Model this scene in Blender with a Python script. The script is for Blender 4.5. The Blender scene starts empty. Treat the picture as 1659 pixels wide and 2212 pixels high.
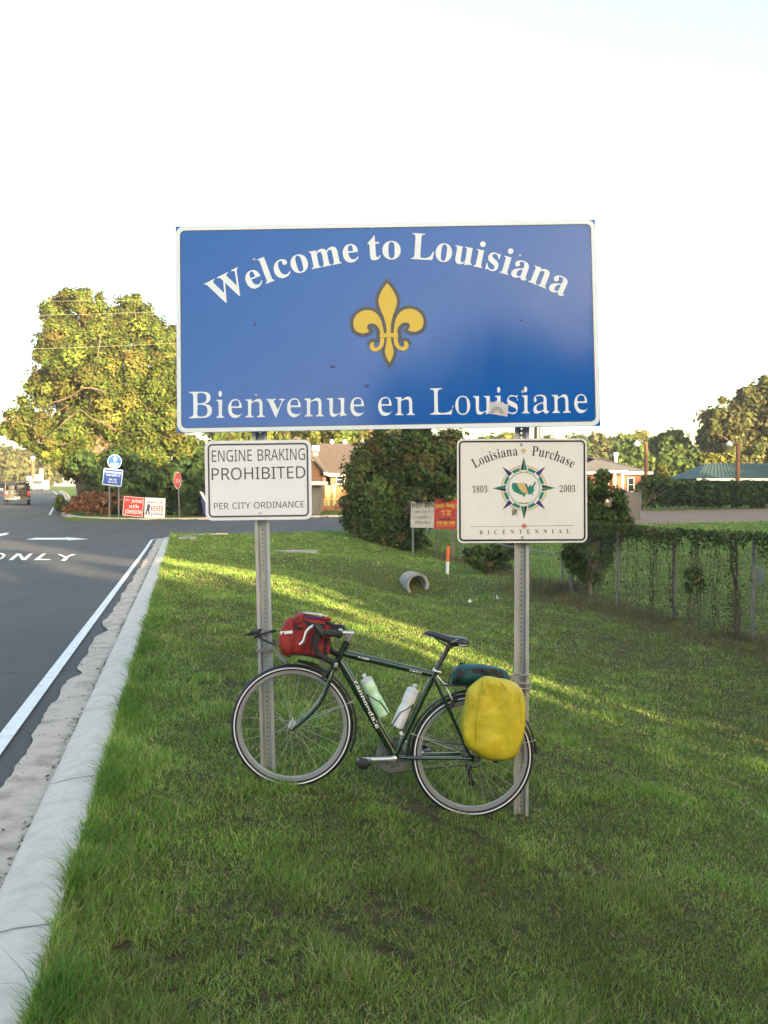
import bpy, bmesh, math, random
import numpy as np
from mathutils import Vector, Matrix

# ------------------------------------------------------------------ camera, sky, sun, exposure
scene = bpy.context.scene
COL = scene.collection
FPX, CU, CV, HOR = 2150.6, 829.5, 1106.0, 1065.0     # focal length, centre and horizon of the picture (in 1659 x 2212 units)
PITCH = math.atan((CV - HOR) / FPX)
EYE = Vector((0, 0, 1.6))
cam = bpy.data.cameras.new('camera')
cam.sensor_fit = 'VERTICAL'; cam.sensor_height = 36.0; cam.sensor_width = 27.0; cam.lens = 35.0
cam.clip_start = 0.05; cam.clip_end = 3000
camo = bpy.data.objects.new('camera', cam); COL.objects.link(camo)
camo.location = EYE; camo.rotation_euler = (math.pi / 2 - PITCH, 0, 0)
scene.camera = camo

SUN_EL = math.radians(8.5)
SUN_AZ = math.atan2(0.55, -0.83)                       # clockwise from +Y
SDIR = Vector((math.sin(SUN_AZ) * math.cos(SUN_EL), math.cos(SUN_AZ) * math.cos(SUN_EL), math.sin(SUN_EL)))
world = bpy.data.worlds.new('World'); scene.world = world; world.use_nodes = True
wn = world.node_tree
sky = wn.nodes.new('ShaderNodeTexSky'); sky.sky_type = 'NISHITA'; sky.sun_disc = False
sky.sun_elevation = SUN_EL; sky.sun_rotation = SUN_AZ
sky.air_density = 1.0; sky.dust_density = 3.0; sky.ozone_density = 0.8
wn.links.new(sky.outputs[0], wn.nodes['Background'].inputs[0])
wn.nodes['Background'].inputs[1].default_value = 0.15
sl = bpy.data.lights.new('sun', 'SUN'); sl.energy = 5.0; sl.angle = math.radians(0.6); sl.color = (1.0, 0.76, 0.45)
so = bpy.data.objects.new('sun', sl); COL.objects.link(so)
so.rotation_euler = (-SDIR).to_track_quat('-Z', 'Y').to_euler(); so.location = (20, -30, 30)
scene.view_settings.view_transform = 'Standard'; scene.view_settings.look = 'None'
scene.view_settings.exposure = 2.42; scene.view_settings.gamma = 1.0
scene.view_settings.use_curve_mapping = False
scene.render.engine = 'CYCLES'
scene.cycles.max_bounces = 6; scene.cycles.transparent_max_bounces = 8
scene.cycles.use_denoising = True; scene.cycles.denoiser = 'OPENIMAGEDENOISE'
scene.cycles.denoising_input_passes = 'RGB_ALBEDO_NORMAL'; scene.cycles.denoising_prefilter = 'ACCURATE'
scene.cycles.caustics_reflective = False; scene.cycles.caustics_refractive = False

# ------------------------------------------------------------------ helpers
CP, SP = math.cos(PITCH), math.sin(PITCH)
def ray(u, v):
    a, b = (u - CU) / FPX, (CV - v) / FPX
    return Vector((a, CP + b * SP, -SP + b * CP))
def P(u, v, Y):                                        # the point seen at (u, v) that is Y metres ahead
    d = ray(u, v); return EYE + d * (Y / d.y)
def onplane(u, v, p0, n):
    d = ray(u, v); t = (p0 - EYE).dot(n) / d.dot(n); return EYE + d * t
def XU(u, Y): return (u - CU) / FPX * Y * (1 + 0.0)

def smooth(a, b, t):
    t = np.clip((np.asarray(t, float) - a) / (b - a), 0, 1); return t * t * (3 - 2 * t)

class MB:
    """collects faces in world space, builds one mesh object"""
    def __init__(self): self.v = []; self.f = []; self.m = []; self.mi = 0
    def add(self, vs, fs):
        k = len(self.v); self.v += [tuple(p) for p in vs]
        self.f += [tuple(i + k for i in f) for f in fs]; self.m += [self.mi] * len(fs); return self
    def box(self, c, s, rz=0.0, mat=None):
        hx, hy, hz = s[0] / 2, s[1] / 2, s[2] / 2
        R = mat or Matrix.Rotation(rz, 3, 'Z'); c = Vector(c)
        vs = [c + R @ Vector((x, y, z)) for z in (-hz, hz) for x, y in ((-hx, -hy), (hx, -hy), (hx, hy), (-hx, hy))]
        return self.add(vs, [(3, 2, 1, 0), (4, 5, 6, 7), (0, 1, 5, 4), (1, 2, 6, 5), (2, 3, 7, 6), (3, 0, 4, 7)])
    def bevel_box(self, c, s, b, rz=0.0, mat=None):
        R = mat or Matrix.Rotation(rz, 3, 'Z'); c = Vector(c)
        bm = bmesh.new(); bmesh.ops.create_cube(bm, size=1.0)
        for q in bm.verts: q.co = Vector((q.co.x * s[0], q.co.y * s[1], q.co.z * s[2]))
        bmesh.ops.bevel(bm, geom=bm.edges[:], offset=b, segments=2, affect='EDGES', profile=0.6)
        bm.verts.index_update()
        self.add([c + R @ q.co for q in bm.verts], [[q.index for q in f.verts] for f in bm.faces]); bm.free(); return self
    def tube(self, pts, r, n=8, caps=True, squash=None):
        pts = [Vector(p) for p in pts]; m = len(pts)
        rs = r if isinstance(r, (list, tuple)) else [r] * m
        vs = []; up = None
        for i, p in enumerate(pts):
            t = (pts[min(i + 1, m - 1)] - pts[max(i - 1, 0)]).normalized()
            if up is None:
                up = Vector((0, 0, 1)) if abs(t.z) < 0.9 else Vector((1, 0, 0))
            a = t.cross(up)
            if a.length < 1e-5: a = t.cross(Vector((0.3, 1, 0.2)))
            a.normalize(); b = a.cross(t).normalized(); up = b
            for k in range(n):
                w = 2 * math.pi * k / n
                vs.append(p + a * (math.cos(w) * rs[i]) + b * (math.sin(w) * rs[i]))
        fs = [(i * n + k, i * n + (k + 1) % n, (i + 1) * n + (k + 1) % n, (i + 1) * n + k) for i in range(m - 1) for k in range(n)]
        if caps: fs += [tuple(range(n))[::-1], tuple((m - 1) * n + k for k in range(n))]
        return self.add(vs, fs)
    def lathe(self, p0, axis, prof, n=20):             # prof: (distance along the axis, radius)
        axis = Vector(axis).normalized(); a = axis.orthogonal().normalized(); b = axis.cross(a); p0 = Vector(p0)
        vs = [p0 + axis * h + (a * math.cos(2 * math.pi * k / n) + b * math.sin(2 * math.pi * k / n)) * max(r, 1e-4) for h, r in prof for k in range(n)]
        m = len(prof)
        fs = [(i * n + k, i * n + (k + 1) % n, (i + 1) * n + (k + 1) % n, (i + 1) * n + k) for i in range(m - 1) for k in range(n)]
        fs += [tuple(range(n))[::-1], tuple((m - 1) * n + k for k in range(n))]
        return self.add(vs, fs)
    def ring(self, c, ex, ez, ey, R, prof, n=72, a0=0.0, a1=None):   # prof: closed (radial, axial) section swept round a circle
        c = Vector(c); m = len(prof); full = a1 is None; a1 = a0 + 2 * math.pi if full else a1
        cnt = n if full else n + 1; vs = []
        for i in range(cnt):
            w = a0 + (a1 - a0) * i / n; d = ex * math.cos(w) + ez * math.sin(w)
            vs += [c + d * (R + pr) + ey * pa for pr, pa in prof]
        fs = []
        for i in range(n):
            j = (i + 1) % cnt
            for k in range(m): fs.append((i * m + k, i * m + (k + 1) % m, j * m + (k + 1) % m, j * m + k))
        if not full: fs += [tuple(range(m)), tuple((cnt - 1) * m + k for k in range(m))[::-1]]
        return self.add(vs, fs)
    def prism(self, poly, d):                          # closed outline pushed along d
        poly = [Vector(p) for p in poly]; n = len(poly); d = Vector(d)
        return self.add(poly + [p + d for p in poly], [tuple(range(n))[::-1], tuple(range(n, 2 * n))] + [(i, (i + 1) % n, n + (i + 1) % n, n + i) for i in range(n)])
    def quad(self, a, b, c, d): return self.add([a, b, c, d], [(0, 1, 2, 3)])
    def build(self, name, mats, parent=None, smooth_deg=35, base=None):
        return mesh_obj(name, np.array(self.v, float), self.f, mats, parent, smooth_deg, base, self.m)

def wloc(o):
    l = Vector((0, 0, 0))
    while o is not None: l = l + Vector(o.location); o = o.parent
    return l
def mesh_obj(name, V, F, mats, parent=None, smooth_deg=35, base=None, mi=None):
    V = np.asarray(V, float).reshape(-1, 3)
    if parent is not None: org = np.array(wloc(parent))
    elif base is not None: org = np.array(base, float)
    else: org = np.array([(V[:, 0].min() + V[:, 0].max()) / 2, (V[:, 1].min() + V[:, 1].max()) / 2, V[:, 2].min()])
    me = bpy.data.meshes.new(name)
    me.from_pydata((V - org).tolist(), [], F if isinstance(F, list) else F.tolist()); me.update()
    for m in (mats if isinstance(mats, (list, tuple)) else [mats]): me.materials.append(m)
    if mi is not None and any(mi): me.polygons.foreach_set('material_index', mi)
    if smooth_deg:
        me.shade_smooth(); me.set_sharp_from_angle(angle=math.radians(smooth_deg))
    o = bpy.data.objects.new(name, me); COL.objects.link(o)
    if parent is not None: o.parent = parent
    else: o.location = org
    return o
def big_mesh(name, V, nper, mats, parent=None, tint=None, base=None, faces=None):
    """many equal separate polygons (leaves, blades) built fast; V is (N*nper,3)"""
    org = np.array(wloc(parent)) if parent is not None else np.array(base if base is not None else (0, 0, 0), float)
    me = bpy.data.meshes.new(name); nv = len(V)
    if faces is None: loops = np.arange(nv, dtype=np.int32); k = nper; nf = nv // nper
    else: loops = faces.astype(np.int32).ravel(); k = faces.shape[1]; nf = len(faces)
    me.vertices.add(nv); me.vertices.foreach_set('co', (V - org).astype(np.float32).ravel())
    me.loops.add(len(loops)); me.loops.foreach_set('vertex_index', loops)
    me.polygons.add(nf); me.polygons.foreach_set('loop_start', np.arange(0, nf * k, k, dtype=np.int32))
    me.update(calc_edges=True)
    if tint is not None:
        at = me.attributes.new('tint', 'FLOAT_COLOR', 'POINT')
        c = np.ones((nv, 4), np.float32); c[:, :3] = tint; at.data.foreach_set('color', c.ravel())
    for m in (mats if isinstance(mats, (list, tuple)) else [mats]): me.materials.append(m)
    o = bpy.data.objects.new(name, me); COL.objects.link(o)
    if parent is not None: o.parent = parent
    else: o.location = org
    return o
def tag(o, label=None, cat=None, group=None, kind=None):
    if label: o['label'] = label
    if cat: o['category'] = cat
    if group: o['group'] = group
    if kind: o['kind'] = kind
    return o
def thing(name, label, cat, loc, group=None):
    o = bpy.data.objects.new(name, None); COL.objects.link(o); o.location = loc; o.empty_display_size = 0.2
    return tag(o, label, cat, group)

# ------------------------------------------------------------------ materials
def mat(name, c, rough=0.6, metal=0.0, c2=None, scale=8.0, detail=5.0, contrast=(0.35, 0.65), bump=0.0, bscale=None, spec=0.5, coat=0.0, stretch=None):
    m = bpy.data.materials.new(name); m.use_nodes = True; nt = m.node_tree; b = nt.nodes['Principled BSDF']
    b.inputs['Base Color'].default_value = (*c, 1); b.inputs['Roughness'].default_value = rough
    b.inputs['Metallic'].default_value = metal; b.inputs['Specular IOR Level'].default_value = spec
    if coat: b.inputs['Coat Weight'].default_value = coat; b.inputs['Coat Roughness'].default_value = 0.08
    tc = nt.nodes.new('ShaderNodeTexCoord'); vec = tc.outputs['Object']
    if stretch:
        mp = nt.nodes.new('ShaderNodeMapping'); mp.inputs['Scale'].default_value = stretch
        nt.links.new(vec, mp.inputs[0]); vec = mp.outputs[0]
    if c2 is not None:
        n = nt.nodes.new('ShaderNodeTexNoise'); n.inputs['Scale'].default_value = scale; n.inputs['Detail'].default_value = detail
        n.inputs['Roughness'].default_value = 0.65; nt.links.new(vec, n.inputs['Vector'])
        r = nt.nodes.new('ShaderNodeValToRGB'); r.color_ramp.elements[0].position, r.color_ramp.elements[1].position = contrast
        r.color_ramp.elements[0].color = (*c, 1); r.color_ramp.elements[1].color = (*c2, 1)
        nt.links.new(n.outputs['Fac'], r.inputs[0]); nt.links.new(r.outputs[0], b.inputs['Base Color'])
    if bump:
        n2 = nt.nodes.new('ShaderNodeTexNoise'); n2.inputs['Scale'].default_value = bscale or scale; n2.inputs['Detail'].default_value = 6
        nt.links.new(vec, n2.inputs['Vector'])
        bp = nt.nodes.new('ShaderNodeBump'); bp.inputs['Strength'].default_value = bump; bp.inputs['Distance'].default_value = 0.02
        nt.links.new(n2.outputs['Fac'], bp.inputs['Height']); nt.links.new(bp.outputs[0], b.inputs['Normal'])
    return m
def leaf_mat(name, trans=0.35, rough=0.55):
    m = bpy.data.materials.new(name); m.use_nodes = True; nt = m.node_tree
    b = nt.nodes['Principled BSDF']; b.inputs['Roughness'].default_value = rough; b.inputs['Specular IOR Level'].default_value = 0.18
    at = nt.nodes.new('ShaderNodeAttribute'); at.attribute_name = 'tint'
    tr = nt.nodes.new('ShaderNodeBsdfTranslucent'); mx = nt.nodes.new('ShaderNodeMixShader'); mx.inputs[0].default_value = trans
    nt.links.new(at.outputs['Color'], b.inputs['Base Color']); nt.links.new(at.outputs['Color'], tr.inputs['Color'])
    nt.links.new(b.outputs[0], mx.inputs[1]); nt.links.new(tr.outputs[0], mx.inputs[2])
    nt.links.new(mx.outputs[0], nt.nodes['Material Output'].inputs[0]); return m

M = {}
M['asphalt'] = mat('asphalt', (0.046, 0.044, 0.044), 0.85, c2=(0.078, 0.073, 0.070), scale=0.9, contrast=(0.3, 0.75), bump=0.5, bscale=60, stretch=(1, .16, 1))
M['paint'] = mat('road_paint', (0.72, 0.72, 0.68), 0.6, c2=(0.5, 0.49, 0.46), scale=9, contrast=(0.5, 0.8), bump=0.2, bscale=60)
M['concrete'] = mat('kerb_concrete', (0.60, 0.54, 0.465), 0.85, c2=(0.43, 0.38, 0.32), scale=9.0, detail=12, contrast=(0.45, 0.78), bump=0.45, bscale=140)
M['gutter'] = mat('gutter_concrete', (0.50, 0.42, 0.34), 0.9, c2=(0.24, 0.19, 0.145), scale=4, contrast=(0.48, 0.72), bump=0.5, bscale=40)
M['gravel'] = mat('brown_gravel', (0.18, 0.112, 0.078), 0.95, c2=(0.23, 0.155, 0.112), scale=1.2, bump=0.4, bscale=20)
M['cable'] = mat('dark_cable', (0.05, 0.05, 0.05), 0.6)
M['wire'] = mat('fence_wire', (0.10, 0.10, 0.10), 0.6, 0.3)
M['dirt'] = mat('dirt', (0.10, 0.075, 0.055), 0.95, c2=(0.20, 0.16, 0.12), scale=12, bump=0.5, bscale=50)
M['steel'] = mat('galvanised_steel', (0.40, 0.41, 0.41), 0.42, 0.5, c2=(0.54, 0.55, 0.55), scale=14, bump=0.08, bscale=60, stretch=(1, 1, 0.15))
M['steel_dull'] = mat('weathered_steel', (0.13, 0.135, 0.14), 0.65, 0.3, c2=(0.20, 0.20, 0.20), scale=9, stretch=(1, 1, 0.2))
M['alu'] = mat('sign_back_aluminium', (0.55, 0.56, 0.57), 0.4, 0.8)
M['sign_white'] = mat('white_sheeting', (0.80, 0.82, 0.84), 0.35, c2=(0.76, 0.78, 0.80), scale=3, spec=0.5)
M['cream'] = mat('warm_white_sheeting', (0.78, 0.77, 0.73), 0.3, c2=(0.73, 0.72, 0.68), scale=4, spec=0.5)
M['ink'] = mat('dark_grey_ink', (0.055, 0.065, 0.075), 0.45)
M['black_ink'] = mat('black_ink', (0.012, 0.014, 0.022), 0.4)
M['letter_white'] = mat('white_letter_film', (0.68, 0.75, 0.78), 0.35)
M['gold'] = mat('gold_film', (0.60, 0.43, 0.035), 0.35)
M['gold_pale'] = mat('pale_gold_ink', (0.60, 0.42, 0.17), 0.4)
M['slate'] = mat('slate_outline_film', (0.060, 0.066, 0.08), 0.4)
M['teal_ink'] = mat('teal_ink', (0.005, 0.20, 0.135), 0.4)
M['navy_ink'] = mat('navy_ink', (0.02, 0.03, 0.17), 0.4)
M['red_ink'] = mat('red_ink', (0.55, 0.03, 0.03), 0.45)
M['rubber'] = mat('tyre_rubber', (0.012, 0.013, 0.022), 0.6)
M['navy_rubber'] = mat('navy_tyre_rubber', (0.007, 0.008, 0.028), 0.6)
M['rim'] = mat('rim_aluminium', (0.30, 0.305, 0.31), 0.4, 0.4)
M['reflect'] = mat('reflective_stripe', (0.75, 0.75, 0.73), 0.4)
M['spoke'] = mat('spoke_steel', (0.45, 0.44, 0.41), 0.4, 0.5)
M['chrome'] = mat('polished_alloy', (0.62, 0.61, 0.60), 0.28, 0.7)
M['green_paint'] = mat('dark_green_paint', (0.010, 0.034, 0.020), 0.28, 0.3, coat=0.8)
M['black'] = mat('black_plastic', (0.014, 0.014, 0.015), 0.5)
M['black_soft'] = mat('black_bar_tape', (0.016, 0.016, 0.017), 0.75, bump=0.3, bscale=120)
M['dark_metal'] = mat('dark_metal', (0.09, 0.085, 0.08), 0.45, 0.8)
M['red_cloth'] = mat('red_nylon', (0.30, 0.020, 0.017), 0.7, c2=(0.21, 0.013, 0.012), scale=18, bump=0.5, bscale=22)
M['yellow_cloth'] = mat('yellow_rain_cover', (0.56, 0.45, 0.014), 0.5, c2=(0.45, 0.37, 0.02), scale=9, bump=0.9, bscale=8)
M['teal_cloth'] = mat('teal_nylon', (0.006, 0.085, 0.085), 0.6, c2=(0.004, 0.055, 0.06), scale=14, bump=0.4, bscale=25)
M['clear'] = mat('map_window', (0.62, 0.62, 0.72), 0.12)
M['purple'] = mat('purple_edging', (0.08, 0.015, 0.12), 0.5)
M['bottle_green'] = mat('green_bottle', (0.32, 0.62, 0.28), 0.4, c2=(0.55, 0.72, 0.60), scale=16)
M['bottle_white'] = mat('white_bottle', (0.66, 0.69, 0.71), 0.4, c2=(0.56, 0.60, 0.64), scale=12)
M['grey_plastic'] = mat('grey_bottle_cap', (0.50, 0.54, 0.57), 0.45)
M['rope'] = mat('grey_rope', (0.28, 0.26, 0.23), 0.85, bump=0.4, bscale=160)
M['vine_stem'] = mat('vine_stems', (0.055, 0.042, 0.030), 0.95, c2=(0.09, 0.07, 0.05), scale=8)
M['weathered_white'] = mat('weathered_white_board', (0.44, 0.44, 0.42), 0.6, c2=(0.30, 0.30, 0.29), scale=5)
M['limb_bark'] = mat('limb_bark', (0.075, 0.05, 0.035), 0.95, c2=(0.13, 0.09, 0.06), scale=6, bump=0.5, bscale=9)
M['bark'] = mat('tree_bark', (0.10, 0.075, 0.055), 0.95, c2=(0.20, 0.145, 0.10), scale=6, bump=0.7, bscale=9, stretch=(1, 1, 0.3))
M['wood_pole'] = mat('wooden_pole', (0.17, 0.075, 0.04), 0.9, c2=(0.23, 0.11, 0.06), scale=5, stretch=(4, 4, 0.4))
M['siding'] = mat('cedar_siding', (0.30, 0.155, 0.075), 0.85, c2=(0.22, 0.11, 0.055), scale=2.0, stretch=(0.4, 0.4, 7))
M['old_wood'] = mat('weathered_boards', (0.13, 0.115, 0.10), 0.9, c2=(0.20, 0.18, 0.16), scale=5, stretch=(9, 9, 0.5))
M['shingle'] = mat('brown_shingles', (0.115, 0.085, 0.065), 0.9, c2=(0.08, 0.06, 0.048), scale=3, bump=0.3, bscale=14)
M['grey_shingle'] = mat('grey_shingles', (0.13, 0.12, 0.115), 0.9, c2=(0.09, 0.085, 0.085), scale=3)
M['green_roof'] = mat('green_metal_roof', (0.034, 0.070, 0.056), 0.75, c2=(0.042, 0.082, 0.066), scale=1.5)
M['brick'] = mat('red_brick', (0.34, 0.13, 0.075), 0.9, c2=(0.25, 0.09, 0.055), scale=7)
M['trim'] = mat('white_trim', (0.72, 0.71, 0.67), 0.6)
M['glass'] = mat('window_glass', (0.02, 0.025, 0.03), 0.15, spec=0.3)
M['cream_paint'] = mat('cream_paint', (0.62, 0.52, 0.26), 0.6)
M['pale_green'] = mat('pale_green_panel', (0.36, 0.45, 0.20), 0.7)
M['orange'] = mat('orange_plastic', (0.75, 0.11, 0.012), 0.5)
M['white_plastic'] = mat('white_plastic', (0.74, 0.74, 0.72), 0.5)
M['pipe'] = mat('concrete_pipe', (0.36, 0.34, 0.31), 0.9, c2=(0.26, 0.245, 0.22), scale=7, bump=0.4, bscale=30)
M['car_white'] = mat('white_car_paint', (0.72, 0.72, 0.72), 0.3, coat=0.5)
M['car_dark'] = mat('dark_car_paint', (0.014, 0.018, 0.016), 0.5, spec=0.3)
M['wire_tan'] = mat('weathered_cable', (0.38, 0.33, 0.22), 0.6)
M['car_silver'] = mat('silver_car_paint', (0.40, 0.41, 0.42), 0.3, 0.5, coat=0.5)
M['tail_red'] = mat('tail_light', (0.5, 0.012, 0.012), 0.3)
M['blue_sheet'] = mat('blue_sheeting', (0.012, 0.07, 0.36), 0.4)
M['leaf'] = leaf_mat('foliage', 0.28, 0.7)
M['blade'] = leaf_mat('grass_blades', 0.30, 0.5)
M['dry_leaf'] = leaf_mat('dead_leaves', 0.15, 0.8)
M['grey_sticker'] = mat('torn_sticker', (0.42, 0.42, 0.42), 0.5, c2=(0.62, 0.62, 0.62), scale=40)

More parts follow.
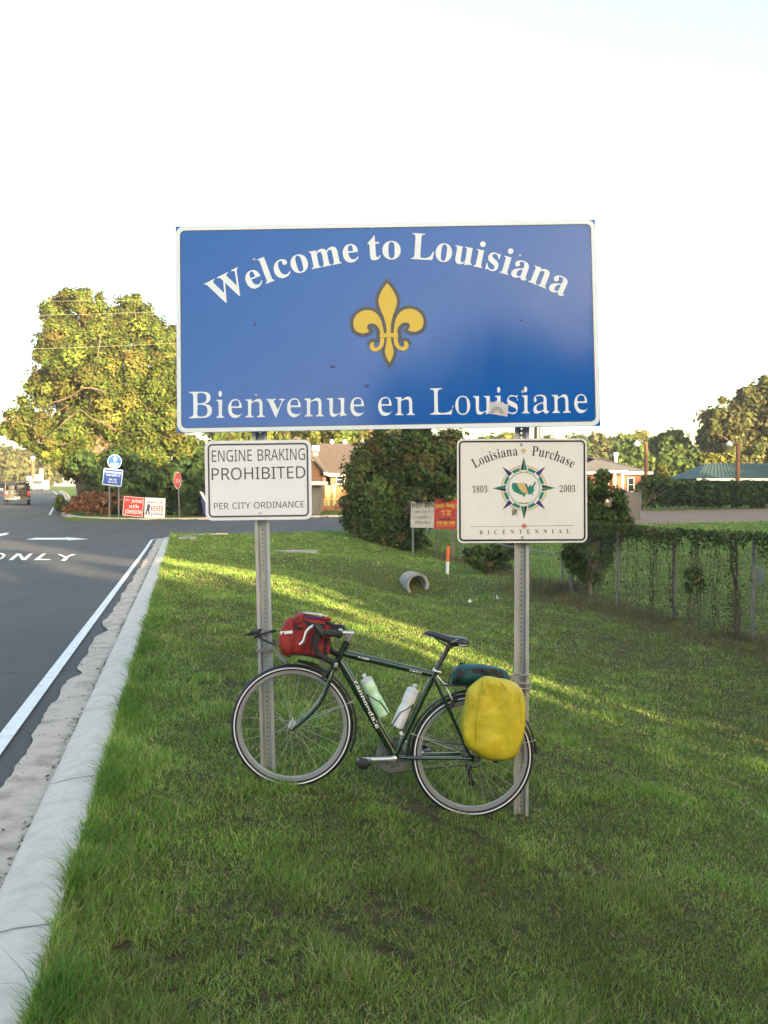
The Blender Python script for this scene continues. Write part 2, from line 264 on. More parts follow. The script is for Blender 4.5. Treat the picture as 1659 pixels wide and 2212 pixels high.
# ------------------------------------------------------------------ lettering: glyph outlines (advance | contours, thousandths of an em)
GLYPH_SRC = {
    'tb': {'0': '375|188 -7 150 -3 118 7 91 24 69 48 51 76 39 111 30 150 25 193 23 241 25 289 30 332 39 371 51 405 69 433 91 456 118 473 150 483 189 486 225 483 257 473 283 456 305 433 322 405 336 370 345 331 351 288 353 240 351 193 345 150 336 110 322 76 305 47 283 24 256 7 225 -3|188 37 210 43 227 61 237 91 243 131 247 181 248 240 247 300 243 349 237 390 227 419 211 437 189 443 166 437 150 419 139 390 132 349 128 300 127 240 128 181 132 131 139 91 150 61 166 43', '1': '375|65 0 65 36 120 36 131 37 139 40 146 45 154 79 154 416 108 365 94 355 81 348 67 346 57 347 48 352 40 359 33 369 29 381 28 396 74 412 132 447 179 482 254 482 254 79 261 47 267 41 276 37 288 36 343 36 343 0', '2': '375|24 0 24 69 123 171 187 245 218 307 226 371 225 395 220 413 212 427 202 437 189 443 174 445 153 442 137 432 126 416 118 393 114 364 112 329 88 331 68 336 50 344 37 357 29 374 26 396 28 411 34 426 43 441 55 454 72 465 92 474 116 481 143 485 174 486 220 483 258 473 288 456 310 434 323 407 328 375 319 329 291 281 238 220 154 138 87 74 244 74 257 75 269 79 279 86 288 95 295 107 300 120 305 141 345 141 341 0', '3': '375|163 -7 132 -5 104 -2 81 5 62 13 46 23 34 35 26 47 20 60 19 74 21 90 26 103 36 113 48 120 61 125 76 126 78 100 86 79 99 62 116 50 135 43 158 40 199 49 211 56 221 66 230 79 236 95 240 115 241 139 238 163 229 184 214 202 194 216 168 224 137 227 95 227 95 269 140 269 166 272 188 281 204 296 216 316 223 340 225 367 223 390 219 409 211 424 200 436 186 443 169 445 154 444 142 439 133 430 116 391 111 341 86 343 64 348 47 356 34 367 27 382 24 401 28 423 41 444 62 461 91 475 128 483 173 486 217 483 255 474 286 458 309 436 323 409 328 377 324 348 315 323 298 301 277 283 253 267 225 256 279 238 297 228 312 216 326 201 336 184 342 163 345 138 343 112 338 90 329 70 318 52 304 37 288 25 230 1', '4': '375|121 0 121 36 140 36 179 44 188 52 193 65 195 84 195 125 9 125 9 166 199 480 293 480 293 169 363 169 363 125 293 125 293 84 295 65 300 52 309 44 348 36 357 36 357 0|56 169 195 169 195 287 196 351 199 416 189 394 174 366 158 338 146 319', '8': '375|183 -7 148 -5 118 1 91 11 69 24 51 39 38 57 28 78 22 99 20 122 23 150 32 173 47 193 67 211 91 227 119 242 94 259 74 276 57 296 45 316 38 339 36 364 37 385 42 404 50 423 62 441 79 456 99 469 125 478 156 484 191 486 235 483 271 471 299 453 318 429 330 401 334 369 332 344 324 322 310 305 244 260 280 240 309 220 330 199 344 177 352 153 355 127 350 88 335 55 310 29 276 9 234 -3|203 283 218 293 230 304 239 317 245 332 249 350 250 370 243 407 222 436 212 442 200 446 187 447 170 445 156 438 145 426 137 410 132 392 130 372 132 351 139 333 149 318|187 32 208 34 226 42 241 55 253 72 260 92 262 116 259 136 252 154 239 170 220 185 195 200 164 216 126 178 118 161 112 142 111 120 113 95 120 74 132 56 147 42 165 34', 'A': '437|-9 0 -9 18 4 19 14 24 24 30 49 75 206 466 224 465 384 87 411 34 420 25 430 20 443 18 443 0 229 0 229 18 259 21 277 30 283 46 273 81 253 132 103 132 79 71 76 59 75 48 80 32 96 21 124 18 128 18 128 0|113 161 242 161 177 319', 'B': '443|16 0 16 17 36 20 52 25 62 32 69 44 73 60 75 82 75 369 69 412 51 433 15 439 15 455 220 455 284 451 333 439 368 418 389 388 396 351 392 320 379 294 357 274 326 258 287 247 334 235 371 217 397 194 413 165 418 132 413 93 397 61 371 35 335 15 291 4 238 0|182 252 188 252 220 254 245 261 263 272 275 290 282 314 285 345 283 373 278 395 269 412 257 424 239 431 216 434 203 433 193 430 188 425 182 391|222 24 248 27 268 35 283 49 293 69 299 95 301 128 298 162 290 188 277 208 258 221 231 228 197 231 182 231 182 65 190 33 198 28 208 25', 'C': '468|257 -11 213 -7 174 3 137 20 105 43 78 71 56 104 39 142 29 184 26 228 30 273 39 314 56 351 79 384 106 412 139 435 176 452 216 462 259 465 292 463 328 454 367 440 388 435 402 439 413 449 419 465 437 465 437 308 420 308 403 347 381 380 356 407 328 427 298 439 265 443 222 435 187 409 163 365 149 304 144 226 149 153 165 97 192 56 230 32 278 24 305 26 331 33 358 45 383 61 407 81 428 106 447 89 418 53 384 25 345 5 303 -7', 'E': '442|14 0 14 17 35 18 51 22 62 30 70 41 74 57 75 78 75 369 74 394 69 413 62 425 51 433 36 437 16 439 16 455 399 455 399 320 383 320 375 357 361 386 340 406 312 420 276 428 232 430 200 428 186 417 183 388 183 246 193 246 221 248 243 256 259 269 272 288 281 313 288 345 304 345 304 118 287 118 273 181 264 195 254 206 241 213 185 222 183 222 183 67 184 53 187 42 192 35 230 28 261 29 289 32 313 39 335 48 354 60 371 75 386 94 399 116 411 143 430 143 402 0', 'I': '261|13 0 13 17 34 21 50 26 61 32 69 42 74 56 75 75 75 387 74 405 70 419 63 427 52 433 36 437 13 439 13 455 244 455 244 439 223 437 207 433 196 427 188 419 184 405 183 387 183 77 187 44 206 26 246 17 246 0', 'L': '426|15 0 15 17 36 20 52 24 62 32 69 43 73 59 75 81 75 379 73 399 69 414 62 425 51 432 36 436 16 439 16 455 250 455 250 439 208 434 199 430 193 424 188 416 182 379 182 83 185 47 200 31 234 28 264 29 291 33 315 40 335 49 354 63 370 80 384 100 397 125 409 154 427 154 402 0', 'N': '494|403 -11 107 350 107 79 108 57 112 42 119 31 129 24 145 20 167 17 167 0 18 0 18 17 54 23 71 41 76 79 76 388 36 433 18 439 18 455 156 455 391 169 391 377 386 414 369 431 331 439 331 455 480 455 480 439 459 436 443 432 433 425 427 414 423 398 422 377 422 -11', 'P': '418|15 0 15 17 36 20 52 24 62 32 69 43 73 59 75 81 75 379 73 398 69 413 62 424 51 431 36 436 16 439 16 455 214 455 265 454 306 449 336 440 357 429 375 415 390 398 400 378 407 356 409 332 404 296 390 266 367 240 334 221 292 209 242 206 182 206 182 81 183 59 187 43 194 32 205 24 221 20 242 17 242 0|182 230 201 230 231 232 255 240 272 253 283 271 290 297 292 329 290 361 285 387 275 406 261 420 241 428 216 431 189 424 182 398', 'T': '423|92 0 92 17 114 19 130 23 142 31 150 42 154 59 156 81 156 433 149 433 116 430 88 420 65 403 47 380 35 352 29 318 11 318 11 455 410 455 410 317 394 317 385 359 368 391 343 415 310 429 269 433 263 433 263 81 265 58 269 41 276 30 288 23 305 19 328 17 328 0', 'W': '611|171 -11 32 393 15 427 8 433 -2 437 -15 439 -15 455 181 455 181 439 150 432 145 427 141 420 140 410 148 373 223 153 301 353 286 399 281 413 274 423 267 429 229 439 229 455 439 455 439 439 413 436 398 427 393 412 399 386 474 166 541 369 549 406 547 417 544 425 538 430 503 439 503 455 624 455 624 439 612 435 602 429 594 421 575 379 446 -11 428 -11 316 309 190 -11', 'a': '344|255 -10 226 -5 208 10 200 35 168 11 133 -4 95 -9 74 -6 55 0 40 11 29 26 22 43 20 63 25 91 39 115 63 136 98 155 143 173 199 190 199 241 197 258 193 272 187 282 177 290 164 294 148 296 123 293 109 286 104 274 113 257 123 231 121 220 117 210 110 202 100 196 90 192 77 191 64 192 54 196 45 203 38 212 34 223 33 236 35 252 40 266 49 278 62 290 77 300 95 308 115 314 137 317 162 318 205 315 239 307 263 292 280 271 290 244 293 210 293 62 295 40 304 34 320 42 329 28 306 7 281 -6|151 34 174 41 199 63 199 169 170 160 147 147 131 130 121 109 118 84 122 56 133 39', 'c': '293|156 -10 131 -8 108 -1 87 11 67 26 51 45 38 68 28 93 21 120 19 150 22 181 29 210 40 237 55 260 74 280 96 297 120 309 146 317 175 319 204 317 230 310 250 298 265 283 274 265 277 245 276 233 272 223 266 215 258 209 248 205 236 204 214 209 201 225 196 251 197 261 197 271 194 286 185 294 169 297 149 292 133 279 121 257 114 227 112 187 115 142 123 105 137 76 156 55 178 42 204 38 227 42 250 53 271 72 285 60 248 21 205 -2', 'e': '301|154 -10 129 -8 106 -1 85 10 66 26 50 45 37 69 27 95 21 125 19 157 21 187 28 215 38 240 51 263 68 282 87 298 109 309 132 316 157 318 193 314 224 301 249 280 268 251 279 216 283 173 283 166 117 166 121 121 131 87 147 62 170 47 199 42 225 47 248 62 270 86 285 73 248 27 205 -1|116 192 201 192 201 215 193 277 186 288 175 295 161 297 136 286 121 255 116 203', 'h': '381|18 0 18 16 45 26 52 56 52 399 46 429 40 435 31 438 19 440 19 455 148 455 148 267 175 295 207 313 243 318 275 314 299 301 316 280 327 250 330 212 330 56 337 26 343 21 352 17 363 16 363 0 202 0 202 16 207 16 223 21 232 34 235 56 235 217 229 258 223 265 215 270 203 271 183 267 164 255 148 235 148 56 154 26 160 21 168 17 180 16 180 0', 'i': '198|101 362 87 364 75 368 65 376 57 387 52 399 50 412 52 426 57 438 65 449 75 457 87 462 101 463 114 462 126 457 137 449 145 438 150 426 151 412 149 399 145 387 136 376 126 368 114 364|18 0 18 16 45 26 52 56 52 252 47 285 20 293 21 310 148 310 148 56 154 26 180 16 180 0', 'l': '199|18 0 18 16 45 26 52 56 52 398 47 429 42 434 33 438 20 439 20 455 148 455 148 56 154 26 180 16 180 0', 'm': '554|18 0 18 16 45 26 52 56 52 253 46 284 40 289 31 293 19 294 19 310 146 310 146 265 173 294 204 312 237 318 277 312 305 293 320 261 348 293 381 312 418 318 449 314 473 301 490 280 500 250 504 212 504 56 510 26 516 21 524 17 536 16 536 0 377 0 377 16 389 18 397 21 403 26 410 56 410 217 404 258 398 265 389 270 377 271 358 268 341 256 324 237 324 56 331 26 336 21 345 18 356 16 356 0 199 0 199 16 211 18 219 21 225 26 232 56 232 217 226 258 220 265 211 270 199 271 180 267 162 255 146 235 146 56 152 27 158 21 166 18 177 16 177 0', 'n': '381|18 0 18 16 45 26 52 56 52 253 46 284 40 289 31 293 19 294 19 310 148 310 148 267 175 296 207 313 243 318 275 314 299 301 316 280 327 250 330 212 330 56 337 26 343 21 352 17 363 16 363 0 202 0 202 16 207 16 223 21 232 34 235 56 235 217 229 258 223 265 215 270 203 271 183 267 164 255 148 235 148 56 154 26 160 21 168 17 180 16 180 0', 'o': '336|169 -10 140 -8 114 -1 90 11 69 27 52 47 38 70 27 96 21 124 19 154 21 184 27 213 38 239 52 262 69 281 90 297 114 309 140 316 168 318 196 316 222 309 245 298 266 282 283 263 298 240 308 214 315 185 317 154 315 123 308 94 298 69 284 46 266 26 245 11 222 -1 197 -8|169 11 186 14 199 24 209 39 217 81 220 154 218 206 214 245 208 271 198 286 185 296 169 299 151 296 138 286 128 271 122 245 118 206 117 154 120 82 128 39 138 24 152 14', 'r': '287|18 0 18 16 45 26 52 56 52 252 46 285 20 293 21 310 146 310 146 252 158 272 172 288 187 301 203 311 218 316 233 318 250 317 264 312 275 304 283 293 288 281 289 266 288 254 284 243 278 234 270 228 260 224 248 222 222 231 207 250 189 260 179 258 171 252 162 241 155 228 151 211 149 192 149 56 150 42 153 32 159 25 197 16 197 0', 's': '288|151 -10 132 -8 110 -3 87 6 73 9 64 7 56 1 51 -9 36 -9 36 105 53 105 61 79 72 57 87 39 103 26 121 17 140 15 156 16 168 20 179 27 186 35 191 46 192 58 188 76 176 92 156 105 107 130 85 142 68 155 54 169 45 185 39 202 37 220 40 247 49 270 65 291 86 306 111 316 141 319 166 316 199 308 206 306 213 305 220 306 226 311 230 319 244 319 244 222 228 222 220 244 209 262 196 277 182 288 166 294 149 296 136 295 125 292 116 286 110 278 106 269 105 259 115 232 146 212 191 189 212 178 229 165 241 151 250 136 255 117 257 95 254 65 244 39 228 18 206 2 181 -7', 't': '228|124 -9 99 -7 80 -1 66 10 56 26 50 46 48 71 48 279 20 279 20 300 88 369 129 424 144 424 144 310 208 310 208 279 144 279 144 82 149 51 154 45 160 41 168 40 183 44 195 56 206 75 222 66 198 24 165 -1', 'u': '375|131 -10 103 -7 81 2 65 17 54 38 48 65 46 97 46 248 39 282 33 289 24 293 11 294 11 310 142 310 142 74 151 46 158 40 166 37 177 36 196 39 213 49 228 66 228 248 221 283 214 289 204 293 189 294 189 310 324 310 324 70 331 39 360 30 360 13 321 10 277 3 228 -10 228 40 216 26 202 13 186 3 169 -4 150 -9', 'v': '306|142 -10 38 248 22 281 16 288 8 292 -3 293 -3 310 164 310 164 294 156 294 141 292 132 286 129 276 130 268 185 122 236 253 241 272 237 284 224 292 203 294 203 310 305 310 305 295 294 291 284 286 278 279 260 243 160 -10'},
    'sans': {'A': '512|437 0 368 177 141 177 73 0 0 0 224 575 289 575 512 0|282 415 274 438 263 473 255 500 247 468 238 438 230 415 165 241 346 241', 'B': '521|241 573 307 569 361 558 404 541 434 515 453 478 459 431 457 409 453 389 446 371 437 354 424 340 409 328 392 317 372 309 350 304 350 300 415 279 433 267 448 253 461 236 470 215 476 191 478 163 475 130 467 100 454 74 436 52 413 33 385 19 354 8 318 2 279 0 78 0 78 573|256 329 300 331 334 339 357 352 372 371 381 394 384 423 380 451 369 474 351 490 324 502 289 509 245 511 150 511 150 329|150 269 150 61 265 61 311 64 346 74 371 91 388 112 398 138 401 168 399 188 395 205 388 221 377 235 362 247 344 256 321 263 293 267 260 269', 'C': '507|323 517 294 516 266 510 241 502 217 490 196 474 178 456 162 434 149 410 139 383 131 353 127 321 125 286 128 241 135 200 147 164 164 132 186 105 213 83 244 68 281 58 322 55 394 62 460 78 460 15 393 -2 312 -8 257 -4 208 8 166 28 130 56 101 90 78 131 62 178 52 230 49 287 51 329 57 369 67 406 81 440 99 471 120 499 145 523 174 543 206 559 242 571 281 578 324 581 409 572 482 547 453 486 394 508', 'D': '585|536 292 533 231 521 177 501 131 474 91 439 58 399 33 351 15 297 4 237 0 78 0 78 573 254 573 309 569 359 558 404 540 443 516 476 484 502 446 521 401 533 350|460 289 457 337 449 379 435 415 416 444 391 469 361 487 327 500 287 508 244 511 150 511 150 62 228 62 299 68 357 87 402 119 434 164 454 220', 'E': '446|398 0 78 0 78 573 398 573 398 509 150 509 150 330 383 330 383 268 150 268 150 63 398 63', 'G': '584|326 302 524 302 524 22 431 -1 323 -8 267 -4 217 8 173 28 136 55 105 89 81 130 63 176 52 229 49 286 53 343 65 395 84 442 111 482 145 517 186 544 233 564 286 577 346 581 437 572 516 547 489 484 421 508 342 517 298 514 259 505 225 489 195 468 170 441 150 409 136 373 127 332 124 286 127 243 134 202 146 166 164 133 187 106 216 84 251 68 292 58 340 55 404 59 452 68 452 238 326 238', 'H': '594|516 0 443 0 443 267 150 267 150 0 78 0 78 573 150 573 150 330 443 330 443 573 516 573', 'I': '272|239 0 32 0 32 42 99 57 99 515 32 531 32 573 239 573 239 531 172 515 172 57 239 42', 'K': '496|496 0 411 0 209 273 150 222 150 0 78 0 78 573 150 573 150 290 199 345 249 399 403 573 488 573 261 323', 'M': '727|330 0 142 502 139 502 142 461 144 407 144 347 144 0 78 0 78 573 184 573 361 103 364 103 544 573 650 573 650 0 578 0 578 352 579 408 581 460 584 501 581 501 390 0', 'N': '609|532 0 447 0 141 476 138 476 141 432 143 378 144 320 144 0 78 0 78 573 161 573 467 99 470 99 468 137 466 193 464 249 464 573 532 573', 'O': '626|577 287 576 244 570 204 561 166 547 132 531 101 510 73 486 49 459 29 428 13 393 1 355 -6 314 -8 271 -6 232 1 196 13 165 29 138 49 114 73 94 101 78 132 65 167 56 204 51 245 49 288 52 344 62 396 78 442 100 482 130 517 166 545 208 565 258 577 314 581 369 577 417 565 459 545 495 517 524 483 547 442 564 396 574 344|125 287 127 241 134 200 145 163 161 131 182 104 207 83 238 67 273 58 314 55 354 58 390 67 420 83 445 104 465 131 481 163 492 200 499 241 501 287 496 354 481 411 456 457 421 491 373 511 314 518 274 515 238 506 207 490 182 469 161 443 145 411 134 374 127 333', 'P': '485|229 573 297 568 352 553 393 528 421 495 439 454 444 404 433 336 423 316 411 296 395 278 375 262 351 249 324 238 292 230 256 225 216 223 150 223 150 0 78 0 78 573|223 511 150 511 150 285 208 285 242 286 272 290 298 296 320 306 338 318 352 334 362 352 368 375 370 401 366 435 354 462 334 484 306 499 269 508', 'R': '499|236 573 281 571 320 565 353 555 381 540 404 522 422 500 434 474 442 444 444 410 442 381 437 356 427 334 415 315 401 298 385 285 330 257 487 0 403 0 264 237 150 237 150 0 78 0 78 573|232 510 150 510 150 298 236 298 278 301 312 310 338 325 355 347 366 374 370 407 368 430 363 450 355 467 343 480 328 491 310 500 287 505 261 509', 'S': '440|403 153 400 121 392 92 378 66 359 44 335 26 307 11 274 1 238 -6 198 -8 137 -5 83 4 41 19 41 88 113 65 201 55 228 56 252 60 273 66 290 74 305 85 316 98 324 113 329 129 330 147 329 164 325 180 318 194 308 207 295 218 277 230 196 265 131 294 85 330 57 375 48 435 51 464 58 490 71 513 89 533 110 550 136 563 165 573 197 579 231 581 318 572 389 549 366 487 302 508 229 517 207 516 187 513 169 507 155 499 142 489 133 478 126 464 122 450 121 434 122 416 126 400 133 386 143 373 156 362 172 351 246 318 332 279 353 264 371 247 385 228 395 206 401 181', 'T': '446|259 0 187 0 187 509 8 509 8 573 437 573 437 509 259 509', 'U': '586|513 202 511 164 503 128 489 95 470 65 446 40 416 20 380 4 338 -5 290 -8 225 -2 171 18 128 50 97 93 78 144 72 204 72 573 144 573 144 201 148 158 161 122 182 93 211 72 248 59 294 55 327 57 355 63 379 73 399 88 415 105 427 126 435 149 440 174 442 202 442 573 513 573', 'V': '481|481 573 277 0 204 0 0 573 75 573 204 205 220 160 231 119 241 80 250 119 262 161 277 207 405 573', 'W': '746|735 573 583 0 510 0 399 375 389 410 380 443 373 471 370 488 367 471 361 443 352 409 342 373 234 0 161 0 10 573 85 573 174 223 183 186 190 151 196 118 201 87 206 119 213 154 222 191 232 227 333 573 407 573 512 225 523 187 532 151 538 117 544 87 550 129 560 175 572 224 660 573', 'Y': '454|227 291 376 573 454 573 263 222 263 0 191 0 191 219 0 573 79 573'},
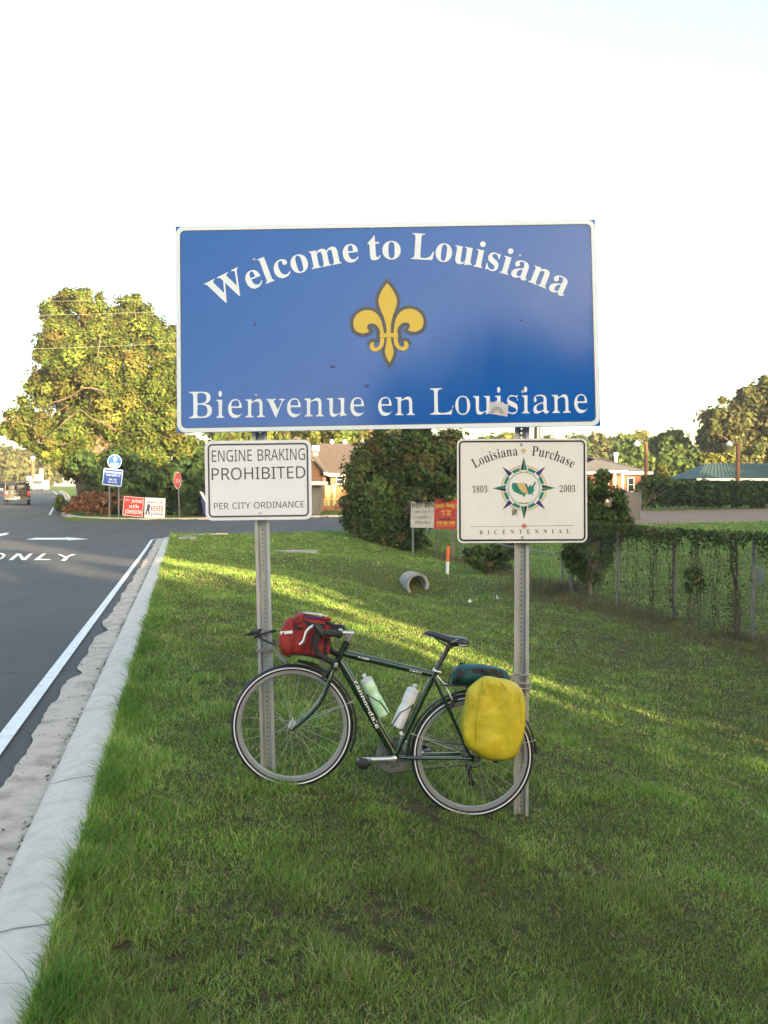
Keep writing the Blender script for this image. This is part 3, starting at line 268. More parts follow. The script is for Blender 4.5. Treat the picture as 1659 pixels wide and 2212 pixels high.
    'sb': {'0': '384|191 -7 139 1 96 22 64 59 42 108 29 168 24 240 26 289 31 333 40 373 53 407 71 435 93 457 121 474 153 484 191 487 244 480 286 458 318 422 341 373 355 312 359 240 357 191 352 147 343 107 330 74 312 45 290 23 263 6 230 -3|191 75 214 80 231 93 244 116 252 148 257 189 259 240 257 290 252 331 244 363 231 386 214 400 191 405 169 400 151 386 139 363 131 331 126 290 125 240 126 190 131 149 139 117 151 94 169 80', '1': '384|176 0 176 277 177 323 179 373 164 358 144 340 89 296 40 357 194 480 277 480 277 0', '2': '384|27 0 27 71 147 192 206 254 238 300 248 345 246 362 241 376 232 388 220 395 206 400 189 402 171 400 153 396 136 389 81 353 26 418 70 451 123 476 197 486 227 484 254 479 278 469 299 456 316 441 330 423 340 402 347 380 349 357 347 331 342 307 333 284 287 220 215 148 153 90 153 85 362 85 362 0', '3': '384|164 -7 114 -4 68 5 26 19 26 105 90 82 153 74 186 76 211 82 229 93 241 107 249 125 251 146 241 180 233 188 221 195 206 200 136 208 99 208 99 285 136 285 204 294 218 300 228 308 235 317 244 350 242 366 237 379 228 390 215 398 198 403 175 404 153 403 134 399 116 393 73 369 26 439 92 473 119 480 149 485 183 486 229 483 268 473 300 456 324 434 338 406 343 372 340 341 330 315 313 293 292 275 267 262 240 253 240 251 275 244 304 232 327 216 344 195 354 169 357 140 355 113 348 88 337 65 321 44 300 27 274 12 243 2 206 -5', '4': '384|216 0 216 99 11 99 11 170 222 480 315 480 315 178 373 178 373 99 315 99 315 0|101 178 216 178 216 259 217 297 219 338 220 363 218 363 205 337 189 311', '5': '384|162 -7 91 0 33 19 33 107 93 85 158 76 186 78 209 84 227 94 241 109 249 128 251 152 247 178 236 198 217 213 190 221 155 224 116 221 83 214 42 235 60 480 320 480 320 394 149 394 140 300 165 304 201 306 230 304 256 299 279 289 301 277 319 260 333 240 344 217 351 191 353 161 348 112 332 71 305 38 268 13 220 -2', '6': '384|199 -7 167 -4 138 3 110 16 86 33 64 57 47 85 34 119 26 158 24 203 30 285 51 362 62 385 76 406 93 425 113 443 136 457 162 469 192 478 226 483 264 485 297 484 328 480 328 399 301 404 271 406 234 404 203 397 178 387 159 373 143 355 132 334 125 310 119 284 117 256 121 256 131 271 144 284 160 296 178 304 200 310 225 312 264 307 298 294 325 272 346 242 358 205 362 160 357 112 342 71 318 38 285 13 245 -2|197 75 215 77 231 84 245 95 256 111 262 132 264 158 262 180 257 198 248 214 235 225 219 231 199 234 160 224 134 199 124 167 132 124 157 89 169 81 182 76', '7': '384|75 0 255 394 18 394 18 480 362 480 362 416 181 0', '8': '384|192 -7 142 -3 101 9 67 28 43 53 28 85 24 122 26 153 35 179 50 201 70 220 91 237 116 251 95 265 77 281 61 299 48 320 41 344 38 371 41 395 48 416 60 435 76 450 95 463 117 473 141 480 166 484 192 486 219 484 244 480 268 473 290 463 308 450 324 435 336 416 343 395 345 370 342 343 334 319 321 299 303 282 282 266 259 253 308 222 346 180 354 163 358 145 360 124 358 99 351 76 339 55 323 37 303 22 280 9 253 0 224 -5|192 296 232 321 242 333 248 346 250 363 248 377 243 389 233 399 221 406 207 410 191 412 176 410 162 406 150 399 141 389 135 377 134 363 136 347 141 334 151 322|191 68 214 70 233 75 247 84 258 96 264 110 266 127 255 159 229 184 196 204 187 209 137 175 126 161 120 145 118 128 120 111 126 97 136 85 150 75 169 70', '9': '384|120 -7 87 -6 55 -2 55 79 83 75 113 73 150 75 180 81 205 92 225 106 240 124 251 144 259 168 264 194 267 222 263 222 225 183 207 174 184 168 156 167 118 171 86 184 58 206 38 236 26 274 21 318 26 367 41 407 65 441 98 465 138 480 185 485 216 482 246 475 273 462 298 445 319 422 336 393 350 359 357 320 360 275 354 193 333 117 321 93 307 72 290 53 271 35 248 21 221 9 191 0 157 -5|185 244 224 255 250 280 259 311 251 355 227 390 215 398 202 402 187 404 168 401 152 395 138 383 128 367 122 346 120 320 121 298 127 280 136 265 148 253 165 247', 'A': '463|0 0 169 482 293 482 463 0 354 0 319 114 144 114 109 0|170 199 295 199 259 311 251 340 240 375 232 407 223 374 212 336 204 311', 'B': '451|60 0 60 480 210 480 268 477 317 468 355 453 382 430 398 399 404 358 401 332 395 309 384 289 370 272 352 261 330 255 330 251 373 234 385 225 396 213 404 199 411 183 414 162 416 139 410 99 395 65 369 37 333 16 291 4 240 0|162 289 221 289 247 291 268 296 282 304 292 314 298 328 300 345 297 361 291 374 279 384 263 391 242 395 216 396 162 396|162 84 228 84 256 86 277 92 292 102 302 115 308 131 310 149 308 166 302 180 292 192 276 202 254 207 225 209 162 209', 'C': '428|255 -7 208 -3 168 7 133 24 103 47 80 76 62 110 49 149 41 192 39 239 42 286 51 328 65 367 85 402 111 431 141 455 177 472 218 483 264 486 335 477 404 453 371 370 317 392 264 402 228 397 198 382 175 358 157 325 147 285 144 238 147 191 156 152 172 120 195 97 226 83 264 78 323 85 386 103 386 18 324 -1', 'D': '497|60 0 60 480 211 480 259 477 302 468 342 453 376 432 404 406 427 374 444 336 455 293 458 244 450 170 427 109 389 61 337 27 273 7 196 0|162 84 206 84 258 90 300 109 329 141 347 185 353 242 349 290 337 329 318 359 291 380 257 392 216 396 162 396', 'E': '376|60 0 60 480 336 480 336 396 162 396 162 291 324 291 324 208 162 208 162 84 336 84 336 0', 'F': '369|60 0 60 480 335 480 335 396 161 396 161 273 323 273 323 189 161 189 161 0', 'G': '486|262 -7 196 0 141 21 97 56 65 105 45 166 39 240 42 288 52 332 68 371 91 405 119 433 153 456 193 473 238 483 289 486 365 478 432 457 398 375 348 394 289 402 261 399 235 393 212 381 192 366 175 347 162 325 152 299 146 270 144 238 145 208 149 181 156 155 167 133 180 114 197 98 217 87 241 80 269 78 305 80 333 85 333 185 242 185 242 269 433 269 433 21 354 1', 'H': '514|60 0 60 480 162 480 162 291 352 291 352 480 453 480 453 0 352 0 352 207 162 207 162 0', 'I': '261|21 0 21 58 80 85 80 395 21 422 21 480 240 480 240 422 181 395 181 85 240 58 240 0', 'J': '222|10 -141 -24 -139 -50 -134 -50 -49 -27 -54 -2 -56 30 -49 39 -43 46 -35 52 -24 60 30 60 480 162 480 162 31 160 -8 153 -41 143 -69 128 -92 110 -110 89 -124 65 -133 39 -139', 'K': '446|60 0 60 480 162 480 162 260 181 288 202 316 332 480 445 480 277 267 446 0 330 0 205 202 162 171 162 0', 'L': '379|60 0 60 480 162 480 162 84 357 84 357 0', 'M': '633|60 0 60 480 199 480 312 113 314 113 435 480 573 480 573 0 478 0 478 227 479 279 481 335 483 375 480 375 357 0 263 0 148 376 145 376 148 336 150 278 151 223 151 0', 'N': '546|60 0 60 480 189 480 397 120 399 120 396 187 394 253 394 480 486 480 486 0 357 0 148 363 145 363 149 294 151 226 151 0', 'O': '535|267 -7 218 -3 176 7 139 24 108 48 83 76 63 111 50 150 42 193 39 241 42 289 50 332 63 371 83 405 108 433 139 456 176 473 219 484 268 487 317 484 360 473 396 456 427 433 452 405 471 370 485 331 493 288 496 240 493 193 485 150 471 110 452 76 427 47 396 24 360 7 317 -3|267 79 307 83 338 98 361 122 376 154 386 194 389 240 386 287 376 327 361 359 338 383 307 398 268 402 229 398 198 383 175 359 159 327 149 287 146 240 149 194 159 154 175 122 198 98 229 83', 'P': '422|60 0 60 480 214 480 270 475 315 462 349 440 373 410 387 373 392 330 390 303 384 276 374 252 360 229 340 209 316 193 286 180 249 173 206 171 162 171 162 0|162 254 195 254 222 256 245 261 264 271 278 285 286 303 289 326 286 352 276 371 260 385 237 393 208 396 162 396', 'Q': '535|363 -114 275 -7 267 -7 218 -3 176 7 139 24 108 48 83 76 63 111 50 150 42 193 39 241 42 289 50 332 63 371 83 405 108 433 139 456 176 473 219 484 268 487 317 484 360 473 396 456 427 433 452 405 471 370 485 331 493 288 496 240 492 189 483 143 467 101 444 65 414 37 377 15 493 -114|267 79 307 83 338 98 361 122 376 154 386 194 389 240 386 287 376 327 361 359 338 383 307 398 268 402 229 398 198 383 175 359 159 327 149 287 146 240 149 194 159 154 175 122 198 98 229 83', 'R': '443|60 0 60 480 200 480 260 476 308 464 345 444 371 416 386 380 392 336 390 315 386 296 379 278 346 237 302 209 443 0 330 0 216 184 162 184 162 0|162 267 195 267 225 268 249 274 267 283 279 296 286 313 289 333 286 354 278 370 266 382 247 390 223 395 193 396 162 396', 'S': '370|167 -7 118 -4 73 6 31 22 31 117 102 90 126 83 150 79 175 77 197 79 215 84 228 92 237 102 242 114 244 128 241 145 232 160 217 172 150 207 114 225 77 253 48 293 41 310 38 329 36 350 41 390 56 423 80 450 113 470 152 482 199 486 270 478 341 453 308 373 249 394 195 402 178 400 163 396 151 388 143 378 137 367 136 353 138 337 146 324 158 313 226 277 289 241 305 227 318 212 329 196 337 178 342 157 343 133 338 93 323 59 297 31 262 10 219 -2', 'T': '389|144 0 144 395 13 395 13 480 375 480 375 395 245 395 245 0', 'U': '508|252 -7 193 -1 145 15 107 42 79 78 63 121 57 171 57 480 158 480 158 186 161 151 169 123 183 103 201 89 225 81 255 79 285 81 309 90 327 105 339 126 347 153 349 187 349 480 451 480 451 169 448 137 441 107 429 80 412 55 390 34 363 16 331 4 294 -4', 'V': '437|163 0 0 480 103 480 193 194 200 167 211 125 218 89 225 125 236 167 243 194 334 480 437 480 273 0', 'W': '649|122 0 0 480 100 480 161 218 170 179 179 132 185 92 191 132 199 177 207 211 277 480 373 480 443 211 450 177 459 132 465 92 471 132 480 179 488 218 549 480 649 480 527 0 412 0 347 252 342 274 335 306 328 339 324 364 321 339 314 307 308 274 302 251 238 0', 'X': '448|0 0 159 247 10 480 122 480 226 307 327 480 437 480 286 242 448 0 332 0 220 181 109 0', 'Y': '419|159 0 159 183 0 480 110 480 210 282 310 480 419 480 260 187 260 0', 'a': '406|142 -7 111 -4 84 6 60 22 43 44 32 73 28 109 33 145 46 174 69 196 101 212 142 222 192 226 256 228 256 244 254 262 249 276 241 287 229 294 215 299 199 300 146 292 95 273 62 341 128 365 203 374 248 371 286 360 316 342 338 317 351 285 355 244 355 0 285 0 266 50 263 50 247 32 231 17 214 7 194 -1 170 -5|179 66 200 69 218 75 234 86 246 100 253 118 256 140 256 170 217 169 188 166 166 160 150 151 139 139 133 125 131 109 132 95 137 84 144 76', 'c': '345|201 -7 151 -2 109 13 75 39 50 75 35 122 30 181 33 223 40 260 53 291 70 317 91 337 117 353 145 364 176 371 210 373 276 366 324 349 295 271 251 287 210 293 182 288 160 275 145 253 135 222 132 182 135 148 141 121 153 101 168 86 187 77 210 75 266 83 313 106 313 21 265 0', 'd': '425|169 -7 130 -1 97 15 69 41 47 78 35 125 30 183 35 240 48 288 69 325 98 352 132 368 171 373 196 372 218 367 236 358 252 347 266 334 277 320 280 320 275 351 273 393 273 510 373 510 373 0 296 0 277 48 273 48 262 33 248 20 233 9 215 0 193 -5|203 73 228 76 248 84 262 98 271 117 277 141 279 171 279 182 278 215 272 242 263 264 249 280 229 289 202 292 182 289 165 279 150 264 140 242 134 214 132 181 134 148 140 121 150 100 165 85 182 76', 'e': '397|218 -7 183 -4 151 2 121 14 95 30 73 50 54 76 41 106 33 141 30 181 33 221 40 257 52 288 69 314 89 335 113 352 140 364 170 371 203 373 251 369 291 354 324 330 348 297 363 256 368 207 368 158 132 158 135 132 143 110 157 92 175 79 197 71 223 68 287 75 347 97 347 19 290 0|134 225 274 225 272 246 266 265 257 280 243 293 226 300 204 302 186 300 170 294 156 283 145 269 138 249', 'f': '260|69 0 69 291 13 291 13 340 69 367 69 394 70 423 76 447 84 466 96 482 111 494 129 503 150 509 173 513 198 514 252 509 290 498 265 425 240 431 209 435 196 433 186 429 178 422 169 390 169 367 255 367 255 291 169 291 169 0', 'g': '425|189 -161 117 -156 52 -140 52 -60 98 -75 146 -85 195 -88 223 -85 245 -75 260 -58 270 -35 273 -5 273 3 274 26 275 48 273 48 259 30 244 16 228 6 209 -1 190 -5 169 -7 128 -1 94 16 67 43 46 81 34 127 30 183 34 238 47 285 68 323 96 351 131 368 171 373 213 367 249 350 277 320 280 320 288 367 373 367 373 -1 368 -49 352 -89 326 -120 291 -143 245 -157|204 72 227 74 246 82 261 94 271 112 277 137 279 170 279 182 277 218 271 246 261 267 247 281 227 289 203 292 177 288 158 274 144 252 135 221 132 181 135 142 144 111 158 89 178 76', 'h': '441|52 0 52 510 152 510 152 406 151 355 148 320 153 320 166 337 181 350 198 361 217 368 238 372 259 373 296 370 328 359 355 342 375 316 387 282 391 239 391 0 291 0 291 214 288 243 281 265 270 281 253 290 232 293 205 290 184 280 170 262 160 238 154 209 152 173 152 0', 'i': '205|103 412 88 414 75 417 64 423 55 432 50 445 48 461 50 478 55 491 64 500 103 510 141 500 150 491 155 478 157 461 155 445 150 432 141 423|52 0 52 367 152 367 152 0', 'j': '205|103 412 88 414 75 417 64 423 55 432 50 445 48 461 50 478 55 491 64 500 103 510 141 500 150 491 155 478 157 461 155 445 150 432 141 423|23 -161 -12 -159 -43 -153 -43 -75 -20 -79 4 -81 17 -79 28 -76 38 -69 46 -59 51 -44 52 -25 52 367 152 367 152 -40 151 -61 147 -82 140 -101 129 -118 116 -133 98 -145 77 -154 52 -159', 'l': '205|52 0 52 510 152 510 152 0', 'n': '441|52 0 52 367 129 367 142 320 148 320 161 337 177 350 196 361 217 368 238 372 261 373 297 370 329 359 355 342 375 316 387 282 391 239 391 0 291 0 291 214 289 238 285 258 277 274 265 285 250 291 232 293 204 290 184 280 169 262 160 238 154 209 152 173 152 0', 'o': '416|207 -7 174 -4 144 3 116 15 91 32 70 54 53 80 40 111 33 145 30 184 36 240 51 287 78 324 114 352 157 368 209 373 242 371 272 364 300 351 325 334 346 313 363 287 375 257 383 223 385 184 380 128 364 81 337 43 302 15 258 -1|208 74 232 77 251 86 266 102 276 123 281 151 283 184 281 217 276 244 266 266 251 281 232 290 208 293 184 290 164 281 150 266 140 244 134 217 132 184 134 151 140 123 150 102 164 86 184 77', 'r': '305|52 0 52 367 128 367 143 305 148 305 160 323 175 339 192 353 212 364 234 371 257 373 275 373 291 371 283 277 270 279 254 280 205 271 190 264 178 254 167 242 159 227 154 208 152 187 152 0', 's': '334|152 -7 86 -2 31 15 31 97 95 75 155 66 173 67 187 70 197 75 204 82 208 89 210 98 204 115 183 132 130 156 74 185 60 195 49 207 41 220 35 235 31 252 30 271 35 303 48 328 70 348 99 362 134 371 175 373 240 367 304 345 274 273 223 292 174 300 149 297 135 289 130 275 135 260 157 244 206 223 261 196 275 187 286 175 296 162 303 147 307 129 308 109 304 75 291 46 269 23 238 7 199 -3', 't': '291|178 -7 119 4 103 13 90 25 78 41 70 61 65 86 63 115 63 291 15 291 15 334 71 367 99 445 163 445 163 367 266 367 266 291 163 291 163 115 165 102 169 92 175 84 184 78 195 74 207 73 239 77 270 85 270 10 230 -2', 'u': '441|181 -7 144 -3 112 7 86 25 66 51 54 85 50 128 50 367 150 367 150 152 152 129 157 109 165 93 176 82 191 75 210 73 237 77 258 87 272 104 281 128 287 158 289 194 289 367 389 367 389 0 312 0 299 47 293 47 280 30 264 16 245 6 225 -1 203 -5', 'v': '382|140 0 0 367 105 367 175 158 185 119 189 83 192 83 207 158 277 367 382 367 242 0', 'y': '382|74 -161 45 -160 23 -156 23 -77 41 -79 62 -81 82 -78 99 -72 112 -61 124 -48 133 -32 140 -15 146 3 0 367 109 367 179 161 187 130 191 97 193 97 198 130 207 161 275 367 382 367 227 -47 211 -82 191 -110 166 -133 138 -148 107 -158'},
}
GLYPH = {f: {c: (int(t.split('|')[0]), [np.array(p.split(), float).reshape(-1, 2) / 1000 for p in t.split('|')[1:]]) for c, t in d.items()} for f, d in GLYPH_SRC.items()}

# ------------------------------------------------------------------ the lie of the land
_k = [(-30, .3), (0, 0), (38, -.38), (46, -.36), (54, -.22), (61, -.03), (70, .3), (78, .6), (100, 1.0), (165, 1.95), (250, 3), (500, 5), (900, 6)]
_kr = [(-30, .3), (0, 0), (38, -.38), (46, -.36), (54, -.22), (61, -.05), (80, .1), (150, .9), (250, 2.2), (500, 4), (900, 6)]
_s = np.arange(-30, 900, 1.0)
def _soft(k):
    z = np.interp(_s, [a for a, _ in k], [b for _, b in k]); w = np.ones(7) / 7
    return np.convolve(np.pad(z, 3, mode='edge'), w, 'valid')
_zm, _zr = _soft(_k), _soft(_kr)
def ZR(x, y):                                          # road height
    x = np.asarray(x, float); y = np.asarray(y, float); f = smooth(30, 45, y)
    xx = np.maximum(x + 12, 0); s = y - 0.28 * np.minimum(xx, 40) * f
    w = smooth(-20, -12, x)
    return np.interp(s, _s, _zm) * (1 - w) + np.interp(s, _s, _zr) * w + 0.012 * np.minimum(xx, 60) * f
KD = -0.2043                                           # the near road runs this much to the left per metre
def kx(x0, y): return x0 + KD * y
X_LINE0, X_LINE1, X_GUT, X_FACE, X_GRASS = -1.258, -1.15, -1.02, -0.735, -0.44
def y_near(x): return 44.6 + 0.30 * (np.asarray(x, float) + 8)     # side road edges
def y_far(x): return 61.2 + 0.30 * (np.asarray(x, float) + 13)
def far_edge_x(y): t = np.asarray(y, float) - 63; return -20.2 - .30 * t - .0003 * t * t
def on_road(x, y, pad=0.0):
    x = np.asarray(x, float); y = np.asarray(y, float)
    a = (x < kx(X_GRASS - 0.06, y) - pad) & (y < 46)
    b = (y > y_near(x) + pad) & (y < y_far(x) - pad)
    c = (x < far_edge_x(y) - pad) & (y >= 44)
    return a | b | c

_cp = []
for y in (-6, -2, 0, 2, 4, 6, 9, 13, 18, 24, 30, 36, 40): _cp.append((kx(X_GRASS, y), y, float(ZR(kx(X_GRASS, y), y)) + .125))
for y in (-4, 0, 3): _cp += [(0, y, -.02), (1.0, y, -.235), (2.2, y, -.46), (4.5, y, -.85), (7, y, -.98), (10, y, -.9)]
def _pp(u, v, Y, dz=0.0): p = P(u, v, Y); _cp.append((p.x, p.y, p.z + dz))
_pp(580, 1668, 5.70); _pp(1127, 1768, 5.70)
_cp += [(-.515, 5.47, .003), (.485, 5.47, -.165), (-.1, 5.5, -.066), (.15, 6.6, -.115)]
for y in (6, 10, 15, 20): _cp += [(kx(6.9, y), y, -1.04), (kx(8.3, y), y, -.99), (kx(4.2, y), y, -.70), (kx(2.5, y), y, -.32), (kx(1.0, y), y, -.07)]
for y in (25, 29): _cp += [(kx(6.9, y), y, -1.33), (kx(4.5, y), y, -.72), (kx(2.5, y), y, -.38)]
_pp(640, 1195, 34); _pp(560, 1157, 44); _pp(750, 1165, 42); _pp(850, 1217, 31.5); _pp(905, 1240, 31.3); _pp(966, 1240, 30.5)
_pp(890, 1286, 28.7); _pp(930, 1284, 28.7); _pp(905, 1240, 30.0, .08); _pp(880, 1238, 30.0, .1); _pp(935, 1240, 30.0, .05); _pp(960, 1290, 27.5, -.05); _pp(1225, 1278, 25.5); _pp(1143, 1268, 28); _pp(1064, 1235, 34); _pp(1000, 1216, 38); _pp(943, 1205, 42)
_pp(1333, 1310, 22.4); _pp(1455, 1345, 19.8); _pp(1628, 1385, 17)
for x, y, z in ((8, 17, -.95), (9, 24, -.93), (10, 33, -.75), (14, 24, -.9), (18, 34, -.6), (7, 36, -.85), (12, 42, -.5), (20, 44, -.3), (30, 30, -.6), (30, 10, -.9), (16, 4, -.9), (28, -10, -.6), (30, 50, .1)): _cp.append((x, y, z))
for x in (-6, -1, 4, 10, 17, 24): _cp.append((x, float(y_near(x)) - .2, float(ZR(x, y_near(x))) + .06))
_cp = np.array(_cp)
def _tps(a, b):
    r2 = ((a[:, None, :] - b[None, :, :]) ** 2).sum(-1); return 0.5 * r2 * np.log(r2 + 1e-9)
_A = _tps(_cp[:, :2], _cp[:, :2]) + np.eye(len(_cp)) * 0.12
_B = np.c_[np.ones(len(_cp)), _cp[:, :2]]
_n = len(_cp)
_sol = np.linalg.solve(np.block([[_A, _B], [_B.T, np.zeros((3, 3))]]), np.r_[_cp[:, 2], 0, 0, 0])
def G(x, y):                                           # ground height (grass), any shape
    x, y = np.broadcast_arrays(np.asarray(x, float), np.asarray(y, float)); sh = x.shape
    q = np.c_[x.ravel(), y.ravel()]; out = np.empty(len(q))
    for i in range(0, len(q), 20000):
        c = q[i:i + 20000]; out[i:i + 20000] = _tps(c, _cp[:, :2]) @ _sol[:_n] + _sol[_n] + c @ _sol[_n + 1:]
    x, y = q[:, 0], q[:, 1]
    far = ZR(x, y) + .06
    w = np.maximum(smooth(-1.5, 3.5, y - y_near(x)), smooth(24, 38, np.abs(x)))
    w = np.maximum(w, smooth(8, 22, -y))
    near = np.clip(out, -1.9, 1.2)
    z = near * (1 - w) + far * w
    left = (x < kx(X_GRASS, y)) & (y < 46)
    z = np.where(left, ZR(x, y) + .1, z)
    return z.reshape(sh)
def g1(x, y): return float(G(np.array([x]), np.array([y]))[0])
def ground_hit(u, v, lo=2.0, hi=120.0, zf=None):
    zf = zf or g1; d = ray(u, v); prev = None
    for Y in np.geomspace(lo, hi, 300):
        p = EYE + d * (Y / d.y); q = p.z - float(zf(p.x, p.y))
        if prev is not None and q <= 0 < prev: return p
        prev = q
    return p
def road_hit(u, v): return ground_hit(u, v, zf=lambda x, y: float(ZR(x, y)))

# ground: one sheet out to the horizon
xs = np.r_[np.geomspace(-900, -40, 14), np.arange(-36, -12, 1.5), np.arange(-12, 12, .22), np.arange(12, 40, 1.2), np.geomspace(41, 900, 14)]
ys = np.r_[np.linspace(-200, -14, 8), np.arange(-10, 2, 1.0), np.arange(2, 34, .22), np.arange(34, 80, .6), np.geomspace(82, 1500, 22)]
XX, YY = np.meshgrid(xs, ys); ZZ = G(XX, YY)
ZZ = np.where(on_road(XX, YY, 0.05), ZR(XX, YY) - .16, ZZ)
ZZ = np.where((XX < kx(X_GRASS + .25, YY)) & (XX >= kx(X_GRASS - .06, YY)) & (YY < 44), ZZ - .03, ZZ)
nx_, ny_ = len(xs), len(ys)
ii = (np.arange(ny_ - 1)[:, None] * nx_ + np.arange(nx_ - 1)[None, :]).ravel()
gm = bpy.data.materials.new('lawn_soil'); gm.use_nodes = True; nt = gm.node_tree; b = nt.nodes['Principled BSDF']
b.inputs['Roughness'].default_value = 0.95; b.inputs['Specular IOR Level'].default_value = 0.1
tc = nt.nodes.new('ShaderNodeTexCoord')
def _noise(s, d=6, r=.6):
    n = nt.nodes.new('ShaderNodeTexNoise'); n.inputs['Scale'].default_value = s; n.inputs['Detail'].default_value = d; n.inputs['Roughness'].default_value = r
    nt.links.new(tc.outputs['Object'], n.inputs['Vector']); return n
def _ramp(n, p0, p1, c0, c1):
    r = nt.nodes.new('ShaderNodeValToRGB'); r.color_ramp.elements[0].position = p0; r.color_ramp.elements[1].position = p1
    r.color_ramp.elements[0].color = (*c0, 1); r.color_ramp.elements[1].color = (*c1, 1); nt.links.new(n.outputs['Fac'], r.inputs[0]); return r
r1 = _ramp(_noise(7, 8, .7), .35, .7, (.030, .048, .010), (.075, .105, .024))
r2 = _ramp(_noise(2.2, 6), .3, .7, (.060, .042, .024), (.12, .085, .05))
r3 = _ramp(_noise(1.1, 7, .68), .55, .70, (0, 0, 0), (1, 1, 1))
mx = nt.nodes.new('ShaderNodeMixRGB'); nt.links.new(r3.outputs[0], mx.inputs[0]); nt.links.new(r1.outputs[0], mx.inputs[1]); nt.links.new(r2.outputs[0], mx.inputs[2])
sep = nt.nodes.new('ShaderNodeSeparateXYZ'); nt.links.new(tc.outputs['Object'], sep.inputs[0])
mr = nt.nodes.new('ShaderNodeMapRange'); mr.inputs[1].default_value = 22; mr.inputs[2].default_value = 42; nt.links.new(sep.outputs['Y'], mr.inputs[0])
r4 = _ramp(_noise(9, 7, .7), .35, .7, (.050, .046, .020), (.115, .090, .045))       # bare thatch and soil between the blades near by
r5 = _ramp(_noise(3, 7, .7), .35, .7, (.075, .125, .024), (.14, .20, .042))
m2_ = nt.nodes.new('ShaderNodeMixRGB'); nt.links.new(mr.outputs[0], m2_.inputs[0]); nt.links.new(r4.outputs[0], m2_.inputs[1]); nt.links.new(r5.outputs[0], m2_.inputs[2])
nt.links.new(m2_.outputs[0], b.inputs['Base Color'])
bp = nt.nodes.new('ShaderNodeBump'); bp.inputs['Strength'].default_value = .8; bp.inputs['Distance'].default_value = .04
nt.links.new(_noise(35, 6, .75).outputs['Fac'], bp.inputs['Height']); nt.links.new(bp.outputs[0], b.inputs['Normal'])
ground = big_mesh('ground', np.c_[XX.ravel(), YY.ravel(), ZZ.ravel()], 4, gm, faces=np.c_[ii, ii + 1, ii + nx_ + 1, ii + nx_])
ground.data.shade_smooth(); tag(ground, kind='structure')

# ---- roads
def strip(name, left, right, m, dz, kind='structure', sub=1):
    V = []; F = []; nsub = sub + 1
    for a, c in zip(left, right):
        for k in range(nsub):
            t = k / sub; x = a[0] * (1 - t) + c[0] * t; y = a[1] * (1 - t) + c[1] * t; V.append((x, y, float(ZR(x, y)) + dz))
    for i in range(len(left) - 1):
        for k in range(sub): q = i * nsub + k; F.append((q, q + 1, q + nsub + 1, q + nsub))
    o = mesh_obj(name, V, F, m, smooth_deg=60); return tag(o, kind=kind)
yy = np.r_[np.arange(-25, 70, 1.5), np.geomspace(70, 600, 40)]
def main_right(y):
    if y < 46: return kx(X_FACE, y) + 0.05
    if y < 60: return float(np.interp(y, [46, 60], [kx(X_FACE, 46) + .05, -15]))
    return float(far_edge_x(y))
strip('road', [(main_right(y) - 15, y) for y in yy], [(main_right(y), y) for y in yy], M['asphalt'], -.012, sub=8)
sx = np.r_[np.arange(-19, 50, 1.5), np.arange(50, 160, 8)]
sx = np.arange(-19, 6.1, 1.5)
strip('side_road', [(x, float(y_far(x))) for x in sx], [(x, float(y_near(x)) - .15) for x in sx], M['asphalt'], -.006, sub=8)
sx = np.r_[np.arange(3.5, 50, 1.5), np.arange(50, 160, 8)]
strip('gravel_lot', [(x, float(y_far(x)) + .6) for x in sx], [(x, float(y_near(x)) - .5) for x in sx], M['gravel'], .002, sub=8)
rng = np.random.default_rng(3)
# kerb path: along the near road, round the corner, into the side road
path = [(kx(0, y), y) for y in np.r_[np.arange(-6, 12, .4), np.arange(12, 41, .8)]]
cx0, cy0 = kx(X_FACE, 41.0), 41.0
NRM = Vector((1, -KD)).normalized()                    # to the right of the road
def kerb_pts(off):                                     # off = lateral distance measured like X_*
    pts = [(off + KD * y, y) for y in np.r_[np.arange(-6, 2, .4), np.arange(2, 18, .1), np.arange(18, 41.1, .6)]]
    r = 3.0 - (off - X_FACE); c = Vector((kx(X_FACE, 41.0), 41.0)) + Vector((NRM.x, NRM.y)) * 3.0
    a0 = math.atan2(-NRM.y, -NRM.x) + 2 * math.pi; a1 = math.radians(106)
    for k in range(1, 13):
        a = a0 + (a1 - a0) * k / 12; pts.append((c.x + r * math.cos(a), c.y + r * math.sin(a)))
    return pts
def sweep(name, offs_z, m, kind='structure', jitter=None):
    cols = [kerb_pts(o) for o, _ in offs_z]; n = len(cols[0]); V = []; F = []; k = len(cols)
    for i in range(n):
        for j, (o, dz) in enumerate(offs_z):
            x, y = cols[j][i]
            if jitter and j == 0: x += jitter(i, y)
            V.append((x, y, float(ZR(x, y)) + dz))
    for i in range(n - 1):
        for j in range(k - 1): q = i * k + j; F.append((q, q + 1, q + k + 1, q + k))
    o = mesh_obj(name, V, F, m, smooth_deg=12); return tag(o, kind=kind)
jit = rng.normal(0, 1, 400)
sweep('gutter_pan', [(X_GUT, .004), (X_FACE + .02, .006)], M['gutter'], jitter=lambda i, y: .014 * (math.sin(y * 1.3) + math.sin(y * 3.1 + 1) + .6 * math.sin(y * 7.7 + 2) + .35 * float(jit[i % 400]) * (y < 9))  + .12 * math.exp(-((y - 9.3) / .22) ** 2) + .10 * math.exp(-((y - 12.5) / .3) ** 2))
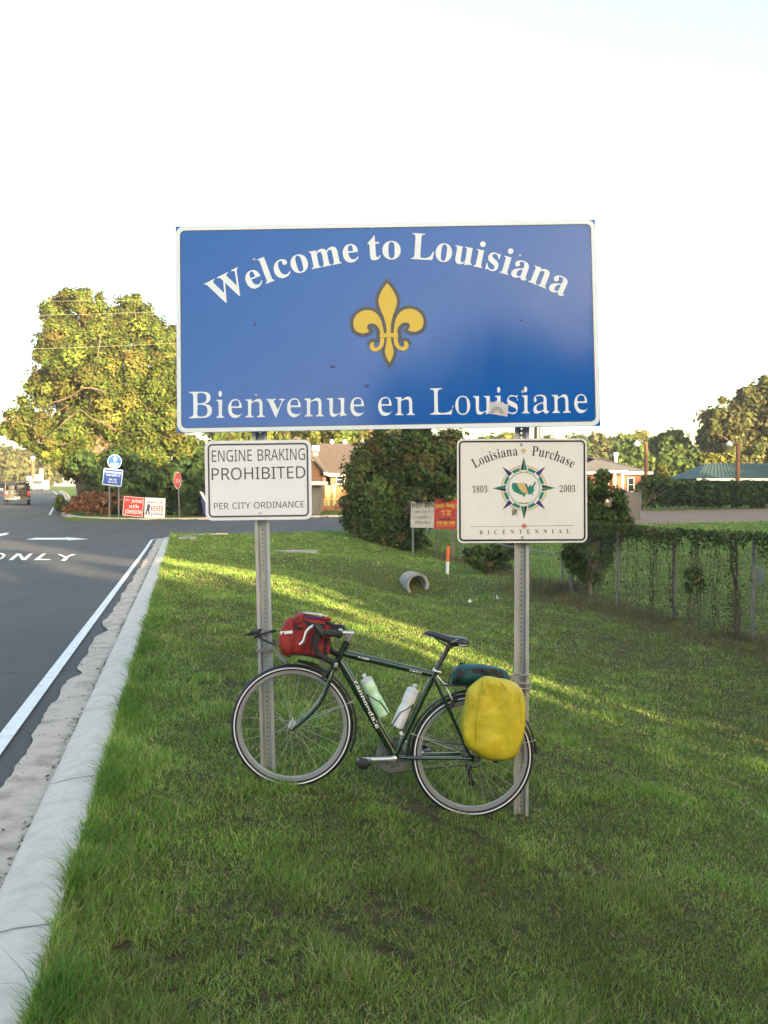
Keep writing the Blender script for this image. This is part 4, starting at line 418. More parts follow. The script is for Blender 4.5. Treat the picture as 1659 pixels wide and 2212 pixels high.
# grit and leaf litter along the kerb joint
kerb = sweep('kerb', [(X_FACE, -.02), (X_FACE + .006, .050), (X_FACE + .030, .080), (X_FACE + .15, .112), (X_GRASS, .13), (X_GRASS + .005, -.05)], M['concrete'])
mb = MB()                                              # kerb joints: thin dark cuts 1.9 m apart
for y in np.arange(1.55, 40, 1.9):
    for (oa, za), (ob, zb) in (((X_FACE + .008, .053), (X_FACE + .03, .083)), ((X_FACE + .03, .083), (X_FACE + .15, .1145)), ((X_FACE + .15, .1145), (X_GRASS - .005, .1325))):
        def q(o, z, dy): x = o + KD * (y + dy); return (x, y + dy, float(ZR(x, y + dy)) + z)
        mb.quad(q(oa, za, -.004), q(ob, zb, -.004), q(ob, zb, .004), q(oa, za, .004))
tag(mb.build('kerb_joint_cuts', M['ink'], smooth_deg=0), kind='structure')
def poly_mark(name, pts, m, dz=.008):
    n = len(pts); o = mesh_obj(name, [(x, y, float(ZR(x, y)) + dz) for x, y in pts], [tuple(range(n))], m, smooth_deg=0); return tag(o, kind='structure')
ln = sweep('road_edge_line', [(X_LINE0, .004), (X_LINE1, .004)], M['paint'])
mb = MB()
def flatpoly(pix, dz=.008):
    ps = [road_hit(u, v) for u, v in pix]; vs = [(p.x, p.y, float(ZR(p.x, p.y)) + dz) for p in ps]; mb.add(vs, [tuple(range(len(vs)))])
# turn arrow and the word ONLY, painted on the lane
flatpoly([(55, 1166.5), (76, 1163), (144, 1163.3), (141, 1160.6), (193, 1166.2), (146, 1169.2), (146, 1166.8), (80, 1166.5)])
flatpoly([(-20, 1156), (22, 1150), (14, 1153.5), (20, 1155.5), (-2, 1160), (-20, 1160)])
tag(mb.build('turn_arrow_marking', M['paint'], smooth_deg=0), kind='structure')
mb = MB()
def z4(x, y): return (x / 1.712 * .8534, (1300 + y / 1.712) * .8534)
def seg(a, c, w):                                      # stroke between two road pixels, w in pixels across
    a, c = Vector(a), Vector(c); t = (c - a).normalized(); n = Vector((-t.y, t.x)); n = Vector((n.x, n.y * .45)) * w / 2
    flatpoly([a - n, c - n, c + n, a + n])
N_ = lambda *p: [flatpoly([z4(*q) for q in p])]
N_((37, 205), (72, 174), (88, 174), (55, 205)); N_((74, 174), (90, 174), (110, 205), (94, 205)); N_((94, 205), (127, 174), (143, 174), (112, 205))    # N
N_((146, 205), (184, 174), (201, 174), (165, 205)); N_((158, 199), (220, 200), (214, 206), (150, 206))                            # L
N_((248, 180), (262, 178), (292, 192), (280, 196)); N_((288, 196), (278, 191), (312, 177), (330, 179)); N_((262, 208), (282, 191), (297, 193), (284, 208))  # Y
for k in range(12):                                    # O
    a, c = 2 * math.pi * k / 12, 2 * math.pi * (k + 1) / 12
    f = lambda w, r: z4(-14 + 36 * r * math.cos(w) - 14 * r * math.sin(w) * .9, 189 + 16 * r * math.sin(w))
    flatpoly([f(a, .68), f(c, .68), f(c, 1.0), f(a, 1.0)])
tag(mb.build('only_marking', M['paint'], smooth_deg=0), kind='structure')
# far edge line and far kerb
fl = [(108.6, 1057.5), (98, 1074), (86, 1093), (72.8, 1113)]
pl = [(far_edge_x(y) - 1.0, y) for y in np.linspace(66, 160, 30)]
strip('far_edge_line', [(x - .14, y) for x, y in pl], [(x, y) for x, y in pl], M['paint'], .004)
kp = [(float(far_edge_x(y)), y) for y in np.linspace(160, 66, 30)] + [(-20.2, 63.8), (-18.9, 61.9), (-16.9, 61.0), (-14.4, 60.9)] + [(x, float(y_far(x))) for x in np.arange(-12.5, 5, 1.5)]
V = []; F = []
for i, (x, y) in enumerate(kp):
    a = Vector(kp[max(i - 1, 0)]); c = Vector(kp[min(i + 1, len(kp) - 1)]); t = (c - a).normalized(); n = Vector((-t.y, t.x))   # left of travel = away from the road
    for o, dz in ((-.30, .005), (0, .008), (.03, .12), (.20, .125), (.21, -.1)):
        q = Vector((x, y)) + n * o; V.append((q.x, q.y, float(ZR(x, y)) + dz))
for i in range(len(kp) - 1):
    for j in range(4): q = i * 5 + j; F.append((q, q + 1, q + 6, q + 5))
tag(mesh_obj('far_kerb', V, F, M['gutter'], smooth_deg=40), kind='structure')

rc = np.random.default_rng(14); mb = MB()             # hairline cracks and a sealed seam in the asphalt
for x0_, y0_, h_, n_ in ((-4.2, 7.0, .1, 22), (-6.0, 12.0, -.15, 26), (-5.0, 9.5, 1.9, 10), (-8.5, 20, .1, 24), (-7.4, 16, 1.6, 14), (-9.5, 26, -.1, 26), (-11, 33, 1.5, 18)):
    x, y = x0_, y0_; a = h_ - .2
    for _ in range(n_):
        a2 = a + rc.normal(0, .35); l = rc.uniform(.15, .4); x1, y1 = x + math.sin(a2) * l, y + math.cos(a2) * l; w = rc.uniform(.004, .011); nx, ny = math.cos(a2) * w, -math.sin(a2) * w
        if x1 < kx(X_LINE0, y1) - .1: mb.quad((x - nx, y - ny, float(ZR(x, y)) + .001), (x + nx, y + ny, float(ZR(x, y)) + .001), (x1 + nx, y1 + ny, float(ZR(x1, y1)) + .001), (x1 - nx, y1 - ny, float(ZR(x1, y1)) + .001))
        x, y = x1, y1
tag(mb.build('asphalt_cracks', M['rubber'], smooth_deg=0), kind='structure')
# grit and dead leaves swept against the kerb
rs = np.random.default_rng(8); n = 6500
y = rs.uniform(2.5, 34, n) ; off = np.where(rs.random(n) < .7, rs.normal(X_FACE - .02, .022, n), rs.normal(X_GUT - .02, .09, n))
off = np.minimum(off, X_FACE - .004); x = off + KD * y; z = ZR(x, y) + .008
w = rs.random((n, 1)); keep = (np.sin(y * 2.1) + np.sin(y * 5.3 + 1) + rs.normal(0, .8, n)) > 0
x, y, z, w = x[keep], y[keep], z[keep], w[keep]; n = len(x); s = rs.uniform(.003, .012, n) 
d = rs.normal(0, 1, (n, 4, 3)); d[:, :, 2] = np.abs(d[:, :, 2]) * .5
V = np.stack([x, y, z], -1)[:, None, :] + d * s[:, None, None] * .8
F = np.arange(n)[:, None] * 4; F = np.concatenate([F + np.array([[0, 1, 2]]), F + np.array([[0, 2, 3]]), F + np.array([[0, 1, 3]])])
tint = np.repeat(w * np.array([[.22, .15, .09]]) + (1 - w) * np.array([[.06, .045, .035]]), 4, 0)
o = big_mesh('gutter_litter', V.reshape(-1, 3), 3, M['dry_leaf'], tint=tint, faces=F); tag(o, kind='stuff', label='brown leaf litter and grit along the kerb', cat='litter')

# concrete slabs sunk in the grass
def slab(u0, u1, v0, v1, Y, label, h=.07):
    a, c = P(u0, v0, Y), P(u1, v1, Y); m = (a + c) / 2; w = (c - a).length
    m.z = g1(m.x, m.y) + .035
    mb = MB(); mb.bevel_box((m.x, m.y, m.z), (w, .9, h + .02), .02, rz=.12); mb.bevel_box((m.x + .05, m.y + .05, m.z + h / 2 + .012), (.55, .5, .03), .01, rz=.12)
    return tag(mb.build('drain_slab', M['pipe']), label, 'drain slab', 'drain covers in the grass')
slab(592, 685, 1196, 1198, 34, 'long pale concrete drain slab in the grass right of the engine braking post')
slab(386, 424, 1172, 1172, 39.5, 'small concrete drain slab in the grass beside the kerb corner')

# ------------------------------------------------------------------ grass, leaves, trees
def blades(name, n, rs, xy, h, w, tint, lean=.5):
    """n bent grass blades, two segments each"""
    x, y = xy; z = G(x, y) - .01
    a = rs.uniform(0, 2 * np.pi, n); ld = rs.uniform(0, 2 * np.pi, n); l = np.abs(rs.normal(0, lean, n)) * h
    base = np.stack([x, y, z], -1); side = np.stack([np.cos(a), np.sin(a), 0 * a], -1) * (w / 2)[:, None]
    tip = base + np.stack([np.cos(ld) * l, np.sin(ld) * l, h], -1)
    mid = base * .5 + tip * .5; mid[:, 2] += h * .10; mid[:, :2] -= np.stack([np.cos(ld) * l, np.sin(ld) * l], -1) * .15
    V = np.stack([base - side, base + side, mid + side * .75, mid - side * .75, tip], 1).reshape(-1, 3)
    k = np.arange(n)[:, None] * 5
    F = np.concatenate([k + np.array([[0, 1, 2]]), k + np.array([[0, 2, 3]]), k + np.array([[3, 2, 4]])])
    o = big_mesh(name, V, 3, M['blade'], tint=np.repeat(tint, 5, 0), faces=F)
    o.data.shade_smooth(); return o
def wav(x, y, s, seed):
    r = np.random.default_rng(seed); t = 0
    for _ in range(7):
        a = r.uniform(0, 6.28); f = s * r.uniform(.5, 2.2); t = t + np.sin((np.cos(a) * x + np.sin(a) * y) * f + r.uniform(0, 6.28))
    return t / 2.65
rs = np.random.default_rng(11)
n = 1050000
y = np.exp(rs.uniform(math.log(2.2), math.log(60), n)); x = rs.uniform(-.54, .56, n) * y + rs.normal(0, .35, n)
ok = ~on_road(x, y, -.015) & (x > kx(X_GRASS - .015, y))
patch = .75 * wav(x, y, 2.6, 1) + .55 * wav(x, y, 8, 2) + .8 * wav(x, y, 30, 6) * (1 - smooth(7, 16, y)) + .35 * wav(x, y, 62, 7) * (1 - smooth(4, 9, y))                       # worn patches
ok &= (patch > -1.32 + rs.normal(0, .35, n) - .6 * smooth(6, 14, y)); x, y, patch = x[ok], y[ok], patch[ok]; n = len(x)
dist = np.sqrt(x * x + y * y)
edge = x - kx(X_GRASS, y); nearedge = np.exp(-np.clip(edge, 0, 9) / .12)
tuft = np.clip(wav(x, y, 5, 4), -1, 2)
h = (.019 + .016 * tuft.clip(0) + .024 * nearedge) * rs.uniform(.55, 1.75, n) * (1 + dist / 45)
w = rs.uniform(.0024, .0050, n) * np.maximum(1, dist / 5.0)
gcol = np.array([[.140, .255, .036], [.200, .325, .052], [.080, .165, .027], [.31, .32, .10], [.40, .32, .17]])
pw = np.array([.34, .28, .18, .12, .08]); pick = rs.choice(5, n, p=pw)
dry = smooth(.2, 1.6, wav(x, y, .9, 9) - .5 * patch + rs.normal(0, .5, n)) * .36
weed = np.exp(-((x - (4.66 + (25.5 - y) * .194) + .55) / .55) ** 2) * ((y > 11) & (y < 29))     # browned off along the fence
bank = np.exp(-((x - kx(7.2, y)) / 1.1) ** 2) * .5 * (y < 24)
dry = np.clip(dry + weed * 1.1 + bank * rs.uniform(0, 1.3, n), 0, 1)
h *= (1 + 1.2 * weed * rs.random(n))
tint = gcol[pick] * rs.uniform(.6, 1.35, (n, 1)) * 1.12 * (1 + .13 * np.clip(wav(x, y, 3.1, 31), -1.5, 1.5) + .13 * np.clip(wav(x, y, 9, 32), -1.5, 1.5))[:, None]; tint = tint * (1 - dry[:, None] * .75) + np.array([[.17, .115, .06]]) * dry[:, None] * .75
grass = blades('grass', n, rs, (x, y), h, w, tint, lean=.95); tag(grass, 'short green grass covering the verge and ditch', 'grass', kind='stuff')
# longer tufts leaning over the kerb and scattered in the foreground
n = 15000; y = np.exp(rs.uniform(math.log(2.2), math.log(16), n)); yq = np.round(y * 9) / 9
sel = rs.random(n) < .6
x = np.where(sel, kx(X_GRASS, y) + np.abs(rs.normal(0, .07, n)) + .012, rs.uniform(-.5, .5, n) * y)
cl = wav(x, y, 6, 21) + .5 * wav(x, y, 17, 22); ok = (x > kx(X_GRASS, y) - .02) & (cl > np.where(sel, .0, .45)); x, y, sel = x[ok], y[ok], sel[ok]; n = len(x)
h = rs.uniform(.05, .115, n) * np.where(sel, 1, .85); w = rs.uniform(.003, .005, n) * np.maximum(1, y / 6)
tint = np.array([[.09, .19, .03]]) * rs.uniform(.6, 1.5, (n, 1))
tufts = blades('grass_tufts', n, rs, (x, y), h, w, tint, lean=.8); tag(tufts, 'longer grass tufts along the kerb', 'grass', kind='stuff')
# fallen leaves and scraps in the grass
n = 40; y = np.exp(rs.uniform(math.log(2.8), math.log(14), n)); x = rs.uniform(-.3, .38, n) * y; ok = x > kx(X_GRASS + .1, y); x, y = x[ok], y[ok]; n = len(x)
z = G(x, y) + .03; s = rs.uniform(.012, .028, n); ctr = np.stack([x, y, z], -1)
ax = rs.normal(0, 1, (n, 3)); ax[:, 2] *= .3; ax /= np.linalg.norm(ax, axis=1, keepdims=True); bx = np.cross(ax, rs.normal(0, .4, (n, 3)) + [0, 0, 1]); bx /= np.linalg.norm(bx, axis=1, keepdims=True)
V = np.stack([ctr - ax * s[:, None], ctr - bx * s[:, None] * .6, ctr + ax * s[:, None], ctr + bx * s[:, None] * .6], 1).reshape(-1, 3)
cc = np.array([[.16, .075, .03], [.19, .12, .06], [.10, .06, .035]])[rs.integers(0, 3, n)]
o = big_mesh('fallen_leaves', V, 4, M['dry_leaf'], tint=np.repeat(cc, 4, 0)); tag(o, 'brown fallen leaves scattered in the foreground grass', 'leaves', kind='stuff')

CROWN_OUT = [None]
def crown_points(rs, blobs, n, sub=26, spread=.2, shell=.55):
    bl = np.array(blobs, float); vol = (bl[:, 3] * bl[:, 4] * bl[:, 5]) ** (2 / 3); cnt = (vol / vol.sum() * n).astype(int) + 1
    pts = []; cid = []; nc = 0; out = []
    for q, c in zip(bl, cnt):
        d = rs.normal(0, 1, (sub, 3)); d /= np.linalg.norm(d, axis=1, keepdims=True)
        r = (shell + (1 - shell) * rs.random((sub, 1)) ** .7) * rs.uniform(.85, 1.12, (sub, 1)); ctr = d * r
        k = rs.integers(0, sub, c); p = ctr[k] + rs.normal(0, spread, (c, 3)) * rs.uniform(.5, 1.1, (sub, 1))[k]
        pts.append(q[:3] + p * q[3:6]); cid.append(k + nc); nc += sub; w = (p - ctr[k]) / spread * .8 + p * .9; out.append(w / np.linalg.norm(w, axis=1, keepdims=True).clip(1e-6))
    CROWN_OUT[0] = np.concatenate(out)
    return np.concatenate(pts), np.concatenate(cid), nc
def leaf_cloud(name, pts, size, tint, rs, parent=None, m=None, up=.25, elong=1.7, base=None, out=None):
    n = len(pts)
    a = rs.normal(0, 1, (n, 3)); a /= np.linalg.norm(a, axis=1, keepdims=True)
    nn = rs.normal(0, 1, (n, 3)); nn[:, 2] = np.abs(nn[:, 2]) + up
    if out is not None: nn = out * 1.15 + nn * .42; a = np.cross(nn, a); a /= np.linalg.norm(a, axis=1, keepdims=True).clip(1e-6)
    b = np.cross(a, nn); b /= np.linalg.norm(b, axis=1, keepdims=True)
    s = (size * rs.uniform(.6, 1.35, n))[:, None]
    V = np.stack([pts - a * s * elong / 2, pts - b * s / 2 + a * s * .1, pts + a * s * elong / 2, pts + b * s / 2 + a * s * .1], 1).reshape(-1, 3)
    o = big_mesh(name, V, 4, m or M['leaf'], parent=parent, tint=np.repeat(tint, 4, 0), base=base); return o
PAL = {
 'oak': ([[.080, .122, .020], [.120, .145, .024], [.048, .080, .016], [.16, .13, .03], [.14, .08, .03]], [.36, .28, .22, .10, .04]),
 'gold': ([[.14, .15, .028], [.11, .135, .026], [.17, .145, .036]], [.5, .3, .2]),
 'dark': ([[.040, .075, .020], [.055, .095, .024], [.028, .055, .018]], [.4, .35, .25]),
 'mid': ([[.070, .115, .028], [.095, .135, .032], [.05, .085, .024]], [.4, .35, .25]),
 'vine': ([[.055, .100, .022], [.080, .125, .030], [.038, .070, .018], [.14, .075, .03], [.17, .11, .04]], [.36, .25, .22, .11, .06]),
 'hedge': ([[.030, .060, .016], [.042, .078, .020], [.022, .045, .014]], [.4, .35, .25]),
 'dead': ([[.20, .095, .040], [.26, .13, .06], [.13, .065, .03]], [.45, .3, .25]),
 'bronze': ([[.090, .098, .030], [.062, .082, .025], [.125, .108, .038]], [.4, .35, .25]),
}
def tints(rs, cid, nc, pal, var=.28):
    cols, w = PAL[pal]; cols = np.array(cols); n = len(cid)
    c = cols[rs.choice(len(cols), n, p=w)] * .55 + cols[rs.choice(len(cols), nc, p=w)][cid] * .45
    return c * rs.normal(1, .16, (n, 1)).clip(.5, 1.6) * rs.normal(1, var, (nc, 1)).clip(.5, 1.5)[cid]
SEED = [100]
def tree(name, label, cat, Y, base_u, blobs, pal, leaf=.28, n=9000, tr=.3, group=None, depth=1.0, limbs=True, sub=26, trunk_to=None, m=None, spread=.2, kind=None, zbase=None):
    SEED[0] += 1; rs = np.random.default_rng(SEED[0])
    bx = XU(base_u, Y); bz = g1(bx, Y) if zbase is None else zbase
    root = thing(name, label, cat, (bx, Y, bz), group)
    B = []
    for q in blobs:
        u, v, r = q[:3]; dy = q[3] if len(q) > 3 else rs.uniform(-1, 1) * r * Y / FPX * .5; p = P(u, v, Y + dy); R = r * Y / FPX
        B.append((p.x, p.y, p.z, R, R * depth, R * (q[4] if len(q) > 4 else .92)))
    pts, cid, nc = crown_points(rs, B, n, sub, spread); pts[:, 2] = np.maximum(pts[:, 2], bz + .03)
    leaf_cloud('crown', pts, leaf, tints(rs, cid, nc, pal), rs, root, m, out=CROWN_OUT[0])
    mb = MB(); cz = min(q[2] for q in B); top = Vector((np.mean([q[0] for q in B]) * .4 + bx * .6, Y, bz + (max(q[2] for q in B) - bz) * (.45 if trunk_to is None else trunk_to)))
    b0 = Vector((bx, Y, bz - .15)); mid = (b0 + top) / 2 + Vector((rs.normal(0, tr), rs.normal(0, tr), 0))
    mb.tube([b0, b0 + Vector((0, 0, .4)), mid, top], [tr * 1.5, tr * 1.1, tr * .85, tr * .5], 10)
    if limbs:
        for q in B:
            e = Vector(q[:3]); s = mid.lerp(top, rs.uniform(.1, .9)); k = (s + e) / 2 + Vector((rs.normal(0, .4), rs.normal(0, .4), rs.uniform(-.2, .8))) * q[3] * .25
            mb.tube([s, k, e], [tr * .45, tr * .28, tr * .08], 6)
            for _ in range(2):
                f = e + Vector(rs.normal(0, .5, 3)) * q[3]; mb.tube([k, (k + f) / 2 + Vector(rs.normal(0, .1, 3)) * q[3], f], [tr * .22, tr * .14, tr * .04], 5)
    mb.build('trunk', M['bark'], root)
    return root

# ------------------------------------------------------------------ sign faces: flat artwork laid on a plane
class Face:
    """a sign panel given by its four corners in the picture and their distances"""
    def __init__(s, tl, tr, br, bl, yt, yb, thick=.004):
        a, b, c, d = P(*tl, yt), P(*tr, yt), P(*br, yb), P(*bl, yb)
        s.o = (a + b + c + d) / 4; s.ex = ((b - a) + (c - d)).normalized(); ez = ((a - d) + (b - c)); s.n = ez.cross(s.ex).normalized()
        s.n = s.ex.cross(ez).normalized()
        if s.n.y > 0: s.n = -s.n                       # towards the viewer
        s.ez = s.ex.cross(s.n); s.ez = s.ez if s.ez.z > 0 else -s.ez
        s.w = ((b - a).length + (c - d).length) / 2; s.h = ((a - d).length + (b - c).length) / 2; s.t = thick
    def uv(s, u, v): p = onplane(u, v, s.o, s.n) - s.o; return np.array([p.dot(s.ex), p.dot(s.ez)])
    def pt(s, q, lift=0.0): return s.o + s.ex * float(q[0]) + s.ez * float(q[1]) + s.n * lift
def rrect(w, h, r, n=6, cx=0, cy=0):
    out = []
    for sx, sy, a0 in ((1, 1, 0), (-1, 1, 90), (-1, -1, 180), (1, -1, 270)):
        for k in range(n + 1):
            a = math.radians(a0 + 90 * k / n); out.append((cx + sx * (w / 2 - r) + r * math.cos(a), cy + sy * (h / 2 - r) + r * math.sin(a)))
    return np.array(out)
def fill(polys):
    """triangulate flat outlines (with holes); list of (n,2) arrays -> verts2d, faces"""
    c = bpy.data.curves.new('outline', 'CURVE'); c.dimensions = '2D'; c.fill_mode = 'BOTH'
    for p in polys:
        s = c.splines.new('POLY'); s.points.add(len(p) - 1); s.points.foreach_set('co', np.c_[p, np.zeros(len(p)), np.ones(len(p))].ravel().astype(np.float32)); s.use_cyclic_u = True
    o = bpy.data.objects.new('outline', c); me = bpy.data.meshes.new_from_object(o)
    V = np.array([v.co[:2] for v in me.vertices]).reshape(-1, 2); F = [tuple(f.vertices) for f in me.polygons]
    bpy.data.objects.remove(o); bpy.data.curves.remove(c); bpy.data.meshes.remove(me); return V, F
def ink(mb, face, polys, lift, thick=.0006):
    V, F = fill(polys)
    def nrm(f):
        a, b, c = (V[i] for i in f[:3]); return (b[0] - a[0]) * (c[1] - a[1]) - (b[1] - a[1]) * (c[0] - a[0])
    F = [f if nrm(f) > 0 else f[::-1] for f in F]
    mb.add([face.pt(q, lift) for q in V], F)
def panel(mb, face, outline, lift=0.0):
    mb.prism([face.pt(q, lift - face.t) for q in outline], face.n * face.t)
def ring_polys(w, h, r, t): return [rrect(w, h, r), rrect(w - 2 * t, h - 2 * t, max(r - t, .001))]
def glyphs(s, font, space=.28, thin=0.0, track=0.0):
    x = 0; out = []
    for ch in s:
        if ch in GLYPH[font]:
            a, cs = GLYPH[font][ch]; cs = [c.copy() for c in cs]
            if ch == '.': pass
            if thin: cs = [thin_x(c, thin if ch not in 'v' else thin * .35) for c in cs]
            out.append((x, a / 1000, cs)); x += a / 1000 + track
        elif ch == '-': out.append((x, .33, [np.array([[.04, .20], [.29, .20], [.29, .28], [.04, .28]])])); x += .33 + track
        elif ch == '.': out.append((x, .25, [np.array([[.07, 0], [.18, 0], [.18, .11], [.07, .11]])])); x += .25 + track
        elif ch == "'": out.append((x, .2, [np.array([[.06, .48], [.12, .48], [.14, .68], [.05, .68]])])); x += .2 + track
        elif ch == '&': x = x; a, cs = GLYPH[font]['8']; out.append((x, a / 1000, [c.copy() for c in cs])); x += a / 1000
        else: x += space + track
    return out, x - track
def area(c): return .5 * float(np.sum(c[:, 0] * np.roll(c[:, 1], -1) - np.roll(c[:, 0], -1) * c[:, 1]))
def thin_x(c, d):
    """move an outline sideways only: stems get lighter, hairlines keep their weight"""
    e = np.roll(c, -1, 0) - c; L = np.linalg.norm(e, axis=1, keepdims=True).clip(1e-6); nr = np.stack([e[:, 1], -e[:, 0]], -1) / L     # right-hand normal
    nv = nr + np.roll(nr, 1, 0); nv /= np.linalg.norm(nv, axis=1, keepdims=True).clip(1e-6)
    c2 = c.copy(); c2[:, 0] -= nv[:, 0] * d * THIN_SIGN
    return c2
_bs = GLYPH['tb']['L'][1][0]; THIN_SIGN = 1 if area(_bs) > 0 else -1
CAPH = {f: float(GLYPH[f]['E'][1][0][:, 1].max()) for f in GLYPH}
def text_line(mb, face, s, font, p0, p1, cap, lift=.0015, thin=0.0, track=0.0, slant=0.0):
    """write s from picture point p0 to p1 (baseline ends); cap = cap height in picture units"""
    a, b = face.uv(*p0), face.uv(*p1); hgt = np.linalg.norm(face.uv(p0[0], p0[1] - cap) - a)
    gs, W = glyphs(s, font, thin=thin, track=track); L = np.linalg.norm(b - a); t = (b - a) / L; nn = np.array([-t[1], t[0]])
    lo = min(c[:, 0].min() + x for x, _, cs in gs for c in cs); hi = max(c[:, 0].max() + x for x, _, cs in gs for c in cs)
    sx = L / (hi - lo); sy = hgt / CAPH[font]
    for x, adv, cs in gs:
        ink(mb, face, [a + ((c[:, :1] + x - lo + slant * c[:, 1:]) * sx) * t + c[:, 1:] * sy * nn for c in cs], lift)
def text_arc(mb, face, s, font, centre, top, u0, u1, cap, lift=.0015, thin=0.0):
    """write s along a circle through the picture point `top`; u0,u1 = the letters' left and right ends (as picture points)"""
    c, tp, a, b = (face.uv(*q) for q in (centre, top, u0, u1)); R = np.linalg.norm(tp - c)
    an = lambda q: math.atan2(q[0] - c[0], q[1] - c[1]); A, B = an(a), an(b)
    hgt = np.linalg.norm(face.uv(top[0], top[1] - cap) - tp); sy = hgt / CAPH[font]
    gs, W = glyphs(s, font, thin=thin); lo = min(q[:, 0].min() + x for x, _, cs in gs for q in cs); hi = max(q[:, 0].max() + x for x, _, cs in gs for q in cs)
    k = (B - A) / (hi - lo)                            # radians per em
    for x, adv, cs in gs:
        m = x + adv / 2; w = A + (m - lo) * k; t = np.array([math.cos(w), -math.sin(w)]); nn = np.array([math.sin(w), math.cos(w)])
        ink(mb, face, [c + nn * R + (q[:, :1] - adv / 2) * (k * R) * t + q[:, 1:] * sy * nn for q in cs], lift)
def bez(pts, n=8):
    """smooth closed outline through points (Catmull-Rom); a point with a third value True is a sharp corner"""
    m = len(pts); P_ = [np.array(p[:2], float) for p in pts]; sh = [len(p) > 2 for p in pts]; out = []
    for i in range(m):
        p0, p1, p2, p3 = P_[i - 1], P_[i], P_[(i + 1) % m], P_[(i + 2) % m]
        t1 = (p2 - p1) * .5 if sh[i] else (p2 - p0) / 2; t2 = (p2 - p1) * .5 if sh[(i + 1) % m] else (p3 - p1) / 2
        for k in range(n):
            t = k / n; out.append(p1 * (2 * t**3 - 3 * t**2 + 1) + t1 * (t**3 - 2 * t**2 + t) + p2 * (-2 * t**3 + 3 * t**2) + t2 * (t**3 - t**2))
    return np.array(out)
def grow(c, d):
    s = 1 if area(c) > 0 else -1
    e = np.roll(c, -1, 0) - c; L = np.linalg.norm(e, axis=1, keepdims=True).clip(1e-9); nr = np.stack([e[:, 1], -e[:, 0]], -1) / L * s
    a, b = np.roll(nr, 1, 0), nr; nv = a + b; q = (nv * nv).sum(1, keepdims=True); nv = nv / np.maximum(q, .5) * 2
    return c + nv * d
def bolt(face, q, r, name, root, m='alu'):
    mb = MB(); mb.lathe(face.pt(q, .0), face.n, [(0, r), (.002, r), (.004, r * .8), (.0055, r * .35)], 12); return mb.build(name, M[m], root)

def upost(root, xb, yb, zb, xt, zt, w=.084, hole='both'):
    """perforated steel channel post: hat section, holes punched through the web"""
    b, t = Vector((xb, yb, zb)), Vector((xt, yb, zt)); ax = (t - b).normalized(); L = (t - b).length; X = Vector((1, 0, 0)); X = (X - ax * X.dot(ax)).normalized(); Yv = ax.cross(X); Yv = Yv if Yv.y > 0 else -Yv
    h = w / 2; sec = [(-h, .006), (-h, 0), (-h * .56, 0), (-h * .44, .030), (h * .44, .030), (h * .56, 0), (h, 0), (h, .006)]
    mb = MB(); f = lambda q, s: b + X * q[0] + Yv * q[1] + ax * s
    back = [(q[0], q[1] + .004) for q in sec]
    for i in range(len(sec) - 1):
        if i == 3: continue
        for S in (sec, back): mb.quad(f(S[i], 0), f(S[i + 1], 0), f(S[i + 1], L), f(S[i], L))
    x0, x1, yw = sec[3][0], sec[4][0], .030; step = .0254; nh = int(L / step)
    for k in range(nh):
        s0, s1 = k * step, (k + 1) * step; sc = (s0 + s1) / 2; r = .0048
        for dy in (0, .004):
            cor = [(x0, s0), (0, s0), (x1, s0), (x1, sc), (x1, s1), (0, s1), (x0, s1), (x0, sc)]
            cir = [(r * math.cos(a), sc + r * math.sin(a)) for a in [math.radians(225 + 45 * j) for j in range(8)]]
            V = [f((q[0], yw + dy), q[1]) for q in cor + cir]
            mb.add(V, [(j, (j + 1) % 8, 8 + (j + 1) % 8, 8 + j) for j in range(8)])
    return mb.build('channel', M['steel'], root, smooth_deg=20)

YP = 5.70
pb = P(580, 1672, YP); pt = P(553, 620, YP)
rootL = thing('sign_post', 'leaning perforated steel channel post holding the engine braking sign', 'sign post', (pb.x, pb.y, g1(pb.x, pb.y)), 'perforated posts of the welcome sign')
upost(rootL, pb.x, pb.y - .0, g1(pb.x, pb.y) - .12, pt.x, pt.z)
pb2 = P(1126, 1765, YP); pt2 = P(1129, 560, YP)
rootR = thing('sign_post', 'upright perforated steel channel post holding the bicentennial sign', 'sign post', (pb2.x, pb2.y, g1(pb2.x, pb2.y)), 'perforated posts of the welcome sign')
upost(rootR, pb2.x, pb2.y, g1(pb2.x, pb2.y) - .12, pt2.x, pt2.z)

# ---- the welcome sign
W = Face((380, 489), (1285, 474), (1298, 920), (381, 935), 5.70, 5.625)
root = thing('welcome_sign', 'big blue sign reading Welcome to Louisiana with a gold fleur de lis', 'road sign', tuple(W.o - W.ez * (W.h / 2)))
bm_ = bpy.data.materials.new('blue_sign_film'); bm_.use_nodes = True; nt = bm_.node_tree; b = nt.nodes['Principled BSDF']
tc = nt.nodes.new('ShaderNodeTexCoord')
r = _ramp(_noise(2.0, 6), .3, .75, (.006, .095, .385), (.009, .112, .43))
mp = nt.nodes.new('ShaderNodeMapping'); mp.inputs['Scale'].default_value = (2.2, 2.2, .45); nt.links.new(tc.outputs['Object'], mp.inputs[0])
n2 = nt.nodes.new('ShaderNodeTexNoise'); n2.inputs['Scale'].default_value = 3; n2.inputs['Detail'].default_value = 7; nt.links.new(mp.outputs[0], n2.inputs['Vector'])
rr = nt.nodes.new('ShaderNodeMapRange'); rr.inputs[1].default_value = .35; rr.inputs[2].default_value = .7; rr.inputs[3].default_value = .11; rr.inputs[4].default_value = .15
nt.links.new(n2.outputs['Fac'], rr.inputs[0]); nt.links.new(rr.outputs[0], b.inputs['Roughness']); nt.links.new(r.outputs[0], b.inputs['Base Color'])
b.inputs['Specular IOR Level'].default_value = .42
mb = MB(); panel(mb, W, rrect(W.w, W.h, .006, 2)); mb.build('panel', bm_, root, smooth_deg=0)
